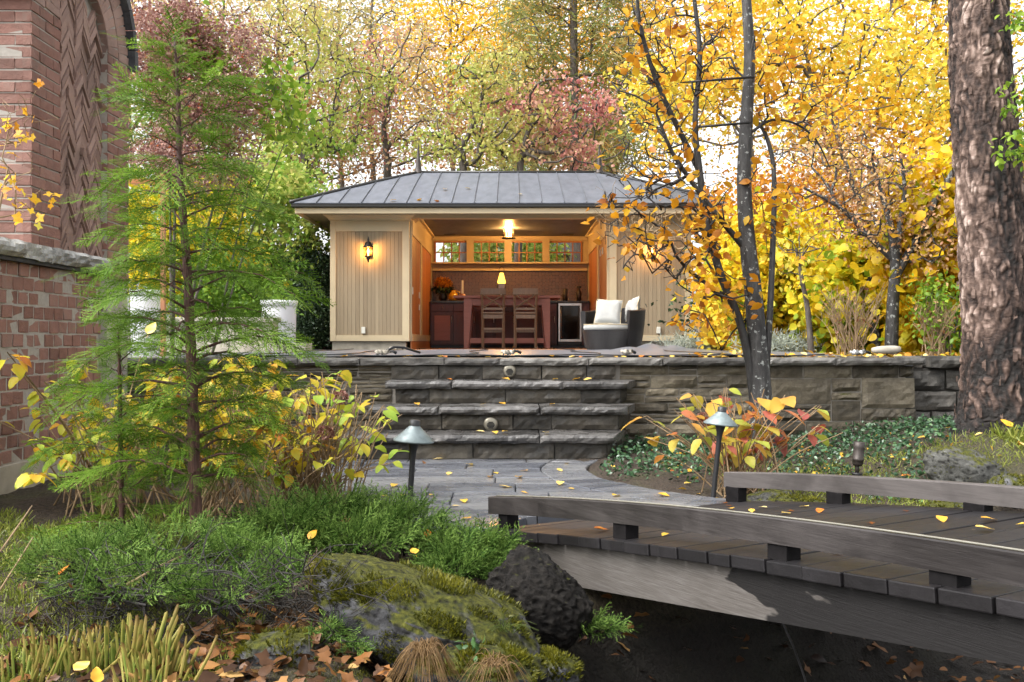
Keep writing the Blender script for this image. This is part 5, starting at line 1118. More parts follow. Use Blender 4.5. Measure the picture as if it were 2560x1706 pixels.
# neighbouring house, a corner of which shows over the roof
hs_e = empty('neighbour_house', (4.5, 36, 1), 'pale rendered house far behind the trees by the right finial', 'house')
hx0, hx1 = at(1452, 0, 36).x, at(1542, 0, 36).x; hz1 = at(0, 372, 36).z
MB().box(hx0, hx1, 36, 40, .5, hz1).obj('wall', plain('pale_render', (.6, .55, .48), .9), hs_e, world=True)
MB().add([(hx0-.5, 35.6, hz1+.002), (hx1+.5, 35.6, hz1+.002), (hx1+.5, 40.4, hz1+.002), (hx0-.5, 40.4, hz1+.002), (hx0-.5, 38, hz1+1.6), (hx1+.5, 38, hz1+1.6)], [(0, 1, 5, 4), (1, 2, 5), (2, 3, 4, 5), (3, 0, 4), (3, 2, 1, 0)]).obj('roof', MAT['slate'], hs_e, world=True)
g2 = empty('slate_outbuilding', (5, 27, 1), 'low slate-roofed outbuilding seen through the clerestory windows', 'outbuilding')
ox0, ox1 = at(1330, 0, 27).x, at(1560, 0, 27).x; oz = at(0, 640, 27).z
MB().box(ox0, ox1, 27, 31, .5, oz).obj('wall', plain('grey_render', (.32, .33, .34), .9), g2, world=True)
MB().add([(ox0-.3, 26.6, oz+.002), (ox1+.3, 26.6, oz+.002), (ox1+.3, 31.4, oz+.002), (ox0-.3, 31.4, oz+.002), (ox0+1, 29, oz+1.3), (ox1-1, 29, oz+1.3)], [(0, 1, 5, 4), (1, 2, 5), (2, 3, 4, 5), (3, 0, 4), (3, 2, 1, 0)]).obj('roof', MAT['slate'], g2, world=True)
shrub('lime_shrub', 'yellow-green bush behind the clerestory windows of the pavilion', (1240, 870), 24, [(1130, 1400, 560, 720, 80)], 'l_yg', 58, size=(.1, .16), per=40, spread=.25, dY=1., tint=lambda P, q: .7+.14*q.normal(size=len(P)))
# ---------------------------------------------------------------- right-hand hedge mass and its small trees
G = 'yellow shrubs of the border behind the beech'
shrub('yellow_border_shrub', 'bright yellow shrub right behind the beech stems', (1990, 870), 11.6, [(1800, 2090, 540, 860, 120)], 'l_yellow', 61, 'round', (.05, .095), 42, .14, dY=.7, tint=lambda P, q: .58+.15*q.normal(size=len(P)), group=G)
shrub('yellow_border_shrub', 'large-leafed lime yellow shrub in the middle of the border', (2150, 870), 10.8, [(2020, 2300, 600, 870, 130)], 'l_yellow', 62, 'round', (.07, .125), 30, .14, dY=.6, tint=lambda P, q: .7+.13*q.normal(size=len(P)), group=G, parts=300)
shrub('yellow_border_shrub', 'large-leafed golden shrub touching the peeling tree trunk', (2370, 870), 9.8, [(2210, 2480, 430, 860, 170)], 'l_yellow', 63, 'round', (.08, .135), 26, .15, dY=.5, tint=lambda P, q: .5+.17*q.normal(size=len(P)), group=G, parts=300)
shrub('yellow_border_shrub', 'golden shrub between the right wing corner and the beech', (1800, 870), 13, [(1768, 1900, 560, 860, 80)], 'l_gold', 64, 'round', (.06, .11), 34, .16, dY=.6, tint=lambda P, q: .68+.15*q.normal(size=len(P)), group=G)
shrub('orange_border_tree', 'orange-brown leafed thicket above the border shrubs', (2080, 870), 13.5, [(1780, 2160, 420, 640, 110)], 'l_orange', 65, 'oval', (.05, .09), 34, .2, dY=1., tint=lambda P, q: .6+.2*q.normal(size=len(P)), rpx=5, group=G)
shrub('yellow_border_shrub', 'golden shrub showing past the right side of the peeling trunk', (2600, 870), 10.5, [(2500, 2800, 330, 860, 150)], 'l_yellow', 68, 'round', (.06, .12), 26, .17, dY=.8, tint=lambda P, q: .52+.17*q.normal(size=len(P)), group=G)
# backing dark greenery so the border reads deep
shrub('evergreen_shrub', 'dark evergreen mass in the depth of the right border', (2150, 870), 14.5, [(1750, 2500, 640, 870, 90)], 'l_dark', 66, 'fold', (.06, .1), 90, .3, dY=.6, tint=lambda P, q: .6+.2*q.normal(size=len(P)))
shrub('lilac_shrub', 'green-leafed shrub beside the trunk at the wall end', (2365, 870), 8.9, [(2310, 2420, 690, 860, 26)], 'l_green', 67, 'oval', (.04, .07), 16, .09, dY=.3, tint=lambda P, q: .6+.14*q.normal(size=len(P)), rpx=3)
# golden crown overhead at right, fairly near
r = np.random.default_rng(71); tg = np.concatenate([box_px(r, 150, 1760, 2480, -160, 330, 14.5, 1.6), box_px(r, 70, 2050, 2480, 150, 500, 13.6, 1.), box_px(r, 60, 1570, 1860, 20, 420, 15.5, 1.2)])
tree('golden_tree', 'golden-leafed tree filling the sky between beech and peeling trunk', [stem_px([(2110, 880), (2120, 620), (2090, 430), (2040, 250), (2000, 60)], 14.2, [11, 10, 8, 6, 3])], tg, 'l_gold', 'oval', (.045, .13), 17, .2, .7, 'bark', 72, tip_r=.009, seg=.3, along=2, tint=lambda P, q: .66+.18*q.normal(size=len(P))+.2*np.sin(P[:, 0]*1.7+P[:, 2]*2.1))
# small maple with grey stems in the border
r = np.random.default_rng(74); tg = np.concatenate([box_px(r, 90, 1960, 2400, 380, 600, 9.4, .8), box_px(r, 40, 1900, 2200, 300, 440, 9.6, .6), box_px(r, 26, 2250, 2420, 520, 680, 9.2, .4)])
S_ = lambda pts, rp: stem_px(pts, 9.3, rp)
tree('japanese_maple', 'small maple with smooth grey stems and thin orange-brown leaves in the border', [S_([(2228, 885), (2232, 760), (2238, 660), (2225, 560), (2200, 470), (2180, 400)], [17, 15, 13, 9, 6, 3]), S_([(2240, 690), (2290, 600), (2340, 500), (2400, 400), (2430, 300)], [11, 10, 9, 7, 4]), S_([(2232, 650), (2170, 590), (2100, 520), (2010, 470)], [8, 7, 5, 3]), S_([(2240, 660), (2250, 560), (2262, 480), (2250, 380)], [8, 7, 5, 3])],
     tg, 'l_brown', 'oval', (.03, .055), 8, .13, .8, 'beechpale', 75, tip_r=.005, seg=.14, along=2, tint=lambda P, q: .75+.18*q.normal(size=len(P)), wob=.2)
# grey slanting stems behind
r = np.random.default_rng(76)
tree('grey_stem_tree', 'leaning grey-stemmed sapling left of the small maple', [stem_px([(2190, 885), (2180, 700), (2165, 560), (2120, 430), (2080, 300)], 10.2, [13, 12, 10, 7, 3])], box_px(r, 40, 1950, 2160, 200, 430, 10.4, .6), 'l_gold', 'oval', (.05, .08), 10, .12, .8, 'beechpale', 77, tip_r=.004, seg=.16, tint=lambda P, q: .6+.15*q.normal(size=len(P)))
tree('thin_stem_shrub', 'thin upright brown-stemmed shrub in the border by the beech', [stem_px([(2028, 885), (2020, 780), (2005, 700), (1990, 620)], 9.6, [8, 7, 5, 3])], box_px(r, 34, 1920, 2080, 560, 720, 9.6, .4), 'l_gold', 'oval', (.05, .09), 5, .1, .9, 'bark', 78, cat='shrub', tip_r=.0035, seg=.14, tint=lambda P, q: .7+.2*q.normal(size=len(P)))
# bare twiggy shrubs
def twig_shrub(name, lab, px, Y, spread, top, n, mat, seed, leafmat=None, nl=0):
    r = np.random.default_rng(seed); b = at(px, 0, Y); b.z = gz1(b.x, Y); e = empty(name, b, lab, 'shrub'); tb_ = Tubes(); L = []
    for k in range(n):
        t = at(px+r.uniform(-1, 1)*spread, top+r.uniform(0, 90), Y+r.uniform(-.25, .25)); s0 = b+Vector((r.normal()*.06, r.normal()*.06, 0)); m = s0.lerp(t, .55)+Vector((r.normal()*.03, r.normal()*.03, .06))
        q = catmull([s0, m, t], 5); tb_.add(q, np.linspace(.006, .002, len(q)), 4); L += [tuple(v) for v in q[4:]]
        for z in range(3):
            a = q[5+z]; c = a+Vector((r.normal()*.06, r.normal()*.04, .1)); tb_.add([a, a.lerp(c, .5)+Vector((0, 0, .01)), c], [.003, .002, .0012], 4); L.append(tuple(c))
    child_w(link('stems', tb_.mesh(MAT[mat])), e)
    if nl:
        L = np.array(L); P = L[r.integers(0, len(L), nl)]+r.normal(size=(nl, 3))*.02; leaves('crown', P, rdir(r, nl, -.4), rdir(r, nl, .3), r.uniform(.03, .06, nl), 'oval', r.random(nl), leafmat, e)
twig_shrub('bare_twig_shrub', 'clump of bare tan twigs in the middle of the border', 2130, 9.2, 95, 700, 46, 'twigpale', 81, 'l_brown', 60); twig_shrub('bare_twig_shrub', 'clump of bare tan twigs beside the peeling trunk', 2340, 8.8, 70, 730, 40, 'twigpale', 82, 'l_brown', 50)
r = np.random.default_rng(83); tgp = np.array([tuple(at(r.uniform(1480, 1720), 0, 13.2)) for _ in range(150)]); fx = CX+tgp[:, 0]/13.2*FPX; fy = 520+(fx-1480)*.30+r.normal(size=150)*34
tgp = np.array([tuple(at(a, b, 13.2+r.normal()*.25)) for a, b in zip(fx, fy)])
tree('pale_twig_bush', 'bleached bare twig bush reaching in front of the right wall lantern', [stem_px([(1752, 885), (1750, 780), (1735, 690), (1690, 620), (1640, 585)], 13.2, [6, 5, 4, 3, 2])], tgp, 'l_brown', 'fold', (.03, .04), .03, .04, .5, 'twigpale', 84, cat='shrub', tip_r=.0045, seg=.12, wob=.35, up=.0)
for i, (px, lab) in enumerate(((1725, 'low silver-leafed plant at the right wing corner'), (1800, 'low silver-leafed plant left of the beech stems'), (1950, 'low silver-leafed plant right of the beech stems'))):
    r = np.random.default_rng(90+i); b = at(px, 0, 13.2-(i == 2)*2.5); b.z = .69; e = empty('lavender', b, lab, 'plant', 'silver-leafed edging plants'); n = 900
    P = np.asarray(b)+r.normal(size=(n, 3))*[.22, .15, .06]+[0, 0, .1]; leaves('crown', P, rdir(r, n, .9), rdir(r, n), r.uniform(.05, .12, n), 'needle', r.random(n), 'l_silver', e)
# ---------------------------------------------------------------- beech in front of the terrace wall
BY = 6.8; Sb = lambda pts, rp, d=0: stem_px(pts, BY, rp, d)
r = np.random.default_rng(110)
tgL = np.concatenate([box_px(r, 190, 1520, 1850, -60, 380, BY-.1, .5), box_px(r, 200, 1500, 1820, 350, 700, BY-.2, .5), box_px(r, 30, 1660, 1900, 640, 850, BY-.15, .3), box_px(r, 40, 1880, 2090, 60, 340, BY, .4), box_px(r, 22, 1860, 2000, 380, 620, BY-.1, .3), box_px(r, 16, 1500, 1660, 470, 620, BY-.3, .3)])
stems_ = [Sb([(1903, 1150), (1902, 1010), (1896, 900), (1884, 740), (1868, 600), (1860, 450), (1866, 300), (1874, 150), (1866, 0), (1858, -160)], [38, 29, 25, 22, 20, 18, 16, 14, 12, 8]),
          Sb([(1888, 1010), (1872, 900), (1845, 790), (1806, 700), (1770, 570), (1748, 420), (1738, 300), (1750, 140), (1736, 0), (1725, -120)], [14, 11, 10, 10, 9.5, 8.5, 7, 6, 5, 3], -.15),
          Sb([(1915, 930), (1925, 780), (1934, 560), (1934, 420), (1915, 340), (1890, 300)], [9, 8, 7, 6, 5, 4], .1), Sb([(1750, 430), (1700, 330), (1640, 200), (1600, 60), (1590, -60)], [8, 7, 6, 5, 3], -.3),
          Sb([(1862, 620), (1810, 560), (1740, 470), (1680, 380), (1640, 280)], [9, 7, 6, 5, 3], -.2), Sb([(1880, 330), (1930, 300), (1990, 310), (2040, 350), (2075, 420)], [4, 3.5, 3, 2.5, 1.5], .2)]
N_, par_, rad_, chains_, ends_, ns_ = skeleton(r, stems_, tgL, .11, .003, wob=.34, up=.18, back=1.1)
be = empty('beech_tree', Vector(stems_[0][0][0]), 'lichen-barked beech with dark stems and few orange leaves before the terrace wall', 'tree')
tb1, tb2, tb3 = Tubes(), Tubes(), Tubes()
for ci, c in enumerate(chains_):
    rr = rad_[c].copy()
    if ci >= ns_ and len(rr) > 1: rr[0] = min(rr[0], rr[1]*1.2)
    (tb1 if ci == 0 else tb2 if ci < ns_ else tb3).add(N_[c], rr, 16 if ci == 0 else 9 if ci < ns_ else 5)
child_w(link('trunk', tb1.mesh(MAT['beechpale'])), be); child_w(link('limbs', tb2.mesh(MAT['beech'])), be); child_w(tag(link('twigs', tb3.mesh(MAT['twigdark'])), kind='stuff'), be)
C = np.array([N_[c[-1]] for c in chains_[ns_:]]+[N_[c[-3]] for c in chains_[ns_:] if len(c) > 4])
px_ = CX+C[:, 0]/C[:, 1]*FPX; py_ = HOR-(C[:, 2]-EYE)/C[:, 1]*FPX
wgt = .5+1.6*((py_ > 470)*(py_ < 860))+1.2*((px_ > 1880)*(py_ < 420)); wgt = wgt*np.where((px_ < 1720)*(py_ > 440)*(py_ < 780), .25, 1); wgt /= wgt.sum(); n = 780
idx = r.choice(len(C), n, p=wgt); P = C[idx]+r.normal(size=(n, 3))*.045; tip = rdir(r, n, -.35, .5)
leaf_parts(P, tip, rdir(r, n, .8), r.uniform(.06, .1, n), 'oval', .66+.24*r.normal(size=n), 'l_orange', be)
# two black tree ties
for (y, a, b) in ((205, 1730, 1880), (318, 1745, 1870)):
    p, q = at(a, y, BY-.12), at(b, y-6, BY-.02); MB().tube([p, p.lerp(q, .5)+Vector((0, -.05, -.004)), q+Vector((0, -.06, 0))], .009, 6).obj('tree_tie', MAT['black'], be, world=True)
# ---------------------------------------------------------------- big peeling-bark tree at the right
QY = 6.55; bt_ = empty('river_birch', at(2490, 1120, QY), 'big river birch trunk with peeling pinkish-brown bark at the right edge', 'tree')
ctr = catmull([at(2500, 1190, QY), at(2498, 1090, QY), at(2496, 1000, QY), at(2494, 850, QY), at(2482, 600, QY), at(2464, 350, QY), at(2450, 150, QY), at(2444, 0, QY), at(2436, -200, QY)], 70)
cr = np.interp(np.linspace(0, 1, len(ctr)), np.linspace(0, 1, 9), np.array([150, 108, 90, 80, 76, 73, 69, 66, 62])/FPX*QY)
nA = 230; A_ = np.linspace(0, 2*PI, nA, endpoint=False); Cc = np.array([tuple(c) for c in ctr]); m = len(Cc)
TH, II = np.meshgrid(A_, np.arange(m)); rad2 = cr[II]
S3 = np.c_[np.cos(TH.ravel())*.23, np.sin(TH.ravel())*.23, Cc[II.ravel(), 2]]
wq = S3*[26, 26, 8]+1.5*np.stack([fbm(S3*6+k*7, 3, 71+k) for k in range(3)], 1); d1 = np.full(len(wq), 9.); d2 = d1.copy(); cid = np.zeros(len(wq)); wi = np.floor(wq).astype(np.int64)
for da in (-1, 0, 1):                                     # cellular bark plates: nearest and second nearest seed
    for db in (-1, 0, 1):
        for dc in (-1, 0, 1):
            ci_ = wi+[da, db, dc]; jt = np.stack([_hash(ci_[:, 0], ci_[:, 1], ci_[:, 2], 300+k) for k in range(3)], 1); dd = np.linalg.norm(ci_+jt-wq, axis=1); h_ = _hash(ci_[:, 0], ci_[:, 1], ci_[:, 2], 310)
            nearer = dd < d1; d2 = np.where(nearer, d1, np.minimum(d2, dd)); cid = np.where(nearer, h_, cid); d1 = np.where(nearer, dd, d1)
edge_ = smoothstep(-.05, .4, d2-d1); pl = fbm(S3*[9, 9, 4.2], 4, 70); pl2 = fbm(S3*[30, 30, 14]+3, 3, 80); big = fbm(S3*[3.5, 3.5, 1.6], 3, 61)
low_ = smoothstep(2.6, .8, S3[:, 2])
disp = .012*edge_*(.2+cid)+.014*pl2+.018*pl*low_+.006*fbm(S3*[60, 60, 30], 2, 85)+.016*fbm(S3*[4, 4, 3], 2, 60)
root = smoothstep(.42, -.1, S3[:, 2]); lob = .13*root**1.6*(np.cos(TH.ravel()*4+.5)*.5+.35)+.16*root**2*np.exp(-((np.mod(TH.ravel(), 2*PI)-3.55)/.35)**2)
rr = rad2.ravel()+disp+lob
V = np.c_[Cc[II.ravel(), 0]+rr*np.cos(TH.ravel()), Cc[II.ravel(), 1]+rr*np.sin(TH.ravel()), Cc[II.ravel(), 2]]
i0 = (np.arange(m-1)[:, None]*nA); k0 = np.arange(nA)[None]; k1 = (k0+1) % nA; F = np.stack([i0+k0, i0+k1, i0+nA+k1, i0+nA+k0], -1).reshape(-1, 4)
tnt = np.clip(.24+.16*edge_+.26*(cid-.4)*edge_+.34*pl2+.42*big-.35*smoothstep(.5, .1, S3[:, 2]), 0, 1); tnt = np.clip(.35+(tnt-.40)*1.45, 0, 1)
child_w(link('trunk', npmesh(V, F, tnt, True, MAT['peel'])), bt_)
# curling flakes of bark
r = np.random.default_rng(120); fv = []; ff = []; ft = []; nfl = 140; cnt = 0
for k in range(nfl):
    i = int(r.integers(50, m-2)); a = r.uniform(PI*.72, PI*2.05); c = Cc[i]; R_ = cr[i]+.012+.012*r.random(); w = r.uniform(.008, .03); h = r.uniform(.02, .07); lift = r.uniform(.003, .014); g = r.uniform(.3, .6); sd_ = 1 if r.random() < .5 else -1
    for (u, v) in ((0, 0), (.5, 0), (1, .1), (0, 1), (.5, .9), (1, .8)):
        ang_ = a+sd_*u*w/R_; q = R_+lift*u*u; fv.append((c[0]+q*math.cos(ang_), c[1]+q*math.sin(ang_), c[2]+(v-.5)*h+r.normal()*.009)); ft.append(g)
    ff += [(cnt, cnt+1, cnt+4), (cnt, cnt+4, cnt+3), (cnt+1, cnt+2, cnt+5), (cnt+1, cnt+5, cnt+4)]; cnt += 6
o = child_w(link('bark_flakes', npmesh(fv, ff, ft, False, MAT['peel'])), bt_); o['kind'] = 'stuff'
# hanging green branch of the birch
tg = np.concatenate([box_px(r, 14, 2480, 2575, -20, 120, QY-.45, .2), box_px(r, 20, 2510, 2600, 150, 320, QY-.45, .2), box_px(r, 22, 2470, 2600, 320, 420, QY-.5, .2)])
N_, par_, rad_, chains_, ends_, ns_ = skeleton(r, [([at(2490, -120, QY-.1), at(2530, -60, QY-.4), at(2590, 60, QY-.5), at(2600, 260, QY-.5), at(2575, 380, QY-.5)], [.012, .009, .006, .004, .002])], tg, .07, .0012, wob=.2, up=-.1)
child_w(link('hanging_branch', trunk_mesh(N_, rad_, chains_, ns_, MAT['twigdark'])), bt_)
C = np.array([N_[i] for c in chains_ for i in c[1:]]); n = 330; P = C[r.integers(0, len(C), n)]+r.normal(size=(n, 3))*.02
leaf_parts(P, rdir(r, n, -.9, .5), rdir(r, n, .6), r.uniform(.035, .06, n), 'oval', .7+.2*r.normal(size=n), 'l_green', bt_)
# ---------------------------------------------------------------- conifers
def frond(seed, L=1., rows=24, sub=True, droop=.16, wid=.4, tw=.0085, three=0.):
    """flat fern-like spray of unit length along +y, as thin triangles"""
    R = random.Random(seed); V = []; F = []; T = []
    def seg(p, q, w, t):
        d = (q-p); s_ = Vector((-d.y, d.x, 0)); s_ = s_.normalized()*w if s_.length > 1e-6 else Vector((w, 0, 0)); k = len(V)
        V.extend([p-s_, p+s_, q+s_*.35, q-s_*.35]); T.extend([t, t, t+.2, t+.2]); F.extend([(k, k+1, k+2), (k, k+2, k+3)])
    ax = [Vector((.04*math.sin(k*.35+seed), k/rows, -droop*(k/rows)**2)) for k in range(rows+1)]
    for a, b in zip(ax, ax[1:]): seg(a, b, tw*1.1, .05)
    for k in range(2, rows):
        t = k/rows; s_ = 1 if k % 2 else -1; ln = wid*(1-t)**.75*(.55+.45*min(1, t*5))*R.uniform(.45, 1.2)+.05; a0 = math.radians(R.uniform(28, 46)); up = R.uniform(-.12, .12)+three*R.uniform(-1, 1)
        d = Vector((s_*math.sin(a0), math.cos(a0), up)); p = ax[k]; nn = max(2, int(ln/.062)); prev = p
        for j in range(1, nn+1):
            q = p+d*ln*j/nn+Vector((0, .06*ln*(j/nn)**2, -.10*ln*(j/nn)**2)); seg(prev, q, tw, .35+.3*j/nn)
            if sub:
                for s2 in (-1, 1):
                    if R.random() < .22: continue
                    e2 = Vector((d.x*.75-s2*d.y*.6, d.y*.75+s2*d.x*.6, d.z+R.uniform(-.2, .2))); seg(q, q+e2*.062*R.uniform(.6, 1.2)*(1.15-j/nn*.5), tw*.8, .5+.3*R.random())
            prev = q
    return np.array([tuple(v) for v in V]), np.array(F), np.array(T)
FR = [frond(k) for k in range(5)]; FRJ = [frond(20+k, rows=13, wid=.38, tw=.013, three=.7, droop=-.1) for k in range(5)]
def put_fronds(name, items, parent, mat, lib, seed=1, kind=None):
    """items: (pos, dir, normal, length)"""
    R = np.random.default_rng(seed); Vs = []; Fs = []; Ts = []; n = 0
    for (p, d, nr, L) in items:
        V, F, T = lib[R.integers(0, len(lib))]; y = norm(np.asarray(d, float)); x = norm(np.cross(y, np.asarray(nr, float))); z = np.cross(x, y)
        W = np.asarray(p)+L*(V[:, 0:1]*x+V[:, 1:2]*y+V[:, 2:3]*z); Vs.append(W); Fs.append(F+n); Ts.append(T+R.normal()*.14); n += len(V)
    o = link(name, npmesh(np.concatenate(Vs), np.concatenate(Fs), np.clip(np.concatenate(Ts), 0, 1), False, MAT[mat]))
    if parent: child_w(o, parent)
    if kind: o['kind'] = kind
    return o
def conifer(lab, trunk_px, Y, rpx, env, nb, seed, fl=(.16, .28), cutr=0., bare=None, zbase=None):
    R = np.random.default_rng(seed); pts = catmull([at(x, y, Y) for x, y in trunk_px], 12); e = empty('conifer', pts[0], lab, 'conifer', 'young conifers'); P = np.array([tuple(p) for p in pts])
    rr = np.interp(np.linspace(0, 1, len(P)), np.linspace(0, 1, len(rpx)), np.array(rpx)/FPX*Y)
    V, F = tube_vf(P, rr+.0015*np.sin(np.arange(len(P))*1.3), 14, True); MB().add(V, F, True).obj('trunk', MAT['cedarbark'], e, world=True)
    tb_ = Tubes(); items = []; ga = 0.
    ys = np.array([v[0] for v in env]); hw = np.array([v[1] for v in env])
    for k in range(nb):
        f = (k+.5)/nb; py = ys[0]+(ys[-1]-ys[0])*f**.9; L = np.interp(py, ys, hw)/FPX*Y*R.uniform(.62, 1.1)*(.6 if math.sin(ga+2.4) < -.55 else 1)*(.22 if math.sin(ga+2.4) < -.15 and py > 900 else 1)*(1-cutr*float(smoothstep(930, 1080, py))*max(0, math.cos(ga+2.4)*.8-.35*math.sin(ga+2.4))); z = EYE-(py-HOR)/FPX*Y
        i = int(np.argmin(np.abs(P[:, 2]-z))); b = P[i]; ga += 2.4; d = np.array([math.cos(ga), math.sin(ga), 0]); rise = R.uniform(.22, .62) if f > .2 else R.uniform(.5, 1.)
        n = 10; t = np.linspace(0, 1, n)[:, None]; br_ = b+d*L*t*(1/(1+rise*.3))+np.array([0, 0, 1])*L*(rise*t-.42*t**2.2)+R.normal(size=(n, 3))*.006*t
        tb_.add(br_, np.linspace(max(.003, rr[i]*.33), .0012, n), 6)
        nf = max(5, int(L/.03))
        for j in range(nf):
            q = .22+.78*(j+.5)/nf; x = q*(n-1); a = int(x); pp = br_[a]+(br_[min(a+1, n-1)]-br_[a])*(x-a); tg_ = norm(br_[min(a+1, n-1)]-br_[max(a-1, 0)]); s_ = 1 if j % 2 else -1
            side = norm(np.cross(tg_, [0, 0, 1.]))*s_; an = math.radians(R.uniform(35, 65)); dd = tg_*math.cos(an)+side*math.sin(an)+np.array([0, 0, R.uniform(-.35, .2)])
            nr = np.array([R.normal()*.7, R.normal()*.7, 1.]); items.append((pp, dd, nr, R.uniform(*fl)*(1.1-.45*q)*min(1, L/.3+.35)))
        items.append((br_[-2], norm(br_[-1]-br_[-3]), np.array([R.normal()*.4, R.normal()*.4, 1.]), R.uniform(*fl)*.9))
    for k in range(5): items.append((P[-1]-np.array([0, 0, .03*k]), np.array([R.normal()*.35, R.normal()*.35, 1]), R.normal(size=3), .1))
    child_w(link('branches', tb_.mesh(MAT['cedarbark'])), e); put_fronds('crown', items, e, 'l_conifer', FR, seed)
    return e
conifer('young feathery green conifer with reddish trunk in the foreground', [(499, 1480), (492, 1380), (487, 1200), (480, 950), (470, 700), (456, 520), (448, 380), (446, 260), (440, 150), (436, 90)], 3.6, [17, 16, 15, 13, 11, 9, 7, 5, 3, 2],
        [(110, 40), (250, 135), (420, 215), (600, 300), (800, 340), (950, 375), (1080, 380), (1180, 300), (1240, 230)], 96, 131, cutr=.6)
conifer('smaller shaded conifer just left of the main conifer trunk', [(308, 1440), (305, 1300), (302, 1150), (300, 1000), (298, 900), (296, 830)], 3.75, [8, 7, 6, 5, 4, 2], [(860, 60), (980, 190), (1100, 260), (1250, 300), (1330, 250)], 30, 132, (.15, .24))
# ---------------------------------------------------------------- junipers
def juniper(lab, cells, seed, fl=(.08, .17), n=700, up=.5, dirx=0., name='creeping_juniper', low=-.15):
    """cells: ellipses (px, py, rx, ry, Y) whose top side carries the sprays"""
    R = np.random.default_rng(seed); items = []; tb_ = Tubes(); c0 = cells[0]; base = at(c0[0], c0[1], c0[4]); base.z = gz1(base.x, base.y); e = empty(name, base, lab, 'juniper', 'creeping junipers'); tot = sum(c[2]*c[3] for c in cells)
    for (px, py, rx, ry, Y) in cells:
        k = int(n*rx*ry/tot); c = np.array(at(px, py, Y)); sx, sz = rx/FPX*Y, ry/FPX*Y; zb = gz1(c[0], c[1])
        for j in range(k):
            d = norm(R.normal(size=3)); d[2] = abs(d[2])*1.1+low; rad = R.uniform(.6, 1)**.5; p = c+d*np.array([sx, sx*.75, sz])*rad
            if p[2] < zb-.02: p[2] = zb+R.uniform(0, .04)
            dr = norm(np.array([d[0]*.8+dirx, d[1]*.8-.15, .3+up*R.random()])+R.normal(size=3)*.28); items.append((p-dr*.03, dr, R.normal(size=3)*.6+[0, 0, .8], R.uniform(*fl)))
            if j % 9 == 0: tb_.add([c+np.array([0, 0, -sz*.6])+R.normal(size=3)*.03, (c+p)/2+np.array([0, 0, -.02]), p], [.006, .004, .002], 5)
    child_w(tag(link('branches', tb_.mesh(MAT['twigdark'])), kind='stuff'), e); put_fronds('crown', items, e, 'l_juniper', FRJ, seed)
juniper('bright creeping juniper spilling beside the path edge', [(840, 1330, 150, 70, 3.95), (1010, 1335, 110, 55, 3.9), (700, 1370, 120, 70, 3.7), (900, 1375, 120, 50, 3.7)], 141, n=900, dirx=.25, low=.0)
juniper('creeping juniper tuft between mossy boulder and dark rock', [(1150, 1390, 90, 45, 3.75), (1140, 1440, 85, 50, 3.6), (1225, 1400, 50, 40, 3.7)], 142, n=420, dirx=.2)
juniper('dark juniper mound around the conifer trunk base', [(420, 1385, 240, 60, 3.2), (215, 1420, 170, 62, 3.0), (620, 1410, 130, 60, 3.2), (700, 1450, 80, 55, 3.05), (330, 1470, 200, 45, 2.85), (560, 1490, 150, 40, 2.85)], 143, n=900, fl=(.06, .12), low=-.05)
juniper('low juniper spray reaching out under the footbridge', [(1480, 1575, 45, 22, 3.35), (1520, 1580, 50, 14, 3.35)], 144, n=60, fl=(.07, .12), up=.1, dirx=.7)
juniper('juniper sprig hanging over the mossy boulder', [(830, 1590, 60, 26, 2.75), (890, 1630, 30, 26, 2.72)], 145, n=70, fl=(.05, .09), up=-.5, dirx=.4)
# dead tangle of twigs under the junipers
R = np.random.default_rng(150); tb_ = Tubes()
for k in range(600):
    px, py, Y = R.uniform(120, 900), R.uniform(1400, 1600), R.uniform(2.7, 3.25); a = np.array(at(px, py, Y)); a[2] = max(a[2], gz1(a[0], a[1])+.01); d = norm(R.normal(size=3)*[1, .6, .6]); L = R.uniform(.05, .2); m_ = a+d*L*.5+R.normal(size=3)*.022; q_ = catmull([a, m_, a+d*L+R.normal(size=3)*.02], 3); tb_.add(q_, np.linspace(.0019, .0008, len(q_)), 4)
tw_ = tag(link('dead_twigs', tb_.mesh(MAT['twigdark'])), kind='stuff')
dead = []
for k in range(110):
    p = np.array(at(R.uniform(110, 900), R.uniform(1430, 1600), R.uniform(2.75, 3.3))); p[2] = max(p[2], gz1(p[0], p[1])+.01); dead.append((p, R.normal(size=3)*[1, 1, .6]-[0, .3, .2], R.normal(size=3), R.uniform(.06, .12)))
put_fronds('dead_juniper_sprays', dead, None, 'l_dead', FRJ, 151, 'stuff')
for i, (p, q, w, mt, lab) in enumerate([((318, 1462), (462, 1388), .0045, 'twigpale', 'cut straw-coloured stick propped against the conifer base'), ((0, 1475), (82, 1345), .003, 'twigpale', 'thin pale cane leaning at the left edge above the lawn'), ((0, 1380), (80, 1265), .0028, 'twigpale', 'second thin pale cane rising from the left edge')]):
    a, b = at(*p, 2.75), at(*q, 3.05); tag(MB().tube([a, a.lerp(b, .5)+Vector((.006, 0, .008)), b], [w, w*.9, w*.8], 7).obj('stick', MAT[mt]), lab, 'stick')
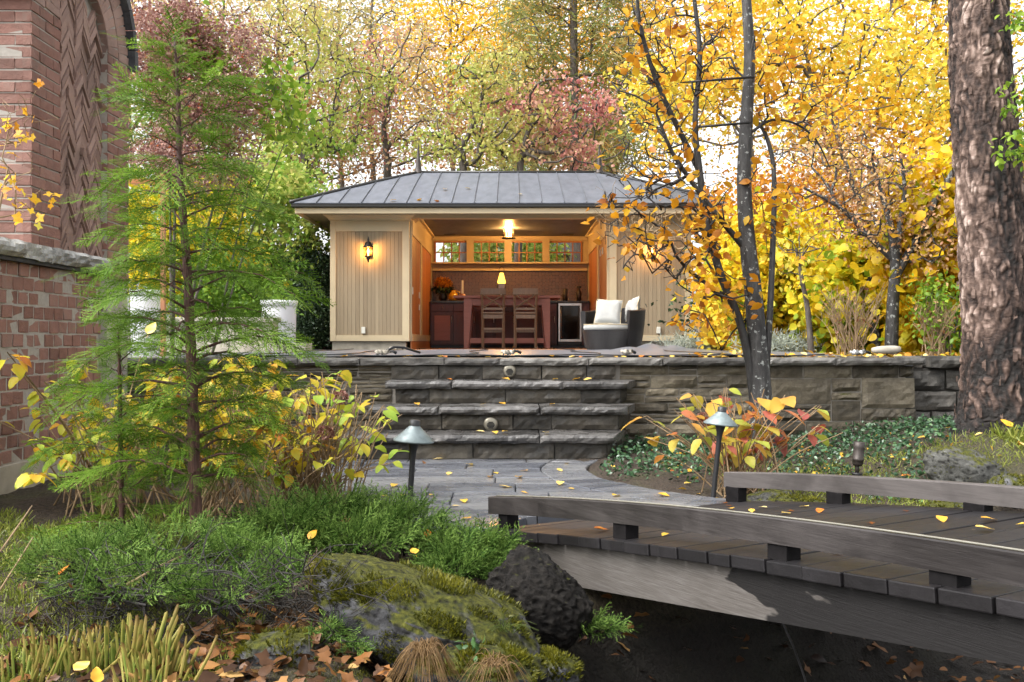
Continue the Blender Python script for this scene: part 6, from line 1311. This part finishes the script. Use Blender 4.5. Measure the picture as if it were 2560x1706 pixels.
# ---------------------------------------------------------------- rocks
def rock(lab, px, py, rx, ry, Y, mat, seed, dy=.8, sub=5, amp=.22, sq=(1, 1, 1), moss=0, name='boulder', lump=1.6, shear=0., tilt=0.):
    c = at(px, py, Y); bm = bmesh.new(); bmesh.ops.create_icosphere(bm, subdivisions=sub, radius=1); P = np.array([tuple(v.co) for v in bm.verts]); F = [[v.index for v in f.verts] for f in bm.faces]; bm.free()
    n = amp*fbm(P*lump+seed*3.3, 4, seed)+amp*.35*(np.abs(fbm(P*lump*2.6+seed, 4, seed+5))*-2+.6)+(.085 if mat == 'rockdark' else .045)*fbm(P*9+seed, 4, seed+8)+(.2 if mat == 'rockdark' else .07)*(.5-2*np.abs(fbm(P*3.1+seed*2.7, 3, seed+61))); Q = P*(1+n)[:, None]; Q = np.sign(Q)*np.abs(Q)**.88
    RP = np.random.default_rng(seed+400)
    for _ in range(26):                                   # broken faces
        pn = norm(RP.normal(size=3)); pd = RP.uniform(.72, 1.0); ov = Q@pn-pd; Q = Q-np.maximum(ov, 0)[:, None]*pn*(.4 if mat == 'rockdark' else .6)
    Q = Q+P*((.085 if mat == 'rockdark' else .055)*fbm(P*(11 if mat == 'rockdark' else 8)+seed, 4, seed+30))[:, None]
    sx, sz = rx/FPX*Y, ry/FPX*Y; Q = Q*[sx, sx*dy, sz]*1.08; Q[:, 2] += shear*Q[:, 0]; Q[:, 0] += tilt*Q[:, 2]
    e = empty(name, c, lab, 'rock', 'garden rocks'); me = npmesh(Q, F, None, True, MAT[mat]); link('stone', me, e)
    if moss:
        R = np.random.default_rng(seed+50); nm = fbm(P*2.8+seed*1.7, 4, seed+21)+.25*P[:, 2]; ok = np.where((nm > .16)*(P[:, 2] > -.35))[0]; idx = R.choice(ok, moss); Pm = Q[idx]+R.normal(size=(moss, 3))*sx*.018+np.array(c); dirs = norm(P[idx]*[1, 1, .6]+R.normal(size=(moss, 3))*.35+[0, 0, .5])
        leaves('moss', Pm-dirs*.002, dirs, R.normal(size=(moss, 3)), R.uniform(.008, .02, moss), 'moss', .55+.2*R.normal(size=moss)+.9*(nm[idx]-.25), 'moss', e, kind='stuff')
    return e
LEAF['moss'] = T_([(-.16, 0, 0), (.16, 0, 0), (0, 1, .1)], [(0, 1, 2)])
rock('broad mossy grey boulder below the juniper beside the stream bed', 1060, 1555, 265, 125, 3.0, 'rockmoss', 5, .8, 6, .2, moss=15000, shear=-.3)
rock('dark pitted lava rock standing against the footbridge beam', 1345, 1515, 118, 120, 3.35, 'rockdark', 8, .75, 6, .26, lump=2., tilt=-.12, moss=0)
rock('small mossy rock at the foot of the mossy boulder', 1190, 1680, 165, 62, 2.72, 'rockmoss', 12, .8, 5, .2, moss=6000)
rock('low mossy rock under the dark lava rock', 1370, 1680, 90, 46, 2.95, 'rockmoss', 14, .8, 4, .2, moss=3500)
rock('dark rock tucked beside the bridge abutment', 1195, 1370, 60, 36, 4.05, 'rockdark', 16, .8, 4, .22)
rock('pale weathered rock below the peeling trunk beyond the far rail', 2425, 1190, 100, 62, 5.4, 'rockgrey', 18, .8, 5, .24, moss=600, shear=-.25)
rock('grey rock behind the first far rail post', 1930, 1255, 62, 30, 5.15, 'rockgrey', 19, .8, 4, .2); rock('mossy flat rock behind the far rail by the brown soil', 2000, 1262, 60, 22, 5.0, 'rockmoss', 20, .8, 4, .2, moss=1500)
rock('mossy rock showing under the far rail at the right', 2370, 1290, 70, 34, 4.6, 'rockmoss', 22, .8, 4, .2, moss=1800); rock('mossy rock beside the pale weathered rock at the right edge', 2545, 1230, 70, 40, 5.0, 'rockmoss', 23, .8, 4, .2, moss=1800)
rock('rock in the shade of the dead twigs left of the mossy boulder', 700, 1640, 110, 60, 2.7, 'rockmoss', 25, .8, 4, .2, moss=1500)
# ---------------------------------------------------------------- hydrangeas
def hydrangea(lab, px, Y, ns, spread, top, nl, mat, seed, size=(.06, .11), heads=2, rpx=1., tint=.5, rz=.3, tsd=.22, bare=.35):
    R = np.random.default_rng(seed); b = at(px, 0, Y); b.z = gz1(b.x, Y); e = empty('hydrangea', b, lab, 'hydrangea', 'hydrangeas in autumn leaf'); tb_ = Tubes(); tips = []
    for k in range(ns):
        u = R.normal()*.5; s0 = b+Vector((R.normal()*.07*rpx, R.normal()*.06*rpx, -.02)); ht = R.uniform(.45, 1.) if k > 3 else R.uniform(.9, 1.)
        t = at(px+np.clip(u, -1, 1)*spread, top, Y); t = Vector((t.x, Y+R.normal()*.14*rpx, b.z+(t.z-b.z)*ht*(1-.25*min(1, abs(u))))); m = s0.lerp(t, .5)+Vector((R.normal()*.015, R.normal()*.015, .05))
        q = catmull([s0, m, t], 5); tb_.add(q, np.linspace(.0048, .0024, len(q)), 5); tips.append((q[-1], q[-1]-q[-3])); 
        if R.random() < .5: tips.append((q[7], q[8]-q[6]))
    child_w(link('stems', tb_.mesh(MAT['twigpale'])), e); P = []; T = []; Nn = []; S = []; pet = Tubes()
    for k in range(nl):
        p, d = tips[R.integers(0, len(tips))] if k >= ns else tips[k % len(tips)]; a = R.uniform(0, 2*PI); o = Vector((math.cos(a), math.sin(a), R.uniform(-.4, .5))); s0 = p-d.normalized()*R.uniform(0, .07); s1 = s0+o*R.uniform(.012, .03); pet.add([s0, s0.lerp(s1, .5), s1], [.0018, .0016, .0014], 4)
        P.append(tuple(s1)); T.append(tuple(o+Vector((0, 0, -R.uniform(.0, .9))))); Nn.append((R.normal()*.3, R.normal()*.3, 1)); S.append(R.uniform(*size))
    child_w(tag(link('petioles', pet.mesh(MAT['twigpale'])), kind='stuff'), e); tn = tint+R.normal(size=nl)*tsd
    leaf_parts(np.array(P), np.array(T), np.array(Nn), np.array(S), 'big', tn, mat, e)
    for k in range(heads):
        p, d = tips[R.integers(0, len(tips))] if not isinstance(heads, list) else tips[k]; n = 130; dd = rdir(R, n); Pp = np.array(p)+dd*.035*R.uniform(.7, 1, (n, 1))*[1, 1, .8]; leaves('flower_head', Pp, dd, rdir(R, n), R.uniform(.012, .02, n), 'round', .3+.25*R.normal(size=n), 'l_redbrown', e)
    return e
hydrangea('leggy hydrangea with yellow-green leaves beside the steps and path light', 790, 5.0, 120, 215, 920, 190, 'l_hyd', 161, (.05, .105), 3, 1.6, .68)
hydrangea('hydrangea with pink, orange and yellow leaves behind the far path light', 1850, 5.5, 75, 240, 950, 105, 'l_hydpink', 162, (.075, .15), 2, 1.1, .55, tsd=.3)
hydrangea('low yellow hydrangea half hidden behind the conifer', 560, 4.6, 60, 260, 900, 300, 'l_hyd', 163, (.045, .085), 0, 2.2, .5); hydrangea('yellow hydrangea at the brick wall foot left of the conifer trunk', 250, 4.4, 50, 220, 850, 260, 'l_hyd', 164, (.045, .085), 0, 2., .6)
hydrangea('yellow hydrangea against the terrace wall behind the conifer', 600, 6.3, 60, 230, 880, 260, 'l_hyd', 165, (.06, .12), 2, 2., .55)
# twiggy maple in front of the brick pier
R = np.random.default_rng(170); tg = np.concatenate([box_px(R, 22, 10, 120, 400, 560, 4.9, .2), box_px(R, 16, 0, 130, 180, 330, 4.9, .2), box_px(R, 12, -20, 90, 300, 420, 4.9, .2)])
tree('maple_sapling', 'twiggy maple sapling with few orange leaves in front of the brick pier', [([Vector((-2.75, 4.9, .1)), at(-40, 700, 4.9), at(-10, 560, 4.9), at(20, 420, 4.9)], [.012, .009, .007, .004])], tg, 'l_gold', 'maple', (.035, .06), 1.0, .03, .4, 'twigpale', 171, tip_r=.0016, seg=.06, along=0, wob=.3, tint=lambda P, q: .35+.2*q.normal(size=len(P)), parts=300)
# ---------------------------------------------------------------- ground cover, grass, cut clumps, litter
R = np.random.default_rng(180); n = 9000; X = R.uniform(.55, 3.6, n); Y = R.uniform(5.1, 7.66, n); ok = (Y > 5.5+.35*np.sin(X*2))*(X > .62+.05*np.sin(Y*6))*(fbm(np.c_[X*2.2, Y*2.2, X*0], 3, 181) > -.22-.5*smoothstep(6.2, 7.3, Y)); ok &= ~((X > 2.6)*(Y < 6.2)); X, Y = X[ok], Y[ok]; n = len(X)
P = np.c_[X, Y, gz(X, Y)+R.uniform(.0, .1, n)*(.5+.5*smoothstep(5.6, 7, Y))]
tag(leaves('periwinkle_ground_cover', P, rdir(R, n, .25, .6), rdir(R, n, 1.1), R.uniform(.022, .042, n), 'oval', .45+.22*R.normal(size=n), 'l_peri'), kind='stuff')
def grass(name, n, x0, x1, y0, y1, hgt, mat, seed, dens=None, lean=.5):
    R = np.random.default_rng(seed); X = R.uniform(x0, x1, n); Y = R.uniform(y0, y1, n); k = fbm(np.c_[X*2, Y*2, X*0], 3, seed) > (-.05 if dens is None else dens); X, Y = X[k], Y[k]; n = len(X)
    tag(leaves(name, np.c_[X, Y, gz(X, Y)-.004], rdir(R, n, 1.3, lean), R.normal(size=(n, 3)), R.uniform(hgt*.5, hgt, n), 'needle', .55+.22*R.normal(size=n), mat), kind='stuff')
grass('grass', 9000, 1.3, 3.9, 4.4, 6.4, .06, 'grass', 190, .0); grass('grass', 26000, -2.4, -.8, 2.2, 4.4, .05, 'grass', 191, -.25); grass('grass', 2500, 3.2, 4.2, 5.6, 6.6, .12, 'grass', 192, -.3); grass('moss_lawn', 9000, -1.9, -.4, 2.1, 2.75, .02, 'moss', 193, -.4)
def tuft(lab, px, py, Y, n, h, mat, seed, up=1.2, name='grass_tuft', drop=.35):
    R = np.random.default_rng(seed); b = at(px, py, Y); e = empty(name, b, lab, 'grass', 'grass tufts on the rocks'); L = Tubes()
    for k in range(n):
        d = Vector((R.normal()*.6, R.normal()*.5-.1, up*R.uniform(.5, 1))).normalized()*h*R.uniform(.5, 1); s0 = b+Vector((R.normal()*.012, R.normal()*.012, -.01)); m_ = s0+d*.55; t = s0+d+Vector((d.x*.5, d.y*.5, -abs(h)*drop)); q_ = catmull([s0, m_, t], 4); L.add(q_, np.linspace(.0012, .0004, len(q_)), 4)
    child_w(link('blades', L.mesh(MAT[mat])), e)
tuft('green grass tuft growing on the mossy boulder end', 1262, 1570, 2.85, 24, .09, 'grass', 201); tuft('drooping dry straw tuft on the small mossy rock', 1065, 1625, 2.5, 170, .085, 'straw', 202, .75, drop=1.3); tuft('dry straw tuft right of the small weed', 1235, 1655, 2.5, 60, .085, 'straw', 203, .3, drop=1.3)
R = np.random.default_rng(205); b = at(1190, 1630, 2.7); e = empty('weed', b, 'small blue-green weed between the mossy rocks', 'weed'); n = 16; leaves('crown', np.asarray(b)+R.normal(size=(n, 3))*.012+[0, -.02, .02], rdir(R, n, .5), rdir(R, n, .8), R.uniform(.02, .04, n), 'oval', np.full(n, .8), 'l_peri', e)
# cut-back clumps of blades
bl = []
for k in range(10):
    L, w, cv = .05+.008*(k*7 % 10), .0034+.0007*(k % 3), .3*(-1)**k; V = []; F = []; tn = []; base_t = (.25, .45, .6, .72, .85, .95, .98, .55, .7, .35)[k]
    for i in range(6):
        t = i/5; V += [(-w*(1-.12*t), .002, L*t), (0, -.0016, L*t*1.03), (w*(1-.12*t), .002, L*t*.96)]; tn += [base_t-.12-.35*(t > .9)+.1*math.sin(i*2+k), base_t-.05-.35*(t > .9), base_t+.16-.45*(t > .9)]
        if i: a = (i-1)*3; F += [(a, a+1, a+4, a+3), (a+1, a+2, a+5, a+4)]
    V = [(x+cv*z*z*.8, y-.9*z*z*cv, z) for x, y, z in V]; n0 = len(V); V += [(x, y+.0007, z) for x, y, z in V]; F += [tuple(q+n0 for q in f[::-1]) for f in F]
    bl.append(npmesh(V, F, np.clip(np.array(tn+tn), 0, 1), False, MAT['blade']))
CL = [(60, 1655, 2.5, 42, 'cut-back clump of yellowing blades at the bottom left edge'), (150, 1620, 2.62, 60, 'cut-back clump of yellowing blades second from the left edge'), (255, 1620, 2.6, 50, 'cut-back clump of yellowing blades below the leaning stick'), (330, 1590, 2.62, 60, 'tallest cut-back clump of green-yellow blades near the conifer'), (410, 1600, 2.55, 54, 'cut-back clump of blades right beside the orange leaf litter'), (385, 1660, 2.42, 32, 'short brown-based cut clump at the front of the bed')]
for ci, (px, py, Y, n, lab) in enumerate(CL):
    R = np.random.default_rng(210+ci); b = at(px, py, Y); b.z = gz1(b.x, Y); e = empty('cut_daylily_clump', b, lab, 'plant clump', 'cut-back blade clumps')
    for k in range(n):
        xo = R.normal()*.05; yo = R.normal()*.03; o = link('blade', bl[R.integers(0, 10)], e, loc=(xo, yo, -.01), rot=(-yo*3+R.normal()*.12, xo*4.5+.12+R.normal()*.1, R.uniform(-.6, .6))); s_ = R.uniform(.7, 1.15)*(1.3 if ci == 3 else 1); o.scale = (s_, s_, s_)
# loose leaf litter (uncountable) on the ground and in the stream bed
def litter(name, n, x0, x1, y0, y1, seed, mat='l_litter', size=(.03, .075), tmpl='maple', tint=.5, f=None, lift=.02):
    R = np.random.default_rng(seed); X = R.uniform(x0, x1, n); Y = R.uniform(y0, y1, n)
    if f is not None: k = f(X, Y); X, Y = X[k], Y[k]; n = len(X)
    P = np.c_[X, Y, gz(X, Y)+R.uniform(.004, lift, n)]; nr = rdir(R, n, 2.2); tp = rdir(R, n, 0, .25); h = n//2 if tmpl == 'maple' else n
    for sl_, tm in ((slice(0, h), tmpl), (slice(h, n), 'big')):
        if sl_.start < sl_.stop: tag(leaves(name, P[sl_], tp[sl_], nr[sl_], R.uniform(*size, sl_.stop-sl_.start), tm, tint+.25*R.normal(size=sl_.stop-sl_.start), mat), kind='stuff')
litter('leaf_litter', 1500, .2, 3.4, 2.2, 4.6, 220, f=lambda X, Y: (sl(X, Y)[0] > .6)*(sl(X, Y)[0] < 3.4)*(sl(X, Y)[1] > -1), lift=.04, tint=.42)
litter('leaf_litter', 380, -.95, -.1, 2.25, 3.0, 221, size=(.025, .06), tint=.5, lift=.05); litter('leaf_litter', 260, -1.9, -.5, 2.3, 3.2, 222, tint=.4, lift=.03); litter('leaf_litter', 220, 1.0, 3.6, 4.7, 7.4, 223, 'l_fallen', (.03, .06), 'oval', .5); litter('leaf_litter', 160, -1.6, -.4, 4.4, 6.5, 224, tint=.5); litter('leaf_litter', 500, 1.6, 4.2, 7.95, 9.5, 225, 'l_fallen', (.04, .08), 'oval', .55, lift=.06)
litter('leaf_litter', 300, -1.6, 1.6, 15.5, 19, 226, 'l_litter', (.04, .07), 'oval', .6, f=lambda X, Y: R.random(len(X)) < np.where(Y < 16.2, .25, .2), lift=.05)
# single fallen leaves on the hard surfaces
def one_leaf(tm, seed, mat):
    R = random.Random(seed); tv, tf = LEAF[tm]; V = tv.copy(); V[:, 1] -= .5; c1, c2 = R.uniform(-.35, .5), R.uniform(-.2, .35); V[:, 2] = V[:, 2]*.8+c1*V[:, 0]**2+c2*V[:, 1]**2+.05; V[:, 2] -= V[:, 2].min()
    n0 = len(V); t = R.uniform(0, 1); sV = np.array([(-.01, -.5, .03), (.01, -.5, .03), (.012, -.72, .06), (-.012, -.72, .06)]); V = np.vstack([V, sV]); F = np.vstack([tf, [(n0, n0+1, n0+2), (n0, n0+2, n0+3)]])
    return npmesh(V, F, np.clip(t+.1*np.sin(np.arange(len(V))), 0, 1), True, MAT[mat])
LV = [one_leaf('big', k, 'l_fallen') for k in range(6)]+[one_leaf('oval', 10+k, 'l_fallen') for k in range(4)]; LB = one_leaf('maple', 30, 'l_orange')
RL = random.Random(77); DROPS = {}
ORD = 'leftmost,second,third,fourth,fifth,sixth,seventh,eighth,ninth,tenth,eleventh,twelfth,thirteenth,fourteenth,fifteenth,sixteenth,seventeenth,eighteenth,nineteenth,twentieth,twenty-first,twenty-second,twenty-third,twenty-fourth,twenty-fifth,twenty-sixth,twenty-seventh,twenty-eighth,twenty-ninth,thirtieth'.split(',')
def drop(x, y, z, s_, lab, grp, me=None, nx_=0, ny_=0):
    o = link('fallen_leaf', me or RL.choice(LV), loc=(x, y, z+.002), rot=(ny_+RL.uniform(-.06, .06), nx_+RL.uniform(-.06, .06), RL.uniform(0, 2*PI))); o.scale = (s_, s_, s_); tag(o, lab, 'leaf', grp); DROPS.setdefault(lab, []).append((x/y, o))
for px, py in [(1175, 1165), (1240, 1185), (1298, 1196), (1310, 1180), (1122, 1187), (1400, 1178), (1416, 1160), (1400, 1212), (1428, 1224), (1265, 1220), (1160, 1256), (1142, 1268), (1312, 1235), (1540, 1242), (1660, 1242), (1080, 1240), (985, 1217), (960, 1245), (1012, 1242), (1165, 1300), (1195, 1301), (1530, 1168), (1095, 1150), (1225, 1195)]:
    Y = EYE*FPX/(py-HOR); p = at(px, py, Y); drop(p.x, p.y, .001, RL.uniform(.045, .085), 'yellow-brown fallen leaf lying on the flagstone path', 'fallen leaves on the flagstone path')
for k, pts in enumerate([[(1050, 1083), (1238, 1079), (1262, 1077), (1365, 1088), (1200, 1086)], [(1043, 1012), (1208, 1016), (1257, 1012), (1380, 1010)], [(1125, 948), (1388, 947), (1440, 948), (1468, 947), (1265, 949)]]):
    for px, py in pts:
        z = RZ*(k+1); Y = YF[k]+RL.uniform(.06, .2); p = at(px, 0, Y); drop(p.x, Y, z+.006, RL.uniform(.05, .085), 'yellow fallen leaf on the '+('lowest', 'middle', 'topmost')[k]+' stone tread', 'fallen leaves on the '+('lowest', 'middle', 'topmost')[k]+' tread')
for px in (1100, 1112, 1145, 1220, 1380, 1430, 1452, 1500, 1540, 1560, 1604, 1625, 1655, 1680, 1700, 1752, 1762, 1800, 1985, 2010, 2030, 2050, 2080, 2110, 2165, 1890, 860, 1020):
    Y = RL.uniform(7.64, 8.0); p = at(px, 0, Y); drop(p.x, Y, CT+.004, RL.uniform(.05, .085), 'yellow fallen leaf on the terrace coping', 'fallen leaves on the terrace coping')
sg = lambda s_, l_: (BO.x+BU.x*s_+BV.x*l_, BO.y+BU.y*s_+BV.y*l_)
for s_, l_, me in [(.18, .93, None), (.28, 1.17, LB), (.45, 1.02, None), (.55, 1.12, None), (.62, .98, None), (.72, 1.2, None), (.78, 1.05, LB), (.85, .95, None), (.92, 1.07, None), (.3, .5, None), (.62, .16, None), (.98, .18, None), (1.25, .3, None), (1.72, .22, LB), (1.55, .6, None), (1.5, 1.05, None), (1.62, 1.15, None), (1.75, .92, None), (1.78, 1.1, None), (1.2, 1.25, LB), (.12, 1.3, LB), (1.35, .85, LB)]:
    x, y = sg(s_, l_); drop(x, y, dz(s_)+.002, RL.uniform(.045, .075) if me is None else .03, 'yellow fallen leaf on the bridge deck' if me is None else 'small rust-red leaf on the bridge deck', 'fallen leaves on the bridge deck' if me is None else 'rust-red leaves on the bridge deck', me)
for px, py, Y, lab in [(783, 1338, 3.55, 'orange-yellow leaf caught on the bright juniper'), (165, 1425, 2.85, 'orange leaf caught on the dark juniper'), (1035, 1380, 3.45, 'torn yellow leaf on the juniper above the mossy boulder'), (1070, 1335, 3.75, 'curled yellow leaf standing in the juniper by the path light'), (380, 822, 3.05, 'yellow leaf caught in the conifer left of its trunk'), (2515, 1060, 6.2, 'pale leaf stuck to the peeling trunk base'), (205, 1668, 2.35, 'orange leaf on the mossy lawn at the bottom left'), (240, 1690, 2.3, 'pale green maple leaf on the lawn at the bottom edge')]:
    p = at(px, py, Y); o = link('fallen_leaf', RL.choice(LV[:6]), loc=p, rot=(RL.uniform(.3, 1.2), RL.uniform(-.5, .5), RL.uniform(-.6, .6))); s_ = .05 if Y < 5 else .09; o.scale = (s_, s_, s_); tag(o, lab, 'leaf')
for i, (px, f) in enumerate([(1112, .35), (1168, .38), (1100, .02), (1060, .05), (998, .03), (1300, .2)]):
    x = at(px, 0, 16).x; p = rp(x, f); o = link('fallen_leaf', LV[i % 10], loc=(p[0], p[1], p[2]+.012), rot=(.35, 0, i*1.3)); o.scale = (.11,)*3; tag(o, 'pale leaf lying on the metal roof', 'leaf', 'leaves on the metal roof'); DROPS.setdefault('pale leaf lying on the metal roof', []).append((p[0]/p[1], o))
for lab, lst in DROPS.items():                             # which one it is, counted from the left
    lst.sort(key=lambda t: t[0])
    for i, (k_, o) in enumerate(lst): o['label'] = (ORD[i] if i == 0 else ORD[i]+' from left')+' '+lab if len(lst) > 1 else lab
# bouquet flowers
e, P, d = BOUQ; n = len(P); P = P+np.array(e.location); rb = np.random.default_rng(6); up_ = P[:, 2] > e.location.z+.3
leaves('foliage', P[~up_], d[~up_], rdir(rb, int((~up_).sum())), .09, 'oval', rb.random(int((~up_).sum())), 'l_dark', e); Pf = np.repeat(P[up_], 6, 0)+rb.normal(size=(int(up_.sum())*6, 3))*.012; leaves('blossom', Pf, rdir(rb, len(Pf), .4), rdir(rb, len(Pf)), .035, 'oval', .5+.2*rb.normal(size=len(Pf)), 'l_orange', e)
